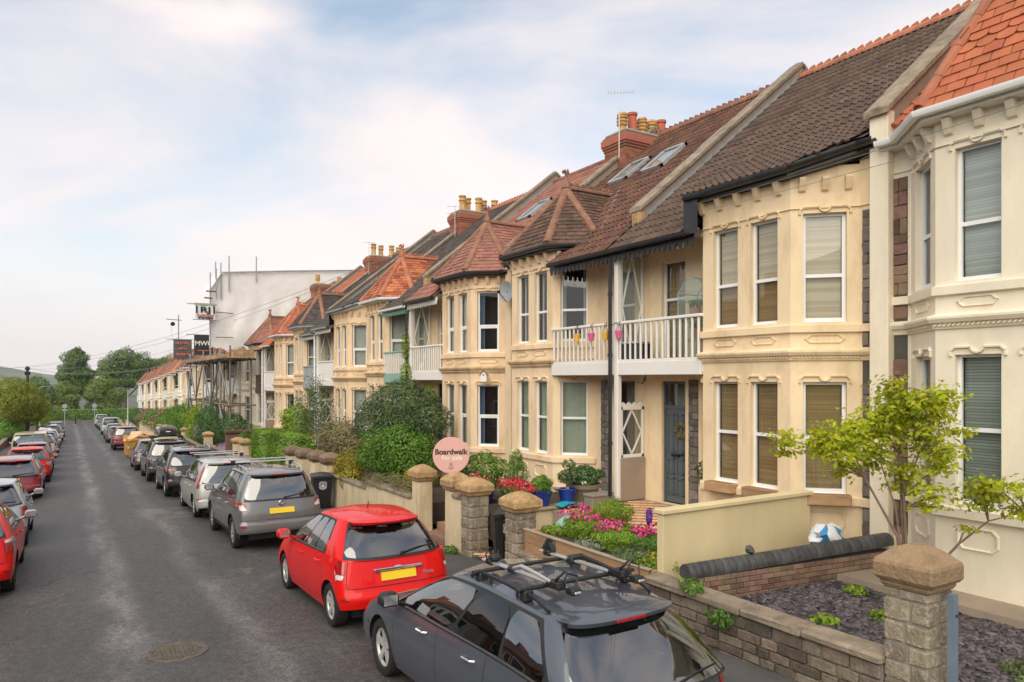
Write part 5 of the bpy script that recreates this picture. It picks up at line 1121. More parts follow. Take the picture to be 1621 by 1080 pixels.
    for sgn in (1, -1):
        for i in range(len(gq)-1):
            qa, qb = gq[i], gq[i+1]; qm = (qa+qb)/2
            for j in range(len(gt)-1):
                ta, tb = gt[j], gt[j+1]; tm = (ta+tb)/2; pts = [G(sgn*qa, ta), G(sgn*qb, ta), G(sgn*qb, tb), G(sgn*qa, tb)]
                if sgn < 0: pts = pts[::-1]
                hole = False; frame = False
                if qm < rwq - .07 and .2 < tm < .82: hole = True
                elif qm < rwq and tm < .93: frame = True
                elif qm > 2.06 and .1 < tm < .9: hole = True
                elif 1 < qm < 2.06:
                    for (qa0, qb0, qa1, qb1, _) in P['winq']:
                        l0, l1 = qa0 + (qa1-qa0)*tm, qb0 + (qb1-qb0)*tm
                        if l0 + .015 < qm < l1 - .015 and .14 < tm < .84: hole = True
                    lo = min(w_[0] + (w_[2]-w_[0])*tm for w_ in P['winq']); hi = max(w_[1] + (w_[3]-w_[1])*tm for w_ in P['winq'])
                    if lo - .01 < qm < hi + .02 and tm < .93: frame = True
                if hole: continue
                (pils[sgn] if frame else b).quad(*pts)
    rows = []
    for q in gq:
        p = G(q, 1); w_ = p[1]; rows.append([(p[0], w_*k/5, p[2] + P.get('crown', .045)*(1 - (abs(k)/5)**2.2)*min(1, abs(w_)/.3)) for k in range(-5, 6)])
    b.grid(rows)
    body = b.build('body', cm, root, smooth=True, ang=40, weld=True)
    [p_.build('pillar', 'trim_dark', root, smooth=True, weld=True) for p_ in pils.values()]
    for k, q_ in bk.items():
        if k == 'body': continue
        if isinstance(k, tuple): dd = q_.build('door', cm, root, smooth=True, ang=40, weld=True); bk[k] = dd
        elif k == 'seam': q_.build('door_seam', 'trim_dark', body)
        elif k == 'sill_trim': q_.build('sill_trim', 'trim_dark', root, smooth=True, weld=True)
        elif k == 'rear_bumper': q_.build('rear_bumper', P.get('bmat', cm), root, smooth=True, ang=40, weld=True)
        elif k == 'front_bumper': q_.build('front_bumper', cm, root, smooth=True, ang=40, weld=True)
        else: tg = q_.build('tailgate', cm, root, smooth=True, ang=40, weld=True)
    # ---- panes as rounded patches over the openings
    def patch(F, qa0, qb0, qa1, qb1, t0, t1, o, nu=8, nv=5, rnd=.12, skirt=0, ext=None):
        q = MB(); rows = []
        for j in range(nv+1):
            v = j/nv; row = []
            for i in range(nu+1):
                u = i/nu; uu, vv = u*2-1, v*2-1; k = 1 - rnd*(max(0, abs(uu)-.6)/.4)**2*(max(0, abs(vv)-.4)/.6)**2
                uu *= k; vv *= k; u2, v2 = (uu+1)/2, (vv+1)/2; t = t0 + (t1-t0)*v2; qa, qb = qa0 + (qa1-qa0)*v2, qb0 + (qb1-qb0)*v2
                row.append(F(qa + (qb-qa)*u2, t, o))
            rows.append(row)
        q.grid(rows)
        if skirt:
            ed = rows[0] + [r[-1] for r in rows[1:]] + rows[-1][-2::-1] + [r[0] for r in rows[-2:0:-1]]; c = Vector((0, 0, 0))
            for p in ed: c += Vector(p)
            c /= len(ed); inn = [tuple(Vector(p) + (Vector((0, 0, p[2])) - Vector(p)).normalized()*skirt) for p in ed]; n = len(ed); q.add(ed + inn, [(i, (i+1) % n, n+(i+1) % n, n+i) for i in range(n)])
        return q
    for sgn in (1, -1):
        for k, (qa0, qb0, qa1, qb1, gm) in enumerate(P['winq']): patch(G, sgn*qa0, sgn*qb0, sgn*qa1, sgn*qb1, .085, .885, .004, rnd=.16).build('side_window', gm, root, smooth=True)
        if P.get('strip'):
            qa, qb = min(w_[0] for w_ in P['winq']), max(w_[1] for w_ in P['winq']); q = MB(); rr = [[G(sgn*(qa + (qb-qa)*i/16), .055, .008) for i in range(17)], [G(sgn*(qa + (qb-qa)*i/16), .095, .012) for i in range(17)]]; q.grid(rr); q.build('window_strip', 'chrome', root)
    rw_ = P.get('rwt', (.08, .9)); patch(G, -rwq, rwq, -rwq*P.get('rwtop', .95), rwq*P.get('rwtop', .95), rw_[0], rw_[1], .006, nu=16, rnd=.10).build('rear_window', P.get('rglass', 'car_glass'), root, smooth=True)
    patch(G, 2.05, 3.0, 2.05, 3.0, .06, .93, .004).build('windscreen', 'car_glass', root, smooth=True); patch(G, -2.05, -3.0, -2.05, -3.0, .06, .93, .004).build('windscreen', 'car_glass', root, smooth=True)
    # dark surround of the rear window
        # ---- lamps, plate, handles, mirrors
    for sgn in (1, -1):
        for (F, qa0, qb0, qa1, qb1, t0, t1, mm) in P['lamps']:
            patch({'S': S, 'G': G}[F], sgn*qa0, sgn*qb0, sgn*qa1, sgn*qb1, t0, t1, .012, rnd=.1, skirt=.03).build('tail_light', mm, root, smooth=True, ang=50)
        for (qa, qb, t0, t1) in P.get('reflectors', ()): patch(S, sgn*qa, sgn*qb, sgn*qa, sgn*qb, t0, t1, .008, nu=5, nv=2, skirt=.02).build('reflector', 'lamp_red', root)
        for k, hx in enumerate(P['handles']):
            p = Vector(S(sgn*q_of(hx), P.get('ht', .83))); q = MB(); s_ = sgn
            q.tube([(p.x - .11, p.y + s_*.0, p.z), (p.x - .085, p.y + s_*.035, p.z+.004), (p.x + .07, p.y + s_*.035, p.z), (p.x + .10, p.y, p.z-.004)], .013, 6); q.build('handle', P.get('hmat', cm), bk.get((('rear_door', 'front_door')[k], sgn)) if isinstance(bk.get((('rear_door', 'front_door')[k], sgn)), bpy.types.Object) else root, smooth=True)
        mq = P.get('mirror', xfb - .55); p = Vector(S(sgn*q_of(mq), 1)); q = MB(); q.cbox(p.x - .10, p.x + .07, p.y + sgn*.06 if sgn > 0 else p.y - .27, p.y + .27 if sgn > 0 else p.y - .06, p.z + .05, p.z + .20, .04); q.tube([(p.x, p.y - sgn*.03, p.z + .03), (p.x, p.y + sgn*.1, p.z + .09)], .025, 6); mi = q.build('mirror', P.get('mmat', cm), root, smooth=True, ang=60)
        q = MB(); q.quad((p.x - .102, p.y + sgn*.09, p.z + .075), (p.x - .102, p.y + sgn*.245, p.z + .075), (p.x - .102, p.y + sgn*.245, p.z + .18), (p.x - .102, p.y + sgn*.09, p.z + .18)); q.build('mirror_glass', 'chrome', mi)
        patch(S, sgn*2.25, sgn*2.75, sgn*2.2, sgn*2.7, .6, .85, .008, skirt=.02).build('headlight', 'lamp_white', root, smooth=True)
    pz, pw = P['plate'][0], .26
    def rear_pt(z, y, o):
        lo, hi = 0.0, 1.0; x_, y__ = plan(0)
        z0, z1 = zlow(*plan(0)), smooth_interp(sh, 0); t = clamp((z - z0)/(z1 - z0), 0, 1); qq = clamp(y/(W/2), -1, 1); qq = math.copysign((2/math.pi)*math.asin(min(1, abs(qq)**(nr/2))), qq); p = S(qq, t); return (p[0] - o, y, z)
    ta = rear_pt(pz, 0, 0)[0]; tb = rear_pt(pz + .11, 0, 0)[0]
    q = MB(); xx = min(ta, tb); q.add([(ta - .018, -pw, pz), (ta - .018, pw, pz), (tb - .018, pw, pz + .11), (tb - .018, -pw, pz + .11), (ta + .01, -pw, pz), (ta + .01, pw, pz), (tb + .01, pw, pz + .11), (tb + .01, -pw, pz + .11)], [(0,1,2,3),(4,7,6,5),(0,4,5,1),(1,5,6,2),(2,6,7,3),(3,7,4,0)]); q.build('number_plate', 'plate_yellow', tg)
    if P.get('chrome_bar'):
        z = pz + .145; p = rear_pt(z, 0, .02); q = MB(); q.cbox(p[0] - .02, p[0] + .03, -.36, .36, z - .018, z + .022, .008); q.build('chrome_bar', 'chrome', tg)
    if P.get('badge'):
        kind, z = P['badge']; p = rear_pt(z, 0, .0); q = MB()
        if kind == 'oval': q.lathe([(.055, -.03), (.055, -.006), (.04, .004)], (0, 0, 0), 16, ax='x'); q.v = [(p[0] - .012 - v[0]*.6, v[1]*1.35, v[2]*.62 + z) for v in q.v]
        elif kind == 'ring':
            ring = [(p[0] - .02, .058*math.cos(a*math.pi/8), z + .058*math.sin(a*math.pi/8)) for a in range(17)]; q.tube(ring, .010, 6); q.cbox(p[0] - .032, p[0] - .005, -.075, .075, z - .014, z + .014, .005)
        else: q.lathe([(.042, -.02), (.042, .0), (.03, .006)], (0, 0, 0), 16, ax='x'); q.v = [(p[0] - .01 - v[0], v[1], v[2] + z) for v in q.v]
        q.build('badge', 'chrome', tg, smooth=True)
    if P.get('seam_h'):       # tailgate shut line
        hh = P['seam_h']; pts = [S(-qtail + .02 + (2*qtail - .04)*i/20, hh, .003) for i in range(21)]; q = MB(); q.tube(pts, .005, 4)
        for sgn in (1, -1): q.tube([S(sgn*(qtail - .02), hh + (1 - hh)*i/8, .003) for i in range(9)], .004, 4)
        q.build('tailgate_seam', 'trim_dark', tg)
    if P.get('wiper', True):
        a, b_ = Vector(G(-.02, rw_[0] + .02, .02)), Vector(G(-.55, rw_[0] + .1, .02)); q = MB(); q.tube([a, (a + b_)/2 + Vector((-.01, 0, .02)), b_], [.014, .01, .006], 5); q.lathe([(.025, -.02), (.025, .015)], tuple(a), 8, ax='x'); q.build('rear_wiper', 'trim_dark', root)
    if P.get('spoiler'):
        sp = P['spoiler']; q = MB(); rows = []
        for k in range(-8, 9):
            a = Vector(G(rwq*1.06*k/8, 1.0)); rows.append([(a.x + .16, a.y*1.0, a.z + .045*(1-(abs(k)/8)**3)), (a.x - sp*.55, a.y*1.01, a.z + .035*(1-(abs(k)/8)**3)), (a.x - sp, a.y*1.0, a.z + .005), (a.x - sp*.9, a.y*.99, a.z - .03), (a.x + .04, a.y*.97, a.z - .02)])
        q.grid(rows); so_ = q.build('roof_spoiler', P.get('spmat', cm), root, smooth=True, ang=40)
        q = MB(); a = Vector(G(0, 1.0)); q.cbox(a.x - sp - .008, a.x - sp + .02, -.16, .16, a.z - .024, a.z + .002, .004); q.build('brake_light', 'lamp_red', so_)
    # ---- roof rails, aerial
    if P.get('rails'):
        for sgn in (1, -1):
            pts = []; qa, qb = 1.02, 1.86
            for i in range(15):
                f = i/14; p = Vector(G(sgn*(qa + (qb-qa)*f), 1.0)); pts.append((p.x, p.y*.95, p.z + .02 + .06*min(1, 6*min(f, 1-f))))
            q = MB(); q.tube(pts, .017, 6)
            for f in (0, 5, 10, 14): p = pts[f]; q.tube([(p[0], p[1], p[2] - .07), p], .016, 5)
            q.build('roof_rail', P['rails'], root, smooth=True)
    if P.get('aerial'):
        p = G(0, 1.0); q = MB(); q.tube([(p[0] + P['aerial'], 0, p[2] + .03), (p[0] + P['aerial'] - .08, 0, p[2] + .2)], [.012, .005], 5); q.build('aerial', 'trim_dark', root)
    # ---- underside, arches, cabin
    q = MB(); q.box(off + .25, off + L - .3, -W*.36, W*.36, sill - .02, sill + .12)
    for c in xw:
        for s_ in (-1, 1):
            rows = []
            for k in range(11):
                a = math.pi*k/10; rows.append([(off + c + Ra*1.0*math.cos(a), s_*W*.485, rw + Ra*math.sin(a)), (off + c + Ra*math.cos(a), s_*W*.28, rw + Ra*math.sin(a))])
            q.grid(rows); q.add([r[1] for r in rows], [tuple(range(11))])
    q.build('underside', 'trim_dark', root)
    if det >= 2:
        zf_ = sill + .1; q = MB(); xc = off + (xrb + xfb)/2; q.quad((off + xrb + .25, -W*.42, zf_), (off + xfb - .1, -W*.42, zf_), (off + xfb - .1, W*.42, zf_), (off + xrb + .25, W*.42, zf_)); q.cbox(off + xfb - .75, off + xfb - .2, -W*.4, W*.4, .55, smooth_interp(sh, xfb) - .02, .06)
        q.quad((off + xrb + .15, -W*.42, smooth_interp(sh, .6) - .06), (off + xrb + .62, -W*.42, smooth_interp(sh, .6) - .06), (off + xrb + .62, W*.42, smooth_interp(sh, .6) - .06), (off + xrb + .15, W*.42, smooth_interp(sh, .6) - .06)); q.build('cabin_floor', 'cabin', root)
        zs_ = smooth_interp(sh, L/2)
        for xx, ys in ((P.get('seat_f', L*.53), (-.36, .36)), (P.get('seat_r', L*.33), (-.42, 0, .42))):
            for y in ys:
                q = MB(); q.cbox(off + xx - .07, off + xx + .08, y - .21, y + .21, .5, zs_ + .12, .05); q.cbox(off + xx + .02, off + xx + .48, y - .22, y + .22, .42, .58, .05); q.cbox(off + xx - .09, off + xx + .0, y - .12, y + .12, zs_ + .15, zs_ + .32, .04); q.build('seat', 'seat_cloth', root)
        q = MB(); cx_, zz = off + xfb - .78, zs_ - .0; q.tube([(cx_ + .08*math.sin(a*math.pi/8), -.36 + .18*math.cos(a*math.pi/8), zz + .17*math.sin(a*math.pi/8)) for a in range(17)], .015, 5); q.build('steering_wheel', 'cabin', root)
    # ---- wheels
    key = (rw, P.get('tw_', .2), P.get('rim', 'five'), P.get('rimmat', 'alloy'))
    if key not in WH: WH[key] = wheel_meshes(*key)
    ty, ri, br = WH[key]
    for c in xw:
        for s_ in (1, -1):
            wo = link('wheel', ty, root, (off + c, s_*(W/2 - key[1]/2 - .025), rw)); wo.rotation_euler = (0, 0, 0 if s_ > 0 else math.pi); link('rim', ri, wo); link('brake_disc', br, wo)
    return root, S, G, dict(off=off, plan=plan, q_of=q_of, rear_pt=rear_pt, tg=tg, body=body, patch=patch)
def spec(**k):
    base = dict(tw=[(0, .93), (.25, .985), (.55, 1.0), (.8, .985), (1, .945)], tf=[(0, .12), (.3, .0), (.6, .05), (1, .3)]); base.update(k); return base
HATCH = spec(L=3.95, W=1.72, H=1.48, ro=.62, wb=2.49, rw=.305, sill=.19, ar=.30, nr=2.9, shoulder=[(0, .93), (.3, .985), (1.2, .955), (2.3, .915), (2.9, .88), (3.6, .76), (3.95, .68)], tr=[(0, .16), (.18, .03), (.36, .0), (.46, .045), (.5, .06), (1, .16)],
    gh=(.14, .60, 1.95, 3.15), wt=.66, gr=.34, roof=[(.2, 1.37), (.7, 1.425), (1.4, 1.465), (2.1, 1.43)], doors=(.93, 1.68, 2.72), winq=[(1.18, 1.385, 1.16, 1.40, 'car_glass'), (1.40, 1.62, 1.415, 1.70, 'car_glass'), (1.64, 2.01, 1.72, 2.03, 'car_glass')], wins=[(.6, 1.6)], rwq=.74, rwt=(.06, .80), rwtop=.97,
    lamps=[('S', .74, 1.0, .70, 1.01, .62, .715, 'lamp_white'), ('S', .69, 1.02, .70, .985, .72, .985, 'lamp_red')], plate=(.665,), chrome_bar=True, badge=('oval', .81), handles=(1.15, 2.0), ht=.86, strip=True, spoiler=.2, qtail=.66, seam_h=.44, bumper=.46, rim='five', rimmat='alloy', reflectors=[(.62, .86, .2, .25)], aerial=.75, inset=.05)
SUV = spec(L=4.64, W=1.82, H=1.71, ro=.90, wb=2.705, rw=.36, tw_=.22, sill=.27, ar=.26, nr=3.6, shoulder=[(0, 1.06), (.4, 1.09), (2, 1.06), (3.2, 1.03), (4.2, .95), (4.64, .82)], tr=[(0, .15), (.12, .06), (.22, .0), (.40, .0), (.46, .06), (.7, .07), (1, .14)],
    gh=(.16, .42, 2.3, 3.55), wt=.70, gr=.24, roof=[(.3, 1.60), (.9, 1.655), (1.8, 1.675), (2.4, 1.63)], doors=(1.15, 2.1, 3.12), winq=[(1.10, 1.215, 1.12, 1.225, 'privacy_glass'), (1.235, 1.56, 1.245, 1.60, 'privacy_glass'), (1.58, 2.0, 1.62, 2.03, 'car_glass')], wins=[(.6, 1.6)], rwq=.70, rwt=(.06, .9), rwtop=.97,
    lamps=[('S', .50, .80, .66, .98, .74, .90, 'lamp_white'), ('S', .55, 1.16, .60, 1.12, .83, .965, 'lamp_red')], plate=(.80,), badge=('ring', 1.0), handles=(1.38, 2.35), ht=.86, hmat='chrome', strip=True, spoiler=.12, qtail=.80, seam_h=.42, bumper=.38, clad=.16, rim='ten', rimmat='alloy_dark', reflectors=[(.55, .8, .2, .26)], rails='rack_silver')
MPV = spec(L=4.37, W=1.80, H=1.60, ro=.86, wb=2.64, rw=.32, sill=.2, ar=.26, nr=3.3, shoulder=[(0, .98), (.4, 1.0), (2, .97), (3.1, .93), (3.9, .82), (4.37, .72)], tr=[(0, .14), (.2, .0), (.4, .0), (.46, .07), (.7, .08), (1, .12)],
    gh=(.12, .30, 2.1, 3.5), wt=.69, gr=.22, roof=[(.3, 1.52), (.9, 1.57), (1.7, 1.585), (2.3, 1.54)], doors=(1.1, 2.0, 3.05), winq=[(1.13, 1.24, 1.14, 1.26, 'car_glass'), (1.255, 1.56, 1.275, 1.60, 'car_glass'), (1.58, 2.01, 1.62, 2.03, 'car_glass')], wins=[(.6, 1.6)], rwq=.70, rwt=(.03, .9), rwtop=.97,
    lamps=[('G', .84, 1.06, .82, 1.0, .02, .82, 'lamp_red'), ('S', .80, 1.0, .82, 1.03, .80, .99, 'lamp_red')], plate=(.70,), badge=('oval', .88), handles=(1.3, 2.2), ht=.86, spoiler=.1, qtail=.78, seam_h=.42, bumper=.42, rim='seven', reflectors=[(.60, .95, .33, .39)])
ESTATE = spec(L=4.77, W=1.82, H=1.52, ro=1.06, wb=2.71, rw=.325, tw_=.22, sill=.2, ar=.30, nr=3.0, shoulder=[(0, .84), (.45, .90), (1.1, .935), (2.2, .925), (3.3, .90), (4.2, .79), (4.77, .66)], tr=[(0, .14), (.2, .0), (.42, .0), (.47, .06), (1, .12)],
    gh=(.04, .58, 2.55, 3.75), wt=.665, gr=.22, roof=[(.4, 1.325), (1.0, 1.38), (1.9, 1.42), (2.7, 1.385)], doors=(1.34, 2.3, 3.36), winq=[(1.05, 1.27, 1.06, 1.275, 'car_glass'), (1.285, 1.555, 1.29, 1.60, 'privacy_glass'), (1.575, 2.0, 1.62, 2.03, 'car_glass')], wins=[(.6, 1.6)], rwq=.78, rwt=(.03, .92), rwtop=.96,
    lamps=[('S', .6, 1.12, .62, 1.1, .68, .93, 'lamp_red')], plate=(.66,), badge=('disc', .86), handles=(1.62, 2.62), ht=.86, hmat='chrome', strip=True, spoiler=.16, qtail=.72, seam_h=.44, bumper=.44, rim='five', rimmat='alloy', mmat='trim_dark', reflectors=[(.6, .85, .2, .25)])
COUPESUV = dict(SUV); COUPESUV.update(L=4.5, H=1.66, gh=(.16, .55, 2.2, 3.45), roof=[(.3, 1.54), (.9, 1.60), (1.8, 1.63), (2.4, 1.58)], lamps=[('S', .30, 1.14, .42, 1.12, .80, .90, 'lamp_red')], rimmat='alloy', rim='vee', badge=('disc', .98), clad=.12, spoiler=.16)
VAN = spec(L=4.6, W=1.86, H=2.0, ro=.85, wb=2.9, rw=.33, sill=.25, ar=.12, nr=6, shoulder=[(0, 1.12), (2, 1.12), (3.4, 1.08), (4.2, .98), (4.6, .8)], tr=[(0, .1), (.2, .0), (.35, .0), (.4, .05), (1, .06)], gh=(.06, .10, 3.0, 3.95), wt=.82, gr=.1, roof=[(.1, 1.9), (2.0, 1.94), (3.2, 1.9)], doors=(1.5, 2.6, 3.6), winq=[(1.68, 2.0, 1.72, 2.03, 'car_glass')], wins=[(.6, 1.6)], rwq=.7, rwt=(.12, .75), rwtop=.97,
    lamps=[('S', .92, 1.01, .92, 1.01, .55, .92, 'lamp_red')], plate=(.7,), badge=('disc', .95), handles=(1.7, 2.8), ht=.86, qtail=.9, seam_h=.36, bumper=.3, rim='seven', bmat='trim_dark', mmat='trim_dark')
CAMPER = dict(VAN); CAMPER.update(L=4.57, W=1.84, gh=(.05, .14, 3.2, 4.1), roof=[(.1, 1.78), (2.0, 1.84), (3.4, 1.78)], wt=.78, winq=[(1.08, 1.38, 1.08, 1.38, 'car_glass'), (1.42, 1.70, 1.42, 1.70, 'car_glass'), (1.74, 2.0, 1.76, 2.03, 'car_glass')], rwq=.74, rwt=(.14, .82))
# ---------------------------------------------------------------- the parked vehicles
def rc(name, label, cat, xl, yr, P, col, **k):        # right-hand kerb: left flank at xl, rear bumper at yr
    return car(name, label, cat, (xl + P['W']/2, yr + P['L']/2), P, col, **k)
def lc(name, label, cat, xr, yr, P, col, **k): return car(name, label, cat, (xr - P['W']/2, yr + P['L']/2), P, col, **k)
PAS = rc('parked_car', 'dark blue grey estate car with bicycle carriers on its roof rails, nearest in the street', 'car', 3.02, 4.02, dict(ESTATE, rails='trim_dark', seam_h=.44), 'car_blueblack')
FIE = rc('parked_car', 'bright red hatchback parked in front of the dark estate car', 'car', 3.08, 9.30, HATCH, 'car_red')
XTR = rc('parked_car', 'metallic grey sport utility car with yellow plate and silver roof bars', 'car', 2.98, 15.66, SUV, 'car_grey')
CMX = rc('parked_car', 'silver people carrier with tall red tail lights and a roof bar', 'car', 2.90, 20.95, MPV, 'car_silver')
BLK = rc('parked_car', 'glossy black sport utility car with a thin red light band, behind the silver people carrier', 'car', 2.72, 26.5, COUPESUV, 'car_black')
BOX = rc('parked_car', 'dark sport utility car carrying a black roof box', 'car', 2.66, 32.6, dict(SUV, rails='trim_dark', lamps=[('S', .6, 1.14, .62, 1.1, .8, .93, 'lamp_red')], badge=('disc', 1.0)), 'car_charcoal')
rc('parked_car', 'grey hatchback half hidden between the roof box car and the skip', 'car', 2.62, 39.0, dict(HATCH, chrome_bar=False), 'car_grey', det=1)
rc('parked_car', 'dark red sport utility car just beyond the yellow skip', 'car', 2.55, 58.5, dict(SUV, lamps=[('S', .72, 1.1, .72, 1.08, .62, .97, 'lamp_red')], rails=None), 'car_maroon', det=1)
rc('parked_car', 'dark grey estate car in front of the dark red sport utility car', 'car', 2.6, 70.5, dict(ESTATE, chrome_bar=False), 'car_charcoal', det=1)
rc('parked_car', 'silver grey hatchback in the row of cars before the tall white van', 'car', 2.75, 79.5, dict(HATCH, chrome_bar=False), 'car_palegrey', det=1)
rc('parked_van', 'tall white panel van on the right of the road beyond the silver grey hatchback', 'van', 2.9, 92, dict(VAN, H=2.1), 'car_white', det=1)
rc('parked_car', 'small blue hatchback beyond the tall white van', 'car', 3.2, 112, dict(HATCH, chrome_bar=False), 'car_blue', det=1)
rc('parked_car', 'black hatchback before the farthest white van', 'car', 3.2, 122, dict(HATCH, chrome_bar=False), 'car_black', det=1)
rc('parked_van', 'small white van farthest down the right side of the road', 'van', 3.3, 134, VAN, 'car_white', det=1)
lc('parked_car', 'bright red hatchback with grey mirror, nearest on the left kerb', 'car', -.80, 14.3, dict(HATCH, L=4.36, W=1.82, wb=2.65, ro=.85, mmat='car_palegrey', chrome_bar=False, doors=(1.1, 1.95, 3.05), gh=(.14, .64, 2.15, 3.5), rw=.325, shoulder=[(0, .95), (.3, 1.0), (1.2, .97), (2.5, .93), (3.2, .9), (4.0, .78), (4.36, .68)], lamps=[('S', .64, 1.16, .66, 1.06, .66, .90, 'lamp_red'), ('S', .68, 1.1, .70, 1.0, .90, .97, 'lamp_white')], plate=(.5,), rim='vee'), 'car_red')
lc('parked_car', 'pale silver hatchback with rounded red tail lights, behind the bright red one', 'car', -.82, 19.3, dict(HATCH, chrome_bar=False, lamps=[('S', .66, 1.04, .68, 1.02, .55, .95, 'lamp_red')], badge=('disc', .8)), 'car_palegrey')
lc('parked_car', 'dark red estate car with roof rails and yellow plate', 'car', -.84, 29.4, dict(ESTATE, rails='rack_silver', mmat='car_darkred'), 'car_darkred')
lc('parked_car', 'red hatchback parked between the dark red estate and the maroon car', 'car', -.72, 35.7, dict(HATCH, chrome_bar=False), 'car_red')
lc('parked_car', 'maroon hatchback right behind the beige camper van', 'car', -.72, 40.6, dict(HATCH, L=4.0, chrome_bar=False), 'car_maroon', det=1)
lc('camper_van', 'beige old camper van with small square windows', 'van', -.95, 46.0, CAMPER, 'car_beige', det=1)
lc('parked_car', 'silver hatchback in front of the beige camper van', 'car', -.75, 52.5, dict(HATCH, chrome_bar=False), 'car_silver', det=1)
lc('parked_car', 'mid blue hatchback on the left beyond the camper van', 'car', -.7, 58.3, dict(HATCH, chrome_bar=False), 'car_blue', det=1)
lc('parked_car', 'white hatchback on the left beyond the mid blue one', 'car', -.7, 64, dict(HATCH, chrome_bar=False), 'car_white', det=1)
lc('parked_car', 'large dark grey sport utility car with wide rear window on the left', 'car', -.7, 70.5, SUV, 'car_charcoal', det=1)
lc('parked_car', 'grey hatchback on the left between the large dark car and the last blue one', 'car', -.6, 78, dict(HATCH, chrome_bar=False), 'car_palegrey', det=1)
lc('parked_car', 'dark blue people carrier farthest down the left side', 'car', -.55, 90, MPV, 'car_blue', det=1)
# ---------------------------------------------------------------- shrubs, hedges, trees
def shrub(name, label, pos, blobs, n, size, m, seed, cat='shrub', stems=True, group=None, **k):
    """blobs relative to pos (ground point)"""
    t = thing(name, label, cat, pos, group=group)
    me = leaf_mesh('foliage', blobs, n, size, m, seed, **k); link('foliage', me, t)
    if stems:
        q = MB(); g = random.Random(seed)
        for i in range(7):
            bl = g.choice(blobs); tip = (bl[0] + g.uniform(-.6, .6)*bl[3], bl[1] + g.uniform(-.6, .6)*bl[4], bl[2] + g.uniform(-.2, .7)*bl[5]); b0 = (g.uniform(-.1, .1), g.uniform(-.1, .1), -.1)
            q.tube([b0, ((b0[0]+tip[0])/2 + g.uniform(-.1, .1), (b0[1]+tip[1])/2 + g.uniform(-.1, .1), tip[2]*.45), tip], [.03, .02, .006], 5)
        q.build('stem', 'bark', t, smooth=True)
    return t
def tree(label, pos, h, blobs, n, size, m, seed, tr=.25, group=None, name='tree', **k):
    t = thing(name, label, 'tree', pos, group=group); g = random.Random(seed); q = MB()
    q.tube([(0, 0, -.3), (.05, 0, h*.25), (g.uniform(-.2, .2), g.uniform(-.2, .2), h*.55), (0, 0, h*.8)], [tr*1.3, tr, tr*.6, tr*.15], 8)
    for bl in blobs:
        s_ = (0, 0, h*g.uniform(.2, .45)); q.tube([s_, ((s_[0]+bl[0])/2, (s_[1]+bl[1])/2, (s_[2]+bl[2])/2 + .2), (bl[0], bl[1], bl[2] + bl[5]*.3)], [tr*.5, tr*.3, tr*.08], 6)
    q.build('trunk', 'bark', t, smooth=True); link('crown', leaf_mesh('crown', blobs, n, size, m, seed, **k), t); return t
shrub('shrub', 'big grey green olive like shrub in front of the pinkish turret house', (8.3, 19.6, .2), [(0, 0, 2.1, 1.0, .9, .95), (-.55, .5, 1.7, .75, .7, .7), (.6, -.4, 1.75, .7, .7, .8), (0, 0, 1.0, 1.0, .9, .8)], 26000, .085, 'leaf_olive', 1, aspect=.36)
shrub('shrub', 'round bright green shrub below the olive like one, by the cream wall', (7.75, 18.4, .1), [(0, 0, 1.15, .85, .95, .75), (-.2, .9, 1.0, .7, .8, .7), (.1, -.7, .85, .6, .6, .6), (.3, .2, .5, .8, .9, .5)], 14000, .075, 'leaf_green', 2, aspect=.6)
shrub('shrub', 'golden yellow shrub leaning over the wall behind the far wheelie bin', (7.0, 20.5, -.1), [(0, 0, .75, .4, .6, .5), (0, .4, .45, .4, .5, .45), (-.1, -.5, .4, .35, .4, .4)], 4200, .07, 'leaf_gold', 3, aspect=.6)
shrub('shrub', 'golden leaved low plant between the green shrub and the gatepost', (7.35, 16.2, .3), [(0, 0, .45, .35, .6, .3)], 1500, .06, 'leaf_gold', 31, aspect=.5)
shrub('trailing_plant', 'brownish green heath trailing over the cream wall coping', (6.95, 17.0, .4), [(0, 0, .15, .38, 1.0, .26), (-.15, .9, .1, .3, .7, .22), (0, -1.0, .16, .35, .6, .25)], 6000, .07, 'leaf_heath', 4, stems=False, aspect=.16, cat='plant')
shrub('shrub', 'tall thin wispy shrub with pale leaves in front of the dark eaved house', (8.1, 27.4, -.4), [(0, 0, 2.4, .8, .9, 1.1), (-.3, .9, 2.0, .6, .7, 1.1), (.4, -.8, 1.5, .7, .8, 1.0), (0, .3, 3.2, .4, .5, .6)], 5000, .09, 'leaf_olive', 5, wob=.5, thick=.4, aspect=.35)
shrub('shrub', 'mixed green and russet shrub right of the wispy one', (8.0, 24.0, -.3), [(0, 0, 1.3, .8, 1.0, .8), (.2, .9, 1.1, .7, .8, .7), (0, -.9, 1.0, .6, .8, .6)], 6500, .08, 'leaf_heath', 6, wob=.4, aspect=.55)
shrub('shrub', 'lime green leafy shrub standing above the clipped hedge', (8.6, 32.2, -.5), [(0, 0, 1.9, .7, .8, .7), (.2, .9, 1.6, .6, .7, .6), (-.2, -.9, 1.4, .6, .7, .6)], 4500, .11, 'leaf_lime', 7, aspect=.6)
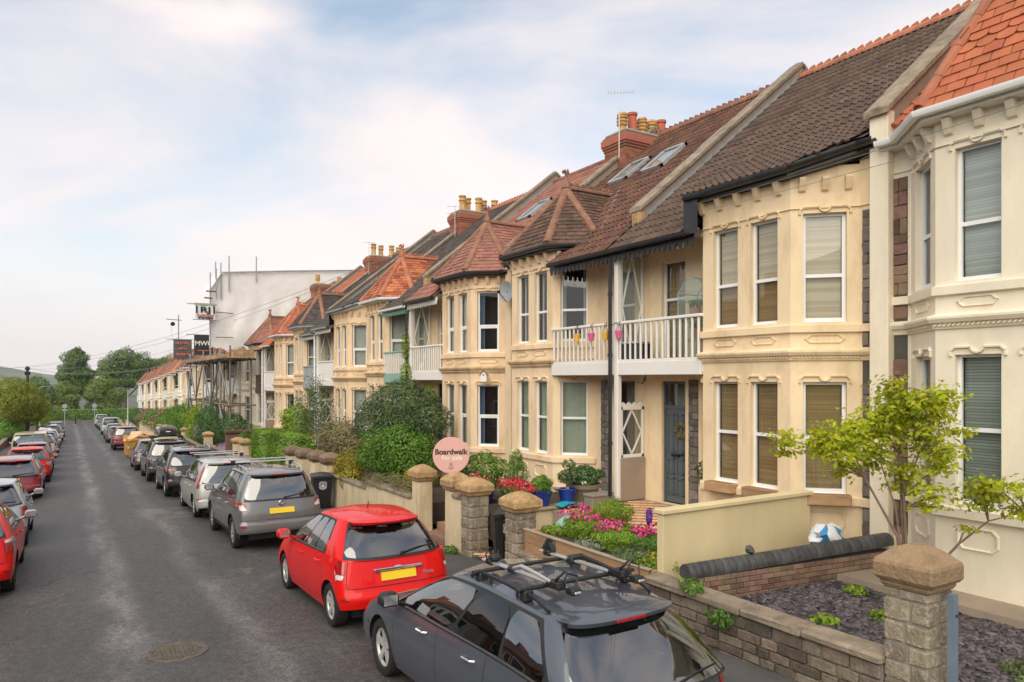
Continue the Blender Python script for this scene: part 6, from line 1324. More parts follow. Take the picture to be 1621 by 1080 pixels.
for k, (y0_, y1_, lb) in enumerate(((26.6, 30.2, 'clipped lime green hedge block, the nearer and longer one'), (30.4, 33.8, 'clipped lime green hedge block, the farther one beside the brick wall'))):
    t = thing('clipped_hedge', lb, 'hedge', (7.35, (y0_+y1_)/2, zr(y0_) + .1)); link('foliage', leaf_mesh('foliage', [(0, 0, .95, .52, (y1_-y0_)/2, .98)], 11000, .075, 'leaf_hedge', 20+k, box=True, aspect=.6, wob=.1), t); q = MB(); q.box(-.36, .36, -(y1_-y0_)/2+.16, (y1_-y0_)/2-.16, 0, 1.75); q.build('dark_core', 'leaf_dark', t)  # solid dark box added inside to fill gaps between leaves, no branches modelled
shrub('shrub', 'dark green dome shaped bush before the whitish house', (8.4, 46, -1.1), [(0, 0, 1.2, 1.0, 1.6, 1.0)], 5000, .11, 'leaf_dark', 8)
shrub('shrub', 'large dark green bush at the foot of the scaffolding', (8.0, 50.5, -1.4), [(0, 0, 1.6, 1.0, 2.0, 1.5), (-.5, -2.2, 1.1, .8, 1.4, 1.1)], 8000, .12, 'leaf_dark', 9)
shrub('shrub', 'yellow green bush in the middle of the shrubs below the scaffolding', (7.9, 56.5, -1.6), [(0, 0, 1.6, 1.0, 2.0, 1.5), (-.3, -2, 1.2, .8, 1.4, 1.0)], 7000, .12, 'leaf_lime', 10)
shrub('shrub', 'broad leafy green bush at the left end of the shrubs below the scaffolding', (7.9, 63, -1.8), [(0, 0, 1.7, 1.1, 2.6, 1.5), (-.2, 3.5, 1.6, .9, 2.6, 1.2)], 8000, .13, 'leaf_green', 11)
shrub('shrub', 'rounded pale bush top peeping over the wall behind the roof box', (7.0, 50.2, -1.4), [(0, 0, 1.2, .35, .9, .5)], 1500, .08, 'leaf_grey', 12)
for k, (y, m, lb) in enumerate(((72, 'leaf_green', 'green garden bush before the first far white houses'), (79, 'leaf_heath', 'brownish bush in the far row of front gardens'), (87, 'leaf_green', 'dense green bush near the right street lamp'), (97, 'leaf_heath', 'russet green bush beyond the right street lamp'), (109, 'leaf_dark', 'dark bush before the last houses of the row'), (122, 'leaf_green', 'farthest garden bush on the right before the end hedge'))):
    shrub('shrub', lb, (7.6, y, zr(y) + .3), [(0, 0, 1.2, 1.0, 3.2, 1.2), (.6, 2.5, 1.5, 1.0, 2.2, 1.1)], 3500, .17, m, 40+k, stems=False)
shrub('shrub', 'pink heather spreading over the low wall near the silver car', (7.0, 40.3, -.9), [(0, 0, .35, .4, 1.6, .35)], 2600, .07, 'flower_lilac', 13, stems=False, cat='plant'); shrub('shrub', 'small green bush between the heather and the four piers', (7.3, 37.3, -1.0), [(0, 0, .8, .5, .8, .8)], 2600, .09, 'leaf_green', 14)
shrub('climbing_plant', 'green climber winding up the white porch post by the green balcony', (9.85, 22.5, .3), [(0, .35, 3.0, .22, .3, .55), (0, .2, 2.0, .2, .25, .7), (.25, -.9, 2.2, .2, .5, .5), (0, .4, 4.0, .16, .2, .5), (.3, -1.2, 1.6, .2, .4, .5)], 3200, .085, 'leaf_lime', 15, cat='climber')
# plants of the potted garden and the planter
def pot(name, label, pos, r, h, m, blobs, n, size, lm, seed, cat='plant pot', shape=0, flowers=None, **k):
    t = thing(name, label, cat, pos); q = MB()
    pr = [(r*.68, 0), (r*.82, h*.3), (r*.95, h*.8), (r*1.02, h*.86), (r*1.06, h*.9), (r*1.06, h), (r*.94, h), (r*.9, h*.86)] if shape == 0 else [(r*.72, 0), (r*.92, h*.72), (r*1.04, h*.75), (r*1.06, h), (r*.98, h), (r*.95, h*.86)]
    q.lathe(pr, n=20); q.build('pot', m, t, smooth=True, ang=40)
    if blobs: link('foliage', leaf_mesh('foliage', blobs, n, size, lm, seed, **k), t)
    if flowers: link('flowers', leaf_mesh('flowers', *flowers), t, kind='stuff')
    return t
pot('flower_pot', 'blue glazed pot with grassy plant, left of the other blue pot', (8.12, 12.0, .64), .21, .30, 'glaze_blue', [(0, 0, .42, .2, .2, .18)], 420, .18, 'leaf_green', 50, aspect=.12)
pot('flower_pot', 'blue glazed pot with thin leafy sapling, right of the grassy pot', (8.72, 11.95, .64), .19, .30, 'glaze_blue', [(0, 0, .55, .2, .2, .15), (.05, 0, .8, .14, .14, .1)], 260, .09, 'leaf_olive', 51)
pot('flower_pot', 'wide brown planter with dense clipped evergreen and one white flower', (9.3, 12.15, .62), .36, .36, 'pot_brown', [(0, 0, .52, .40, .40, .22)], 2600, .06, 'leaf_dark', 52, shape=1, flowers=([(-.2, -.28, .42, .05, .05, .04)], 14, .05, 'ink_white', 5))
pot('flower_pot', 'blue tub with red geraniums behind the black wheelie bin', (7.75, 12.4, .52), .26, .34, 'glaze_blue', [(0, 0, .40, .30, .42, .14)], 500, .08, 'leaf_green', 53, flowers=([(0, .1, .52, .32, .40, .12), (.1, -.3, .46, .25, .2, .1)], 900, .05, 'flower_red', 6))
pot('flower_pot', 'blue pot with pink red bloom bush below the bay of the pinkish turret house', (7.95, 14.1, .42), .26, .34, 'glaze_blue', [(0, 0, .72, .52, .55, .42)], 2200, .075, 'leaf_green', 54, flowers=([(-.25, -.25, .6, .25, .25, .2), (.2, .3, .8, .2, .2, .15)], 160, .055, 'flower_red', 7))
shrub('shrub', 'small feathery conifer behind the red geraniums', (8.45, 13.5, .45), [(0, 0, .55, .28, .28, .5), (0, 0, .9, .16, .16, .28)], 3000, .09, 'leaf_green', 55, aspect=.12)
pot('potted_tree', 'small olive tree in a dark pot beside the slate blue door', (10.35, 9.55, .55), .17, .30, 'plastic_black', [(0, 0, .86, .28, .28, .3)], 900, .075, 'leaf_olive', 56, aspect=.3)
q = MB(); q.tube([(10.35, 9.55, .8), (10.36, 9.56, 1.2)], .015, 6)
ot = [o for o in bpy.data.objects if o.name.startswith('potted_tree')][0]; q = MB(); q.tube([(0, 0, .28), (.01, .02, .7)], [.02, .012], 6); q.build('stem', 'bark', ot)
t = thing('garden_ornament', 'light blue round ornament hanging in the small olive tree', 'ornament', (10.28, 9.36, 1.47)); q = MB(); q.lathe([(.02, -.012), (.085, -.01), (.09, 0), (.085, .01), (.02, .012)], n=16, ax='y'); q.build('disc', 'teal_sheet', t, smooth=True)
pl_ = [('planter_plant', 'pale yellow green low plant at the far end of the planter', (7.15, 10.15, .45), [(0, 0, .15, .22, .25, .2)], 700, .05, 'leaf_lime', None),
 ('planter_plant', 'feathery green cosmos with dark pink flowers in the far half of the planter', (7.45, 9.65, .45), [(0, 0, .36, .34, .40, .32), (.25, .2, .5, .3, .3, .25)], 6000, .10, 'leaf_hedge', ([(0, .1, .66, .4, .42, .12), (.2, .5, .6, .25, .25, .15)], 260)),
 ('planter_plant', 'tall bright lime plant behind the cosmos in the planter', (7.95, 9.55, .5), [(0, 0, .52, .32, .32, .32)], 2600, .09, 'leaf_lime', None),
 ('planter_plant', 'silvery variegated plant at the middle front of the planter', (6.98, 8.95, .45), [(0, 0, .18, .22, .28, .2)], 1100, .05, 'leaf_grey', None),
 ('planter_plant', 'green cosmos with bright magenta flowers in the middle of the planter', (7.45, 8.75, .45), [(0, 0, .34, .4, .45, .32)], 5600, .10, 'leaf_hedge', ([(-.1, .15, .62, .28, .3, .1), (.1, -.35, .56, .15, .2, .1)], 220)),
 ('planter_plant', 'feathery plant with pink flowers next to the purple spike', (7.7, 8.1, .45), [(0, 0, .32, .4, .42, .3)], 4600, .09, 'leaf_green', ([(.1, .15, .6, .3, .3, .1), (.2, -.35, .5, .2, .2, .1)], 200)),
 ('planter_plant', 'blue green rosemary like plant near the right end of the planter', (7.05, 7.95, .45), [(0, 0, .22, .28, .34, .25)], 2600, .09, 'leaf_olive', None),
 ('planter_plant', 'low yellow flecked green plant at the near end of the planter', (7.1, 7.5, .45), [(0, 0, .18, .35, .32, .24), (.3, .05, .2, .3, .3, .22)], 3200, .05, 'leaf_hedge', ([(0, 0, .3, .35, .3, .12)], 120))]
for k, (nm, lb, ps, bl, n, sz, lm, fl) in enumerate(pl_):
    zs__ = .62 if k != 2 else .75; bl = [(a, b_, c*zs__, d, e, f*zs__*1.05) for a, b_, c, d, e, f in bl]; fl = fl and ([(a, b_, c*zs__ + .03, d, e, f) for a, b_, c, d, e, f in fl[0]], fl[1])
    t = shrub(nm, lb, ps, bl, n, sz, lm, 60+k, cat='plant', stems=False, aspect=.14 if sz > .08 else .5, wob=.3)
    if fl: link('flowers', leaf_mesh('flowers', fl[0], fl[1], .058, 'flower_pink' if k < 7 else 'leaf_gold', 80+k, thick=.3, aspect=.9), t, kind='stuff')
t = thing('flower_spike', 'purple flower spike rising from the planter', 'flower', (8.05, 8.75, .45)); q = MB(); q.tube([(0, 0, 0), (0, .01, .4)], .008, 5); q.build('stalk', 'leaf_green', t); link('bloom', leaf_mesh('bloom', [(0, .01, .5, .05, .05, .15)], 420, .04, 'flower_purple', 9, thick=.05, wob=.05), t)
# acer in the slate garden: several slim stems, layered sprays of leaves
ac = thing('acer_tree', 'young multi stemmed tree with yellow green leaves in the slate garden', 'tree', (8.6, 4.82, .28)); q = MB(); g_ = random.Random(4)
def wpt(px, py, dx=0):      # a spot of the tree's crown given by bearing and height, spread a little in depth
    return (px, py)
stems_ = [[(0, 0, 0), (-.03, .05, .7), (-.06, .12, 1.35), (-.16, .25, 1.9), (-.3, .5, 2.4)], [(.03, -.02, 0), (.02, .03, .8), (.0, .05, 1.5), (.1, -.1, 2.1), (.2, -.25, 2.7)], [(.02, .02, 0), (-.05, .1, 1.0), (-.25, .4, 1.7), (-.5, .9, 2.05), (-.7, 1.25, 2.15)], [(.03, -.04, .0), (.08, -.18, .55), (.2, -.48, 1.0), (.3, -.75, 1.3), (.35, -1.1, 1.45)], [(0, .02, 0), (.05, .1, 1.3), (.15, .2, 2.0), (.3, .4, 2.5)]]
for s_ in stems_: q.tube(s_, [.023, .019, .013, .008, .004][:len(s_)], 6)
q.build('trunk', 'bark_red', ac, smooth=True)
sprays = [(-.05, .35, 2.35, .38, .36, .10), (-.25, .6, 2.2, .35, .4, .10), (-.45, .85, 2.1, .3, .35, .09), (-.68, 1.22, 2.08, .2, .25, .06), (.1, 0, 2.55, .36, .36, .11), (.22, -.25, 2.62, .3, .3, .11), (0, .2, 2.72, .26, .26, .09), (.3, .2, 2.45, .36, .36, .1), (.15, -.1, 2.2, .3, .32, .09), (-.15, .35, 1.98, .3, .32, .08), (-.35, .62, 1.85, .24, .26, .07), (.2, -.3, 1.98, .28, .28, .08), (.05, .05, 1.72, .26, .28, .06), (.12, -.2, 1.5, .25, .25, .05),
          (.3, -.72, 1.62, .28, .3, .09), (.36, -1.0, 1.72, .34, .34, .10), (.4, -1.3, 1.62, .36, .34, .10), (.34, -1.1, 1.45, .3, .36, .08), (.42, -1.55, 1.5, .3, .3, .08), (.24, -.55, 1.18, .16, .18, .05), (.3, -.4, 2.3, .25, .25, .08)]
sprays += [(a + dx, b_ + dy, c + dz, d*1.05, e*1.05, f*1.5) for a, b_, c, d, e, f in sprays[:15] for dx, dy, dz in ((.12, .1, -.13), (-.12, -.08, .12))]
me = leaf_mesh('leaves', sprays, 7000, .074, 'leaf_acer', 77, up=.9, wob=.5, thick=.55, aspect=.55, droop=.3); link('crown', me, ac)
q = MB()
for sp_ in sprays:
    s_ = min((p for st in stems_ for p in st[1:]), key=lambda p: (p[0]-sp_[0])**2 + (p[1]-sp_[1])**2 + 2*(p[2]-sp_[2]+.15)**2)
    q.tube([s_, ((s_[0]+sp_[0])/2, (s_[1]+sp_[1])/2, (s_[2]+sp_[2])/2 + .03), (sp_[0], sp_[1], sp_[2])], [.011, .008, .004], 5)
    for k in range(5): a = k*1.25; q.tube([(sp_[0], sp_[1], sp_[2]), (sp_[0] + sp_[3]*.8*math.cos(a), sp_[1] + sp_[4]*.8*math.sin(a), sp_[2] + .02)], [.004, .002], 4)
q.build('branches', 'bark', ac, smooth=True)
shrub('ground_cover', 'pale moss green mat of ground cover on the slate at the bottom right', (8.02, 3.05, .28), [(0, 0, .06, .42, .42, .09)], 3200, .04, 'leaf_moss', 90, cat='ground cover', stems=False)
for k, (x, y, lb) in enumerate(((8.3, 4.95, 'small weed growing through the slate behind the pier'), (7.6, 5.25, 'tiny weed alone in the middle of the slate'), (9.5, 3.75, 'bright green seedling on the border below the cream bay'), (9.0, 5.75, 'fern like weed at the foot of the black coping wall'))): shrub('weed', lb, (x, y, .28 if x < 9.3 else .4), [(0, 0, .06, .14, .16, .07)], 160, .07, 'leaf_lime', 92+k, cat='weed', stems=False)
for k, (x, y, z, lb) in enumerate(((6.6, 14.75, zr(14.7)+.12, 'weed tuft at the foot of the left cream gatepost'), (6.5, 12.85, zr(12.8)+.12, 'weed tuft on the pavement below the stone pier'), (6.6, 6.4, .55, 'trailing weed on the rubble wall coping'), (6.55, 5.9, .3, 'little plant rooted in the rubble wall face'))): shrub('weed', lb, (x, y, z), [(0, 0, .07, .12, .18, .1)], 150, .07, 'leaf_green', 97+k, cat='weed', stems=False)
# end of the street: hedge, park trees, left-hand trees
t = thing('clipped_hedge', 'long clipped hedge across the end of the street', 'hedge', (6, 165.8, zr(160) + .1)); link('foliage', leaf_mesh('foliage', [(i*8 - 36, 0, 1.05, 4.1, .7, 1.08) for i in range(10)], 26000, .24, 'leaf_hedge', 101, box=True, wob=.12), t); q = MB(); q.box(-39, 39, -.4, .4, 0, 1.85); q.build('dark_core', 'leaf_dark', t)  # dark filler box added behind the leaves, as in the clipped blocks
tree('tall full crowned tree standing alone above the end hedge', (.9, 187, -5.2), 15.6, [(0, 0, 12.6, 2.6, 2.6, 2.6), (-1.2, 0, 9.6, 2.6, 2.6, 2.2), (1.3, 0, 9.3, 2.8, 2.6, 2.2), (0, 0, 6.6, 3.4, 3, 2.4), (.2, 0, 14.2, 1.5, 1.5, 1.2)], 24000, .34, 'leaf_tree', 110, .35, wob=.4, thick=.22)
tree('broad dark tree behind the last houses on the right', (10.5, 184, -5.2), 16, [(0, 0, 13.0, 3.0, 3, 2.6), (-3, 0, 10.5, 2.8, 3, 2.6), (3.4, 0, 11.5, 3.2, 3, 2.8), (0, 0, 8.6, 4.4, 3, 2.8), (6, 2, 9.8, 3, 3, 2.6)], 28000, .34, 'leaf_tree', 111, .4, wob=.4, thick=.22)
tree('rounded tree right of the broad dark one above the far roofs', (20, 190, -5.2), 15, [(0, 0, 11.5, 3.2, 3, 2.8), (3.5, 0, 10.2, 3, 3, 2.6), (-2.5, 0, 9, 3, 3, 3), (6.5, 0, 9.4, 3, 3, 2.4)], 18000, .36, 'leaf_tree', 112, .4, wob=.4, thick=.22)
tree('rounded yellow green tree right of the road end behind the hedge', (5.9, 172, -5.1), 9.4, [(0, 0, 7.2, 2.4, 2.2, 2.0), (-1.8, 0, 5.2, 2.0, 2, 1.9), (2.2, 0, 5.0, 2.2, 2, 2.0), (0, 0, 3.2, 3.4, 2, 2)], 16000, .29, 'leaf_tree_light', 113, .25, wob=.35, thick=.2)
tree('lower rounded tree left of the road end behind the hedge', (-1.2, 171, -5.1), 8.2, [(0, 0, 6.0, 1.9, 2, 1.9), (-1.2, 0, 4.4, 1.6, 2, 1.7), (1.3, 0, 4.3, 1.7, 2, 1.8), (0, 0, 2.8, 2.6, 2, 1.8)], 14000, .28, 'leaf_tree_light', 114, .25, wob=.35, thick=.2)
tree('small dark tree behind the utility pole', (-4.4, 128, -4.6), 9, [(0, 0, 6.8, 1.7, 2, 1.6), (1.0, 0, 5.4, 1.5, 2, 1.7), (-1.2, 0, 5.4, 1.7, 2, 1.7), (0, 0, 3.5, 2.2, 2, 2)], 7000, .28, 'leaf_tree', 115, .2)
tree('tall street side tree with autumn tinted leaves, nearest on the left', (-4.5, 76, -2.5), 6.6, [(0, 0, 4.7, 1.9, 2.8, 1.2), (1.0, 2.0, 4.0, 1.6, 2.4, 1.2), (.6, -2.2, 3.8, 1.7, 2, 1.1), (.9, 0, 2.9, 1.8, 3.2, 1.1), (1.4, 3, 3.0, 1.5, 2.6, 1.2)], 24000, .15, 'leaf_autumn', 116, .12)
tree('dense green tree behind the beige camper van on the left', (-4.4, 88, -2.9), 6.0, [(0, 0, 4.4, 1.6, 3, 1.2), (.4, 0, 3.0, 1.8, 3.6, 1.4), (.3, 4, 3.6, 1.6, 2.6, 1.3)], 13000, .17, 'leaf_green', 117, .12)
tree('low bright green tree at the far end of the left pavement trees', (-3.6, 104, -3.4), 5.0, [(0, 0, 3.5, 1.3, 3.4, 1.2), (.3, 0, 2.2, 1.4, 3.6, 1.3), (0, 7, 3, 1.3, 4, 1.6)], 9000, .2, 'leaf_lime', 118, .1)
shrub('shrub', 'dark evergreen mass below the left street trees', (-4.6, 76, -2.5), [(0, 0, 1.1, .9, 4, 1.2), (-.2, 9, 1.2, .9, 5, 1.3), (0, 20, 1.3, .9, 6, 1.4)], 9000, .18, 'leaf_green', 119, stems=False)
lp = thing('gate_pier', 'beige pier with pyramid cap on the left pavement', 'pier', (-4.55, 58.0, -1.85)); q = MB(); q.cbox(-.3, .3, -.3, .3, -.2, 1.35, .03); q.build('shaft', 'render_garden', lp); q = MB(); q.add([(sx*.4, sy*.4, z) for z in (1.35, 1.5) for sx, sy in ((-1, -1), (1, -1), (1, 1), (-1, 1))] + [(0, 0, 1.95)], [(0, 1, 5, 4), (1, 2, 6, 5), (2, 3, 7, 6), (3, 0, 4, 7), (4, 5, 8), (5, 6, 8), (6, 7, 8), (7, 4, 8), (3, 2, 1, 0)]); q.build('cap', 'stone_cap', lp)
wall('low beige wall along the left pavement', 24, 57.6, -1.0, x0=-4.75, x1=-4.5); wall('low pinkish brick wall under the left trees', 58.4, 100, -1.7, 'brick', 'coping', x0=-4.75, x1=-4.5)
# far town glimpsed in the valley
for k, (x, y, rm) in enumerate(((-16, 330, 'tile_pink'), (-26, 350, 'tile_dark'), (-7, 345, 'tile_pink'))):
    t = thing('distant_house', ('%s roofed distant house low in the valley, %s' % (('pink', 'dark', 'pink')[k], ('left of the tall tree', 'farther left by the pole', 'tucked against the tall tree')[k])), 'house', (x, y, -17)); q = MB(); q.box(-4, 4, -4, 4, 0, 10.5); q.build('wall', 'render_pale', t); q = MB(); q.prism([(-4.3, -4.3, 10.5), (4.3, -4.3, 10.5), (0, -4.3, 14)], (0, 8.6, 0)); q.build('roof', rm, t)

# ---------------------------------------------------------------- the air: thin haze that fades the far hill
m, t_, b_ = nodes('haze_air'); n_ = t_.nodes; n_.remove(b_); pv = n_.new('ShaderNodeVolumePrincipled'); pv.inputs['Color'].default_value = (.88, .92, .97, 1); pv.inputs['Density'].default_value = .00017; pv.inputs['Anisotropy'].default_value = .2; t_.links.new(pv.outputs[0], n_['Material Output'].inputs['Volume']); MATS['haze_air'] = m
q = MB(); q.box(-3100, 3100, -450, 3300, -60, 130); q.build('haze', 'haze_air', kind='stuff')
# ---------------------------------------------------------------- sign, bins, and things on the houses
def text(parent, body, size, loc, rot, m, off=.0, ext=.002, align='CENTER', shear=0, name='lettering', sx=1.0):
    c = bpy.data.curves.new(name, 'FONT'); c.body = body; c.size = size; c.align_x = align; c.align_y = 'CENTER'; c.extrude = ext; c.offset = off; c.shear = shear; c.materials.append(M(m))
    tmp = bpy.data.objects.new(name, c); me = bpy.data.meshes.new_from_object(tmp); bpy.data.objects.remove(tmp)
    o = link(name, me, parent, loc); o.rotation_euler = rot; o.scale = (sx, 1, 1); return o
FR_ = (R(90), 0, 0)
t = thing('for_sale_sign', 'round pink estate agent sign reading Boardwalk for sale', 'sign', (7.08, 14.0, .2), -.467); q = MB(); q.lathe([(.395, -.006), (.40, -.004), (.40, .004), (.395, .006)], (0, 0, 1.33), 48, ax='y'); q.build('board', 'sign_pink', t)
q = MB(); q.cbox(-.03, .03, .01, .06, -.6, 1.6, .006); q.build('post', 'timber_pale', t)
text(t, 'Boardwalk', .165, (0, -.009, 1.40), FR_, 'ink_black', .0045); text(t, 'for sale', .15, (.02, -.009, 1.27), FR_, 'ink_white', .0015)
q = MB()
for k in range(3): q.cbox(-.035, .035, -.0095, -.006, 1.11 + k*.022, 1.117 + k*.022, .001)
for k in range(3): q.cbox(-.045 + k*.04, -.037 + k*.04, -.0095, -.006, 1.04, 1.10, .001)
q.cbox(-.05, .05, -.0095, -.006, 1.03, 1.037, .001); q.build('logo', 'ink_black', t)
def bin_(label, x, y, rz, num=None):
    z = zr(y) + .12; t = thing('wheelie_bin', label, 'bin', (x, y, z), rz); q = MB(); vs = []
    for zz, w_, d0, d1 in ((.06, .22, -.21, .20), (.55, .255, -.26, .25), (.93, .28, -.29, .28)): vs += [(-w_, d0, zz), (w_, d0, zz), (w_, d1, zz), (-w_, d1, zz)]
    q.add(vs, [(3, 2, 1, 0)] + [(i*4+k, i*4+(k+1) % 4, i*4+4+(k+1) % 4, i*4+4+k) for i in range(2) for k in range(4)]); q.cbox(-.295, .295, -.31, .30, .90, .955, .015)
    for s_ in (-.12, .12): q.cbox(s_ - .012, s_ + .012, -.285, -.2, .1, .88, .006)
    q.build('bin_body', 'plastic_black', t, smooth=True, ang=25)
    q = MB(); rows = []
    for v in (-.335, -.30, -.1, .1, .27, .31): rows.append([(u, v, .965 + .065*math.cos(u*4.2)*min(1, (v + .40)*3)*(1 if v < .28 else .6)) for u in (-.305, -.28, -.14, 0, .14, .28, .305)])
    q.grid(rows); q.grid([[(p[0], p[1], p[2] - .06) for p in rows[0]], rows[0]]); ld = q.build('lid', 'plastic_black', t, smooth=True, ang=40)
    q = MB(); q.tube([(-.26, .36, .98), (.26, .36, .98)], .016, 6); q.build('handle', 'plastic_black', ld)
    for s_ in (-1, 1): q = MB(); q.lathe([(.02, -.02), (.1, -.025), (.1, .025), (.02, .02)], (s_*.27, .22, .1), 16, ax='x'); q.build('wheel', 'rubber', t, smooth=True)
    q = MB(); yy = -.279; zz = .70; n = 20      # council emblem: toothed ring round a small ship
    for k in range(n): a = 2*math.pi*k/n; q.cbox(.115*math.cos(a) - .011, .115*math.cos(a) + .011, yy - .002, yy + .012, zz + .115*math.sin(a) - .011, zz + .115*math.sin(a) + .011, .002)
    for k in range(24): a, b_ = 2*math.pi*k/24, 2*math.pi*(k+1)/24; q.bar((.082*math.cos(a), yy, zz + .082*math.sin(a)), (.082*math.cos(b_), yy, zz + .082*math.sin(b_)), .014, .01, (0, 1, 0))
    q.add([(-.05, yy - .001, zz - .02), (.05, yy - .001, zz - .02), (.03, yy - .001, zz - .05), (-.03, yy - .001, zz - .05)], [(0, 1, 2, 3)]); q.add([(-.005, yy - .001, zz - .01), (.04, yy - .001, zz - .005), (0, yy - .001, zz + .06)], [(0, 1, 2)]); q.add([(-.015, yy - .001, zz - .01), (-.045, yy - .001, zz - .005), (-.01, yy - .001, zz + .05)], [(0, 1, 2)]); q.build('emblem', 'ink_white', t)
    if num: text(ld, num, .2, (0, -.02, 1.036), (0, 0, 0), 'ink_white', .008)
    return t
bin_('black wheelie bin with painted 22 on its lid between the stone piers', 7.02, 11.55, -.40, '22'); bin_('black wheelie bin on the pavement in front of the golden shrub', 6.25, 20.75, -.15)
# window boxes, bag, mat, step box, sheets
def wbox(label, x, y, z, rz, w_): t = thing('window_box', label, 'window box', (x, y, z), rz); q = MB(); q.cbox(-w_, w_, -.11, -.085, 0, .16, .005); q.build('front_plank', 'timber', t); q = MB(); q.cbox(-w_, w_, .085, .11, 0, .16, .005); q.build('back_plank', 'timber', t); [MB().cbox(s_*w_ - .012, s_*w_ + .012, -.083, .083, 0, .16, .004).build('end_plank', 'timber', t) for s_ in (-1, 1)]; q = MB(); q.box(-w_+.02, w_-.02, -.08, .08, .02, .12); q.build('soil', 'soil', t)
wbox('timber window box under the left front ground floor window of the yellow house', 9.85, 8.87, 1.20, R(-90), .29); wbox('timber window box under the middle ground floor window of the yellow house', 9.85, 8.03, 1.20, R(-90), .29); wbox('timber window box under the right angled ground floor window of the yellow house', 10.24, 7.06, 1.20, R(-45), .36)
t = thing('shopping_bag', 'crumpled white bag with blue bands lying behind the yellow wall', 'bag', (9.62, 6.62, .72)); g2 = np.random.default_rng(8); q = MB(); rows = []
for i in range(9):
    th = math.pi*i/8; rows.append([(.30*math.sin(th)**.6*math.cos(a)*(1 + .30*math.sin(3*a + i*1.7) + .12*math.sin(7*a)), .20*math.sin(th)**.7*math.sin(a)*(1 + .2*math.cos(2*a + i)), .13 - .17*math.cos(th)*(1 + .45*math.sin(3*a + 1)*math.sin(th))) for a in [2*math.pi*k/14 for k in range(15)]])
q.grid(rows); q.build('bag_body', 'plastic_white', t, smooth=True, ang=60); q = MB(); q.grid([[(p[0]*1.03, p[1]*1.03, p[2] + .004) for p in r_[3:5]] for r_ in rows]); q.grid([[(p[0]*1.03, p[1]*1.03, p[2] + .004) for p in r_[8:10]] for r_ in rows]); q.grid([[(p[0]*1.03, p[1]*1.03, p[2] + .004) for p in r_[11:13]] for r_ in rows]); q.build('printed_band', 'plastic_blue', t, smooth=True)
t = thing('rubble_stone', 'dark lump of stone on top of the black coping wall', 'stone', (7.9, 6.6, .82)); q = MB(); q.cbox(-.06, .06, -.05, .05, 0, .09, .03, jit=.015); q.build('lump', 'bullnose', t)
t = thing('doormat', 'black doormat in front of the slate blue door', 'doormat', (10.2, 10.45, .52)); q = MB(); q.cbox(-.25, .25, -.42, .42, 0, .02, .006); q.build('mat', 'plastic_black', t)
t = thing('plastic_sheet', 'turquoise folded sheet on the retaining wall coping', 'sheet', (8.55, 11.72, .64)); q = MB(); q.grid([[(-.22, -.14, .0), (0, -.1, .05), (.24, -.12, .02)], [(-.24, .1, .03), (0, .12, .07), (.22, .1, .04)]]); q.grid([[(-.22, -.14, -.01), (0, -.1, .0), (.24, -.12, -.01)], [(-.24, .1, .0), (0, .12, .02), (.22, .1, .0)]]); q.build('sheet', 'teal_sheet', t, smooth=True)
t = thing('garden_bag', 'dark green crumpled garden bag behind the planter', 'bag', (7.55, 10.3, .35)); q = MB(); rows = []
for i in range(7): th = math.pi*i/12; rows.append([((.3*math.cos(th))*math.cos(a)*(1 + .15*math.sin(3*a)), .25*math.cos(th)*math.sin(a), .42*math.sin(th)) for a in [2*math.pi*k/12 for k in range(13)]])
q.grid(rows); q.build('bag_body', 'paint_green', t, smooth=True)
t = thing('storage_box', 'small grey box standing on the tiled porch path', 'box', (9.1, 11.5, .51)); q = MB(); q.cbox(-.18, .18, -.15, .15, 0, .30, .015); q.build('box_body', 'pot_stone', t); q = MB(); q.cbox(-.2, .2, -.17, .17, .30, .35, .012); q.build('lid', 'pot_stone', t)
# wreath on the door
t = thing('door_wreath', 'dried flower wreath hanging on the slate blue door', 'wreath', (10.755, 10.75, 2.12)); link('twigs', leaf_mesh('twigs', [(0, .13*math.cos(a), .13*math.sin(a), .03, .04, .04) for a in [k*.45 for k in range(14)]], 900, .05, 'leaf_heath', 130), t)
# hanging pots on the rail
for k, (y, m, lb) in enumerate(((13.15, 'plastic_yellow', 'yellow hanging pot at the left end of the white rail'), (12.62, 'plastic_pink', 'pink hanging pot left of the middle yellow one'), (12.12, 'plastic_yellow', 'yellow hanging pot between the two pink ones'), (11.68, 'plastic_pink', 'pink hanging pot nearest the black downpipe'))):
    t = thing('hanging_pot', lb, 'hanging pot', (9.87, y, 4.05), group='pots hung on the balcony rail'); q = MB(); q.lathe([(.05, 0), (.08, .15), (.085, .15), (.085, .175), (.075, .175), (.045, .02)], n=14); q.build('pot', m, t, smooth=True, ang=40); q = MB(); q.tube([(0, -.075, .165), (.0, -.02, .34), (.05, 0, .38), (.0, .02, .34), (0, .075, .165)], .006, 4); q.build('hook', 'metal_dark', t)
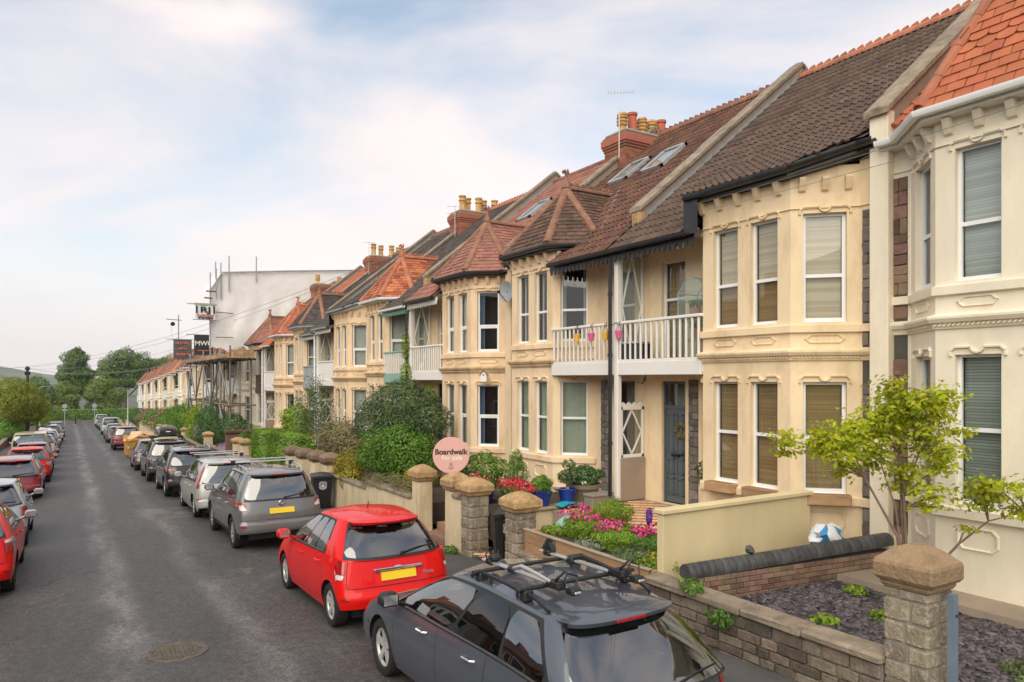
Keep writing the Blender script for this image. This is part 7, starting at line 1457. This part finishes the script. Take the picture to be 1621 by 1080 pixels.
# plastic greenhouse on the yellow house balcony
t = thing('plastic_greenhouse', 'clear plastic covered greenhouse with dark frame on the white balcony', 'greenhouse', (10.28, 9.75, 3.5)); q = MB(); w_, d_ = .34, .26
for sx in (-w_, w_):
    for sy in (-d_, d_): q.tube([(sy, sx, 0), (sy, sx, 1.35)], .011, 5)
for sy in (-d_, d_): q.tube([(sy, -w_, 1.35), (sy, -w_*.5, 1.55), (sy, 0, 1.62), (sy, w_*.5, 1.55), (sy, w_, 1.35)], .011, 5)
for z in (.45, .85, 1.2, 1.35):
    for sx in (-w_, w_): q.tube([(-d_, sx, z), (d_, sx, z)], .009, 5)
    for sy in (-d_, d_): q.tube([(sy, -w_, z), (sy, w_, z)], .009, 5)
q.build('frame', 'paint_green', t, smooth=True); q = MB(); pr = [(-w_-.01, 0), (-w_-.01, 1.36), (-w_*.5, 1.565), (0, 1.635), (w_*.5, 1.565), (w_+.01, 1.36), (w_+.01, 0)]
q.grid([[(-d_-.01, a, z) for a, z in pr], [(d_+.01, a, z) for a, z in pr]]); 
for sy in (-d_-.01, d_+.01): q.add([(sy, a, z) for a, z in pr], [tuple(range(7))])
q.build('cover', 'clear_sheet', t)
for k, (sy, z, r_) in enumerate(((-.12, .87, .10), (.14, .87, .12), (-.1, .47, .11), (.13, .47, .1))): q = MB(); q.lathe([(r_*.7, 0), (r_, .2), (r_*.9, .2)], (0, sy, z), 12); p_ = q.build('pot', 'pot_terra', t, smooth=True); link('leaves', leaf_mesh('leaves', [(0, sy, z + .28, .12, .12, .1)], 120, .08, 'leaf_green', 140+k), p_)
t = thing('balcony_box', 'grey box on the balcony beside the lattice screen', 'box', (10.15, 11.45, 3.48)); q = MB(); q.cbox(-.2, .2, -.28, .28, 0, .45, .02); q.build('box_body', 'plastic_black', t); q = MB(); q.cbox(-.22, .22, -.3, .3, .45, .5, .015); q.build('lid', 'paint_grey', t)
# satellite dish, birdhouse, security lamp, brackets, aerials
t = thing('satellite_dish', 'grey satellite dish between the pinkish turret house and its neighbour', 'satellite dish', (10.35, 16.95, 5.62), R(200)); q = MB(); rows = [[(.05 + .10*(r_/.36)**2, r_*math.cos(a)*.9, r_*math.sin(a)) for a in [2*math.pi*k/20 for k in range(21)]] for r_ in (.01, .1, .2, .29)]; q.grid(rows); q.build('dish', 'paint_grey', t, smooth=True); q = MB(); q.tube([(.06, 0, -.3), (.42, 0, -.05)], .012, 5); q.tube([(.06, 0, 0), (-.25, 0, -.1)], .02, 5); q.cbox(.38, .46, -.03, .03, -.08, 0, .01); q.build('arm', 'metal_dark', t)
t = thing('birdhouse', 'small white birdhouse with brown roof fixed above a bay window', 'birdhouse', (10.15, 17.95, 3.12), R(-45)); q = MB(); q.prism([(-.09, -.1, 0), (.09, -.1, 0), (.09, -.1, .2), (0, -.1, .3), (-.09, -.1, .2)], (0, .14, 0)); q.build('box_body', 'trim_white', t); q = MB(); q.bar((-.12, -.04, .175), (0, -.04, .315), .2, .015, (0, 1, 0)); q.v = []; q.f = []
q.add([(-.13, -.13, .17), (0, -.13, .32), (0, .06, .32), (-.13, .06, .17), (.13, -.13, .17), (.13, .06, .17)], [(0, 1, 2, 3), (1, 4, 5, 2)]); q.build('roof', 'timber', t); q = MB(); q.lathe([(.022, -.004), (.022, .0)], (0, -.104, .19), 10, ax='y'); q.build('entrance', 'ink_black', t)
t = thing('security_lamp', 'small white security lamp under the black valance', 'lamp', (9.93, 10.0, 5.75)); q = MB(); q.cbox(-.05, .07, -.09, .09, -.03, .07, .012); q.build('housing', 'trim_white', t); q = MB(); q.tube([(.05, 0, -.02), (.12, 0, .1)], .012, 5); q.build('arm', 'trim_white', t)
for k, (y, lb) in enumerate(((11.0, 'black iron bracket under the balcony near the lattice screen'), (9.3, 'black iron bracket under the right end of the balcony'))): t = thing('hanging_bracket', lb, 'bracket', (10.0, y, 3.3)); q = MB(); q.tube([(0, 0, .05), (0, 0, -.12), (-.02, .06, -.2), (0, .22, -.17)], [.014, .014, .012, .006], 5); q.tube([(0, 0, -.05), (0, .08, -.16)], .008, 4); q.build('bracket', 'metal_dark', t)
def aerial(label, x, y, z0, z1, h=2, sp=.5, az=0):
    t = thing('tv_aerial', label, 'aerial', (x, y, z0), az); H_ = z1 - z0; q = MB(); q.tube([(0, 0, 0), (0, 0, H_)], .016, 5); q.build('mast', 'metal_grey', t)
    for k in range(h):
        z = H_ - .05 - k*.3; q = MB(); q.tube([(-sp, 0, z), (sp*.9, 0, z)], .01, 4)
        for j in range(9): xx = -sp + j*sp*.22; q.tube([(xx, -.13, z), (xx, .13, z)], .006, 4)
        q.build('boom', 'metal_grey', t)
aerial('tall tv aerial beside the nearest chimney stack', 14.15, 16.72, 9.9, 11.95, 1, .42, 2.5); aerial('tv aerial at the second chimney stack', 14.3, 27.9, 9.4, 10.8, 2, .4, 2.6); aerial('tv aerial at the third chimney stack', 14.4, 38.8, 9.0, 11.0, 1, .35, 2.6)
# ---------------------------------------------------------------- scaffolded house
sc_ = thing('scaffolding', 'tube scaffolding with plank deck before the sheeted house', 'scaffolding', (0, 0, 0))
def pole(a, b_, nm='pole', m='rust_pipe', r=.05): q = MB(); q.tube([a, b_], r, 6); q.build(nm, m, sc_, smooth=True)
ysn = (45.2, 48.6, 52.0, 55.4, 58.8, 62.0)
for i, y in enumerate(ysn):
    for x in (8.1, 9.3): pole((x, y, zr(y) + .1), (x, y, 5.2 if x < 8.5 else 4.8), 'standard', 'galv' if i % 2 else 'rust_pipe')
for z in (1.6, 4.38):
    for x in (8.1, 9.3): pole((x, 44.8, z), (x, 62.4, z), 'ledger')
    for y in ysn: pole((7.8, y, z), (9.6, y, z), 'transom')
for i in range(5):
    for (za, zb) in ((1.6, 4.38), (-1.4, 1.6)):
        a, b_ = (ysn[i], ysn[i+1]) if i % 2 == 0 else (ysn[i+1], ysn[i]); pole((8.06, a, za), (8.06, b_, zb), 'brace', 'galv')
pole((7.7, 62, -1.9), (8.1, 61.8, 4.6), 'brace', 'galv', .06); pole((7.9, 46, -1.2), (9.3, 49.6, 4.3), 'brace', 'galv'); pole((7.9, 56, -1.2), (9.3, 53, 4.3), 'brace', 'galv')
for k in range(7): q = MB(); q.cbox(7.85 + k*.25, 8.07 + k*.25, 44.7, 62.6, 4.44, 4.49, .006); q.build('plank', 'timber_grey', sc_)
for k in range(5): q = MB(); q.cbox(7.80, 7.84, 44.8 + k*3.55, 48.3 + k*3.55, 4.48, 4.7, .005); q.build('toe_board', 'timber', sc_)
for k in range(4): q = MB(); q.cbox(8.2 + k*.3, 8.48 + k*.3, 44.8, 44.88, 4.5, 4.95 + .1*(k % 2), .01); q.build('sheet_board', 'timber', sc_)
for k in range(5): q = MB(); q.cbox(9.1, 9.16, 46 + k*3.2, 48.9 + k*3.2, 4.5, 5.1 - .1*(k % 3), .01); q.build('sheet_board', 'timber', sc_)
for k, (x, y, z0, z1) in enumerate(((7.78, 50.3, 4.5, 10.2), (8.15, 50.3, 8.5, 10.5), (8.45, 50.4, 8.5, 10.9), (8.3, 51.5, 8.5, 11.1), (8.95, 50.35, 9, 11.4), (10.7, 50.35, 9.8, 11.5))): pole((x, y, z0), (x, y, z1), 'standard', 'galv', .04)
for x in (8.6, 9.1): pole((x, 53, -1.8), (x, 53, 6.5), 'standard', 'rust_pipe', .05)
pole((8.3, 52.9, 5.5), (9.5, 52.9, 5.5), 'ledger'); pole((8.3, 52.9, 6.2), (9.5, 52.9, 6.2), 'ledger'); pole((8.6, 52.9, 5.2), (9.1, 52.9, 6.4), 'brace'); pole((8.1, 50.2, 7.6), (9.2, 50.2, 7.55), 'ledger', 'rust_pipe', .03); pole((8.1, 50.2, 5.95), (9.2, 50.2, 5.95), 'ledger', 'rust_pipe', .03); pole((7.5, 50.2, 8.95), (8.1, 50.2, 8.95), 'ledger'); pole((7.4, 50.2, 8.5), (7.9, 50.2, 8.5), 'ledger')
t = thing('tarpaulin', 'big white tarpaulin sheeting over the scaffolded house', 'tarpaulin', (0, 0, 0)); q = MB(); rows = []; gg = random.Random(5)
def top_(x): return 8.95 + clamp((x - 7.75)/.75, 0, 1)*1.28 + clamp((x - 8.5)/9, 0, 1)*.9
for j in range(15):
    row = []
    for i in range(47):
        x = 7.75 + i*.235; zt_ = top_(x); zb = 5.18 + .12*math.sin(i*.9) + .08*math.sin(i*2.3); f = j/14
        fold = .03*math.sin(i*1.1 + 2*math.sin(j*.5)) + .02*math.sin(i*2.7 + j*.8) + .05*math.sin(i*.37 + j*.31)*(1 - f); belly = .16*math.exp(-((i - 9)/4)**2)*math.exp(-((j - 3)/2.2)**2)
        row.append((x, 50.5 + fold*(.5 + .9*(1-f)) - belly, zb + (zt_ - zb)*f))
    rows.append(row)
q.grid(rows); q.grid([[p for p in rows[-1]], [(p[0], 53, p[2] + .3) for p in rows[-1]]]); q.build('sheet', 'tarp', t, smooth=True, ang=60)
q = MB(); q.tube([(7.75, 50.35, 8.98), (8.15, 50.35, 9.62), (8.5, 50.35, 10.26), (13, 50.35, 10.71), (18.5, 50.35, 11.2)], .05, 6); q.build('edge_tube', 'galv', t, smooth=True); q = MB(); q.box(9.9, 18.4, 51.2, 54, 6, 8.6); q.build('building_behind', 'brick_dark', t)
def banner(label, x, y, z, w_, h, m, lines, frame=True):
    t = thing('banner', label, 'banner', (x, y, z)); q = MB(); rows = [[(w_*(i/8 - .5), .03*math.sin(i*1.3 + j), h*(j/4 - .5)) for i in range(9)] for j in range(5)]; q.grid(rows); q.build('cloth', m, t, smooth=True); [MB().tube([(-w_*xa, .05, zz), (w_*.58, .05, zz)], .03, 5).build('pole', 'galv', t) for xa, zz in ((.9, h/2), (.62, -h/2))]
    for (s_, sz, zz, mm, sx) in lines: text(t, s_, sz, (0, -.06, zz), FR_, mm, .012, .004, sx=sx)
    return t
tb = banner('white scaffolding company banner with green top edge hung high on the tarpaulin', 7.42, 49.9, 7.55, 1.2, 1.0, 'banner_white', [('RJ', .52, .12, 'ink_black', 1.5), ('SCAFFOLDING', .16, -.24, 'banner_red', .95), ('07624 910510', .16, -.40, 'ink_black', .95)]); q = MB(); q.box(-.68, .68, -.05, .06, .44, .56); q.build('edge_band', 'banner_green', tb)
q = MB()
for sx in (-.52, .52): q.box(sx - .05, sx + .05, -.055, -.045, -.1, .38)
q.build('logo_frame', 'ink_black', tb)
tb = banner('black banner with white MWC lettering on the scaffolding', 8.35, 57.0, 5.72, 1.3, 1.5, 'banner_dark', [('MWC', .46, .1, 'ink_white', 1.05)]); q = MB(); [q.tube([(.5 + .1*math.cos(a), -.06, .35 + .1*math.sin(a)), (.5 + .1*math.cos(a+.9), -.06, .35 + .1*math.sin(a+.9))], .018, 4) for a in (0, .9, 1.8, 2.7, 3.6, 4.5, 5.4)]; q.box(-.4, .5, -.062, -.05, -.44, -.40); q.build('logo', 'banner_orange', tb)
banner('dark banner with red carpentry and garages lettering, leftmost on the scaffolding', 8.15, 67.0, 5.75, 1.45, 1.7, 'banner_grey', [('carpentry', .34, .56, 'banner_red', .9), ('joinery', .24, .06, 'banner_red', .9), ('garages', .36, -.42, 'banner_red', 1.0)])
t = thing('hoist', 'pulley wheel hanging from a scaffold arm left of the banners', 'pulley', (7.6, 67.2, 7.0)); q = MB(); q.tube([(.25, 0, -2.3), (.25, 0, 1.7)], .045, 5); q.tube([(-.7, 0, 1.3), (.5, 0, 1.25)], .04, 5); q.build('arm', 'galv', t); q = MB(); q.lathe([(.05, -.05), (.18, -.05), (.18, .05), (.05, .05)], (-.2, 0, .9), 14, ax='y'); q.build('wheel', 'metal_dark', t); q = MB(); q.tube([(-.34, 0, .8), (-.25, 0, 0), (0, 0, -1.3)], .012, 4); q.build('rope', 'wire', t)
# ---------------------------------------------------------------- skip
t = thing('skip', 'yellow builders skip with red chevrons standing at the kerb', 'skip', (3.75, 50.6, zr(50.6) + .05), 0, None); q = MB(); a, c = .85, 1.7
vs = [(-a*.86, -c*.72, .1), (a*.86, -c*.72, .1), (a*.86, c*.72, .1), (-a*.86, c*.72, .1), (-a, -c*.80, 1.15), (a, -c*.80, 1.15), (a, c, 1.25), (-a, c, 1.25)]; q.add(vs, [(3, 2, 1, 0), (0, 1, 5, 4), (1, 2, 6, 5), (2, 3, 7, 6), (3, 0, 4, 7)]); q.cbox(-a-.04, a+.04, -c*.83, -c*.78, 1.08, 1.2, .01)
for s_ in (-1, 1):
    q.cbox(s_*a - .05, s_*a + .05, -c*.82, c, 1.12, 1.24, .01)
    for k in range(4): q.cbox(s_*a*.96 - .06, s_*a*.96 + .06, -1 + k*.65, -.92 + k*.65, .2, 1.12, .01)
q.build('skip_body', 'skip_yellow', t); q = MB()
for k in range(3): x = -.62 + k*.42; q.add([(x, -c*.745 - .02, .35), (x + .16, -c*.745 - .02, .35), (x + .40, -c*.77 - .03, .8), (x + .24, -c*.77 - .03, .8)], [(0, 1, 2, 3)])
q.build('chevrons', 'skip_red', t)
for k, (x, y, z, rz, ry, w_, lb) in enumerate(((-.5, -.9, 1.35, .3, -.5, .5, 'pale plywood sheet leaning up at the left of the skip'), (.15, -.2, 1.25, .9, .1, .55, 'pale broken board lying across the skip'), (.6, .3, 1.4, -.4, .25, .6, 'pale board sticking out at the right of the skip'), (.95, -.3, 1.35, .1, .15, .5, 'orange brown door panel on the right rim of the skip'), (-.1, .7, 1.4, 1.4, -.2, .6, 'weathered plank pile at the back of the skip'))):
    o = thing('waste_board', lb, 'board', (3.75 + x, 50.6 + y, zr(50.6) + z)); o.rotation_euler = (0, ry, rz); q = MB(); q.cbox(-w_, w_, -.45, .45, -.03, .03, .006); q.build('board', 'timber_pale', o)
# ---------------------------------------------------------------- street furniture
def street_lamp(label, x, y, h, side): t = thing('street_lamp', label, 'street lamp', (x, y, zr(y) + .1)); q = MB(); q.lathe([(.09, 0), (.09, 1.2), (.055, 1.25), (.05, h)], n=8); q.build('column', 'metal_grey', t, smooth=True); q = MB(); q.tube([(0, 0, h - .05), (side*.25, 0, h + .05), (side*.6, 0, h + .08)], .03, 5); q.build('arm', 'metal_grey', t); q = MB(); q.cbox(side*.9 - .35, side*.9 + .3, -.12, .12, h + .02, h + .13, .03); q.build('lantern', 'post_blue', t)
street_lamp('grey street lamp on the right pavement before the last houses', 5.5, 92, 5.1, -1); street_lamp('grey street lamp among the left trees', -3.1, 99, 5.5, 1)
for x, lb in ((-.95, 'no entry type round sign seen from behind, left of the road end'), (3.55, 'round road sign seen from behind, right of the road end')): t = thing('road_sign', lb, 'road sign', (x, 147.5, zr(147.5) + .1)); q = MB(); q.tube([(0, 0, 0), (0, 0, 3.6)], .06, 6); q.build('post', 'metal_grey', t); q = MB(); q.lathe([(.40, -.01), (.40, .01)], (0, -.08, 3.3), 20, ax='y'); q.build('disc', 'paint_grey', t); q = MB(); q.cbox(-.38, .38, -.09, -.07, 2.45, 2.75, .005); q.build('plate', 'paint_grey', t)
t = thing('bollard', 'dark bollard standing in the middle of the road end', 'bollard', (.7, 151, zr(151))); q = MB(); q.lathe([(.11, 0), (.10, .9), (.12, .92), (.12, 1.0), (.02, 1.12)], n=10); q.build('post', 'metal_dark', t, smooth=True)
t = thing('utility_pole', 'dark wooden utility pole with cable head above the left trees', 'utility pole', (-3.35, 78, zr(78) + .1)); q = MB(); q.tube([(0, 0, 0), (0, 0, 6.9)], [.14, .10], 8); q.build('pole', 'pole_wood', t, smooth=True); q = MB(); q.lathe([(.2, 6.55), (.2, 6.75), (.1, 6.85)], n=8); q.cbox(-.22, .22, -.1, .1, 6.1, 6.4, .02); q.build('cable_head', 'metal_dark', t)
def wire(label, a, b_, sag, r=.012):
    t = thing('overhead_wire', label, 'wire', a, group='overhead telephone wires'); a, b_ = Vector(a), Vector(b_); q = MB(); q.tube([tuple((b_ - a)*(i/16) - Vector((0, 0, sag*4*(i/16)*(1 - i/16)))) for i in range(17)], r, 4); q.build('cable', 'wire', t)
PT = (-3.35, 78, 4.3)
for k, (x, y, z, lb) in enumerate(((14.4, 28.2, 9.8, 'the second chimney stack'), (14.5, 39.1, 9.6, 'the third chimney stack'), (9.9, 44.6, 5.6, 'the whitish house'), (9.9, 33.7, 5.9, 'the dark eaved house'), (14, 50, 8.8, 'the fourth chimney stack'))): wire('thin telephone wire from the utility pole to ' + lb, (PT[0], PT[1], PT[2] - .05*k), (x, y, z), 1.0 + .1*k, .011)
wire('thin wire crossing the upper windows at the right edge, the upper one', (6.2, 2.2, 5.32), (9.65, 9.3, 6.38), .03, .0035); wire('thin wire crossing the upper windows at the right edge, the lower one', (6.2, 2.2, 5.16), (9.6, 9.0, 6.2), .03, .0035); wire('thin wire from the utility pole toward the left edge', PT, (-30, 60, 4.0), .8, .02)
# ---------------------------------------------------------------- roof racks on the cars
def on_car(C, name, label, cat, lx, ly, lz): root = C[0]; t = thing(name, label, cat, root.location); t.rotation_euler = root.rotation_euler; return t
def crossbars(C, label, xs, z, hw, m='rack_silver', r=.022):
    t = on_car(C, 'roof_bars', label, 'roof bars', 0, 0, 0)
    for x in xs:
        q = MB(); q.cbox(x - .03, x + .03, -hw, hw, z, z + .032, .01); q.build('bar', m, t)
        for s_ in (-1, 1): q = MB(); q.cbox(x - .05, x + .05, s_*(hw - .1) - .05, s_*(hw - .1) + .05, z - .09, z + .01, .015); q.build('foot', 'trim_dark', t)
    return t
crossbars(XTR, 'pair of silver roof bars on the metallic grey car', (-.75, .05), 1.80, .68); crossbars(CMX, 'silver roof bar on the silver people carrier', (-.35, .5), 1.68, .72)
crossbars(PAS, 'black roof bars on the dark estate car carrying the bicycle racks', (-1.24, -.45), 1.49, .66, 'trim_dark')
for k, (yy, lb) in enumerate(((.34, 'silver and black bicycle carrier on the road side of the dark estate car'), (-.36, 'silver and black bicycle carrier on the pavement side of the dark estate car'))):
    t = on_car(PAS, 'bike_carrier', lb, 'bike carrier', 0, 0, 0); t.location = t.matrix_basis @ Vector((-.88, 0, -.125)); q = MB(); q.cbox(-.82, .78, yy - .032, yy + .032, 1.645, 1.668, .006); q.build('wheel_tray', 'rack_silver', t); 
    for x in (-.75, -.45, .2, .62): q = MB(); q.cbox(x - .055, x + .055, yy - .052, yy + .052, 1.63, 1.69, .015); q.build('clamp', 'trim_dark', t)
    q = MB(); q.tube([(.1, yy + .06, 1.70), (-.1, yy + .10, 1.76), (-.35, yy + .11, 1.745), (-.62, yy + .09, 1.70)], [.018, .020, .018, .014], 8); q.build('frame_arm', 'rack_silver' if k == 0 else 'trim_dark', t, smooth=True)
    q = MB(); q.cbox(-.72, -.58, yy + .04, yy + .14, 1.67, 1.75, .02); q.tube([(-.66, yy + .12, 1.74), (-.76, yy + .16, 1.80), (-.70, yy + .05, 1.82)], .012, 5); q.build('jaw', 'trim_dark', t, smooth=True)
    for x in (-.72, .6):
        q = MB(); q.tube([(x, yy - .06, 1.68), (x + .04, yy - .09, 1.76), (x + .03, yy + .02, 1.80), (x, yy + .08, 1.74), (x, yy + .06, 1.68)], .008, 5); q.build('strap', 'trim_dark', t)
    q = MB(); q.prism([(.55, yy - .05, 1.68), (.75, yy - .05, 1.68), (.66, yy - .05, 1.80)], (0, .06, 0)) if k else q.cbox(.5, .62, yy - .05, yy + .05, 1.68, 1.74, .02); q.build('wheel_holder', 'trim_dark', t)
t = on_car(BOX, 'roof_box', 'glossy black roof box on the dark car', 'roof box', 0, 0, 0); q = MB(); rows = []
for i in range(11):
    f = i/10; x = -1.0 + 1.9*f; s_ = min(1, (1 - f)*4 + .25)*min(1, .7 + f*3); rows.append([(x, y*.40*min(1, .85 + f), 1.86 + z*.40*s_) for y, z in ((-1, .1), (-1, .5), (-.92, .8), (-.7, .97), (0, 1.04), (.7, .97), (.92, .8), (1, .5), (1, .1), (.85, 0), (-.85, 0), (-1, .1))])
q.grid(rows); q.add(rows[0], [tuple(range(11))]); q.add(rows[-1], [tuple(range(11))]); q.build('shell', 'car_black', t, smooth=True, ang=40); q = MB(); q.box(-1.012, -1.006, -.09, .09, 2.02, 2.06); q.build('badge', 'ink_white', t); crossbars(BOX, 'black roof bars under the roof box', (-.6, .2), 1.80, .68, 'trim_dark')

def car_text(C, body, z, y, size):
    p = C[3]['rear_pt'](z, y, .0); p2 = C[3]['rear_pt'](z + .05, y, 0.0); o = text(C[3]['tg'], body, size, (p[0] - .012, y, z), (0, 0, 0), 'rack_silver', .001, .003); tl = math.atan2(p2[0] - p[0], .05); o.rotation_euler = Matrix(((0, math.sin(tl), -1), (-1, 0, 0), (0, math.cos(tl), 0))).to_3x3().to_euler()
car_text(FIE, 'Fiesta', .70, -.46, .07); car_text(XTR, 'X-TRAIL', .66, .42, .055)
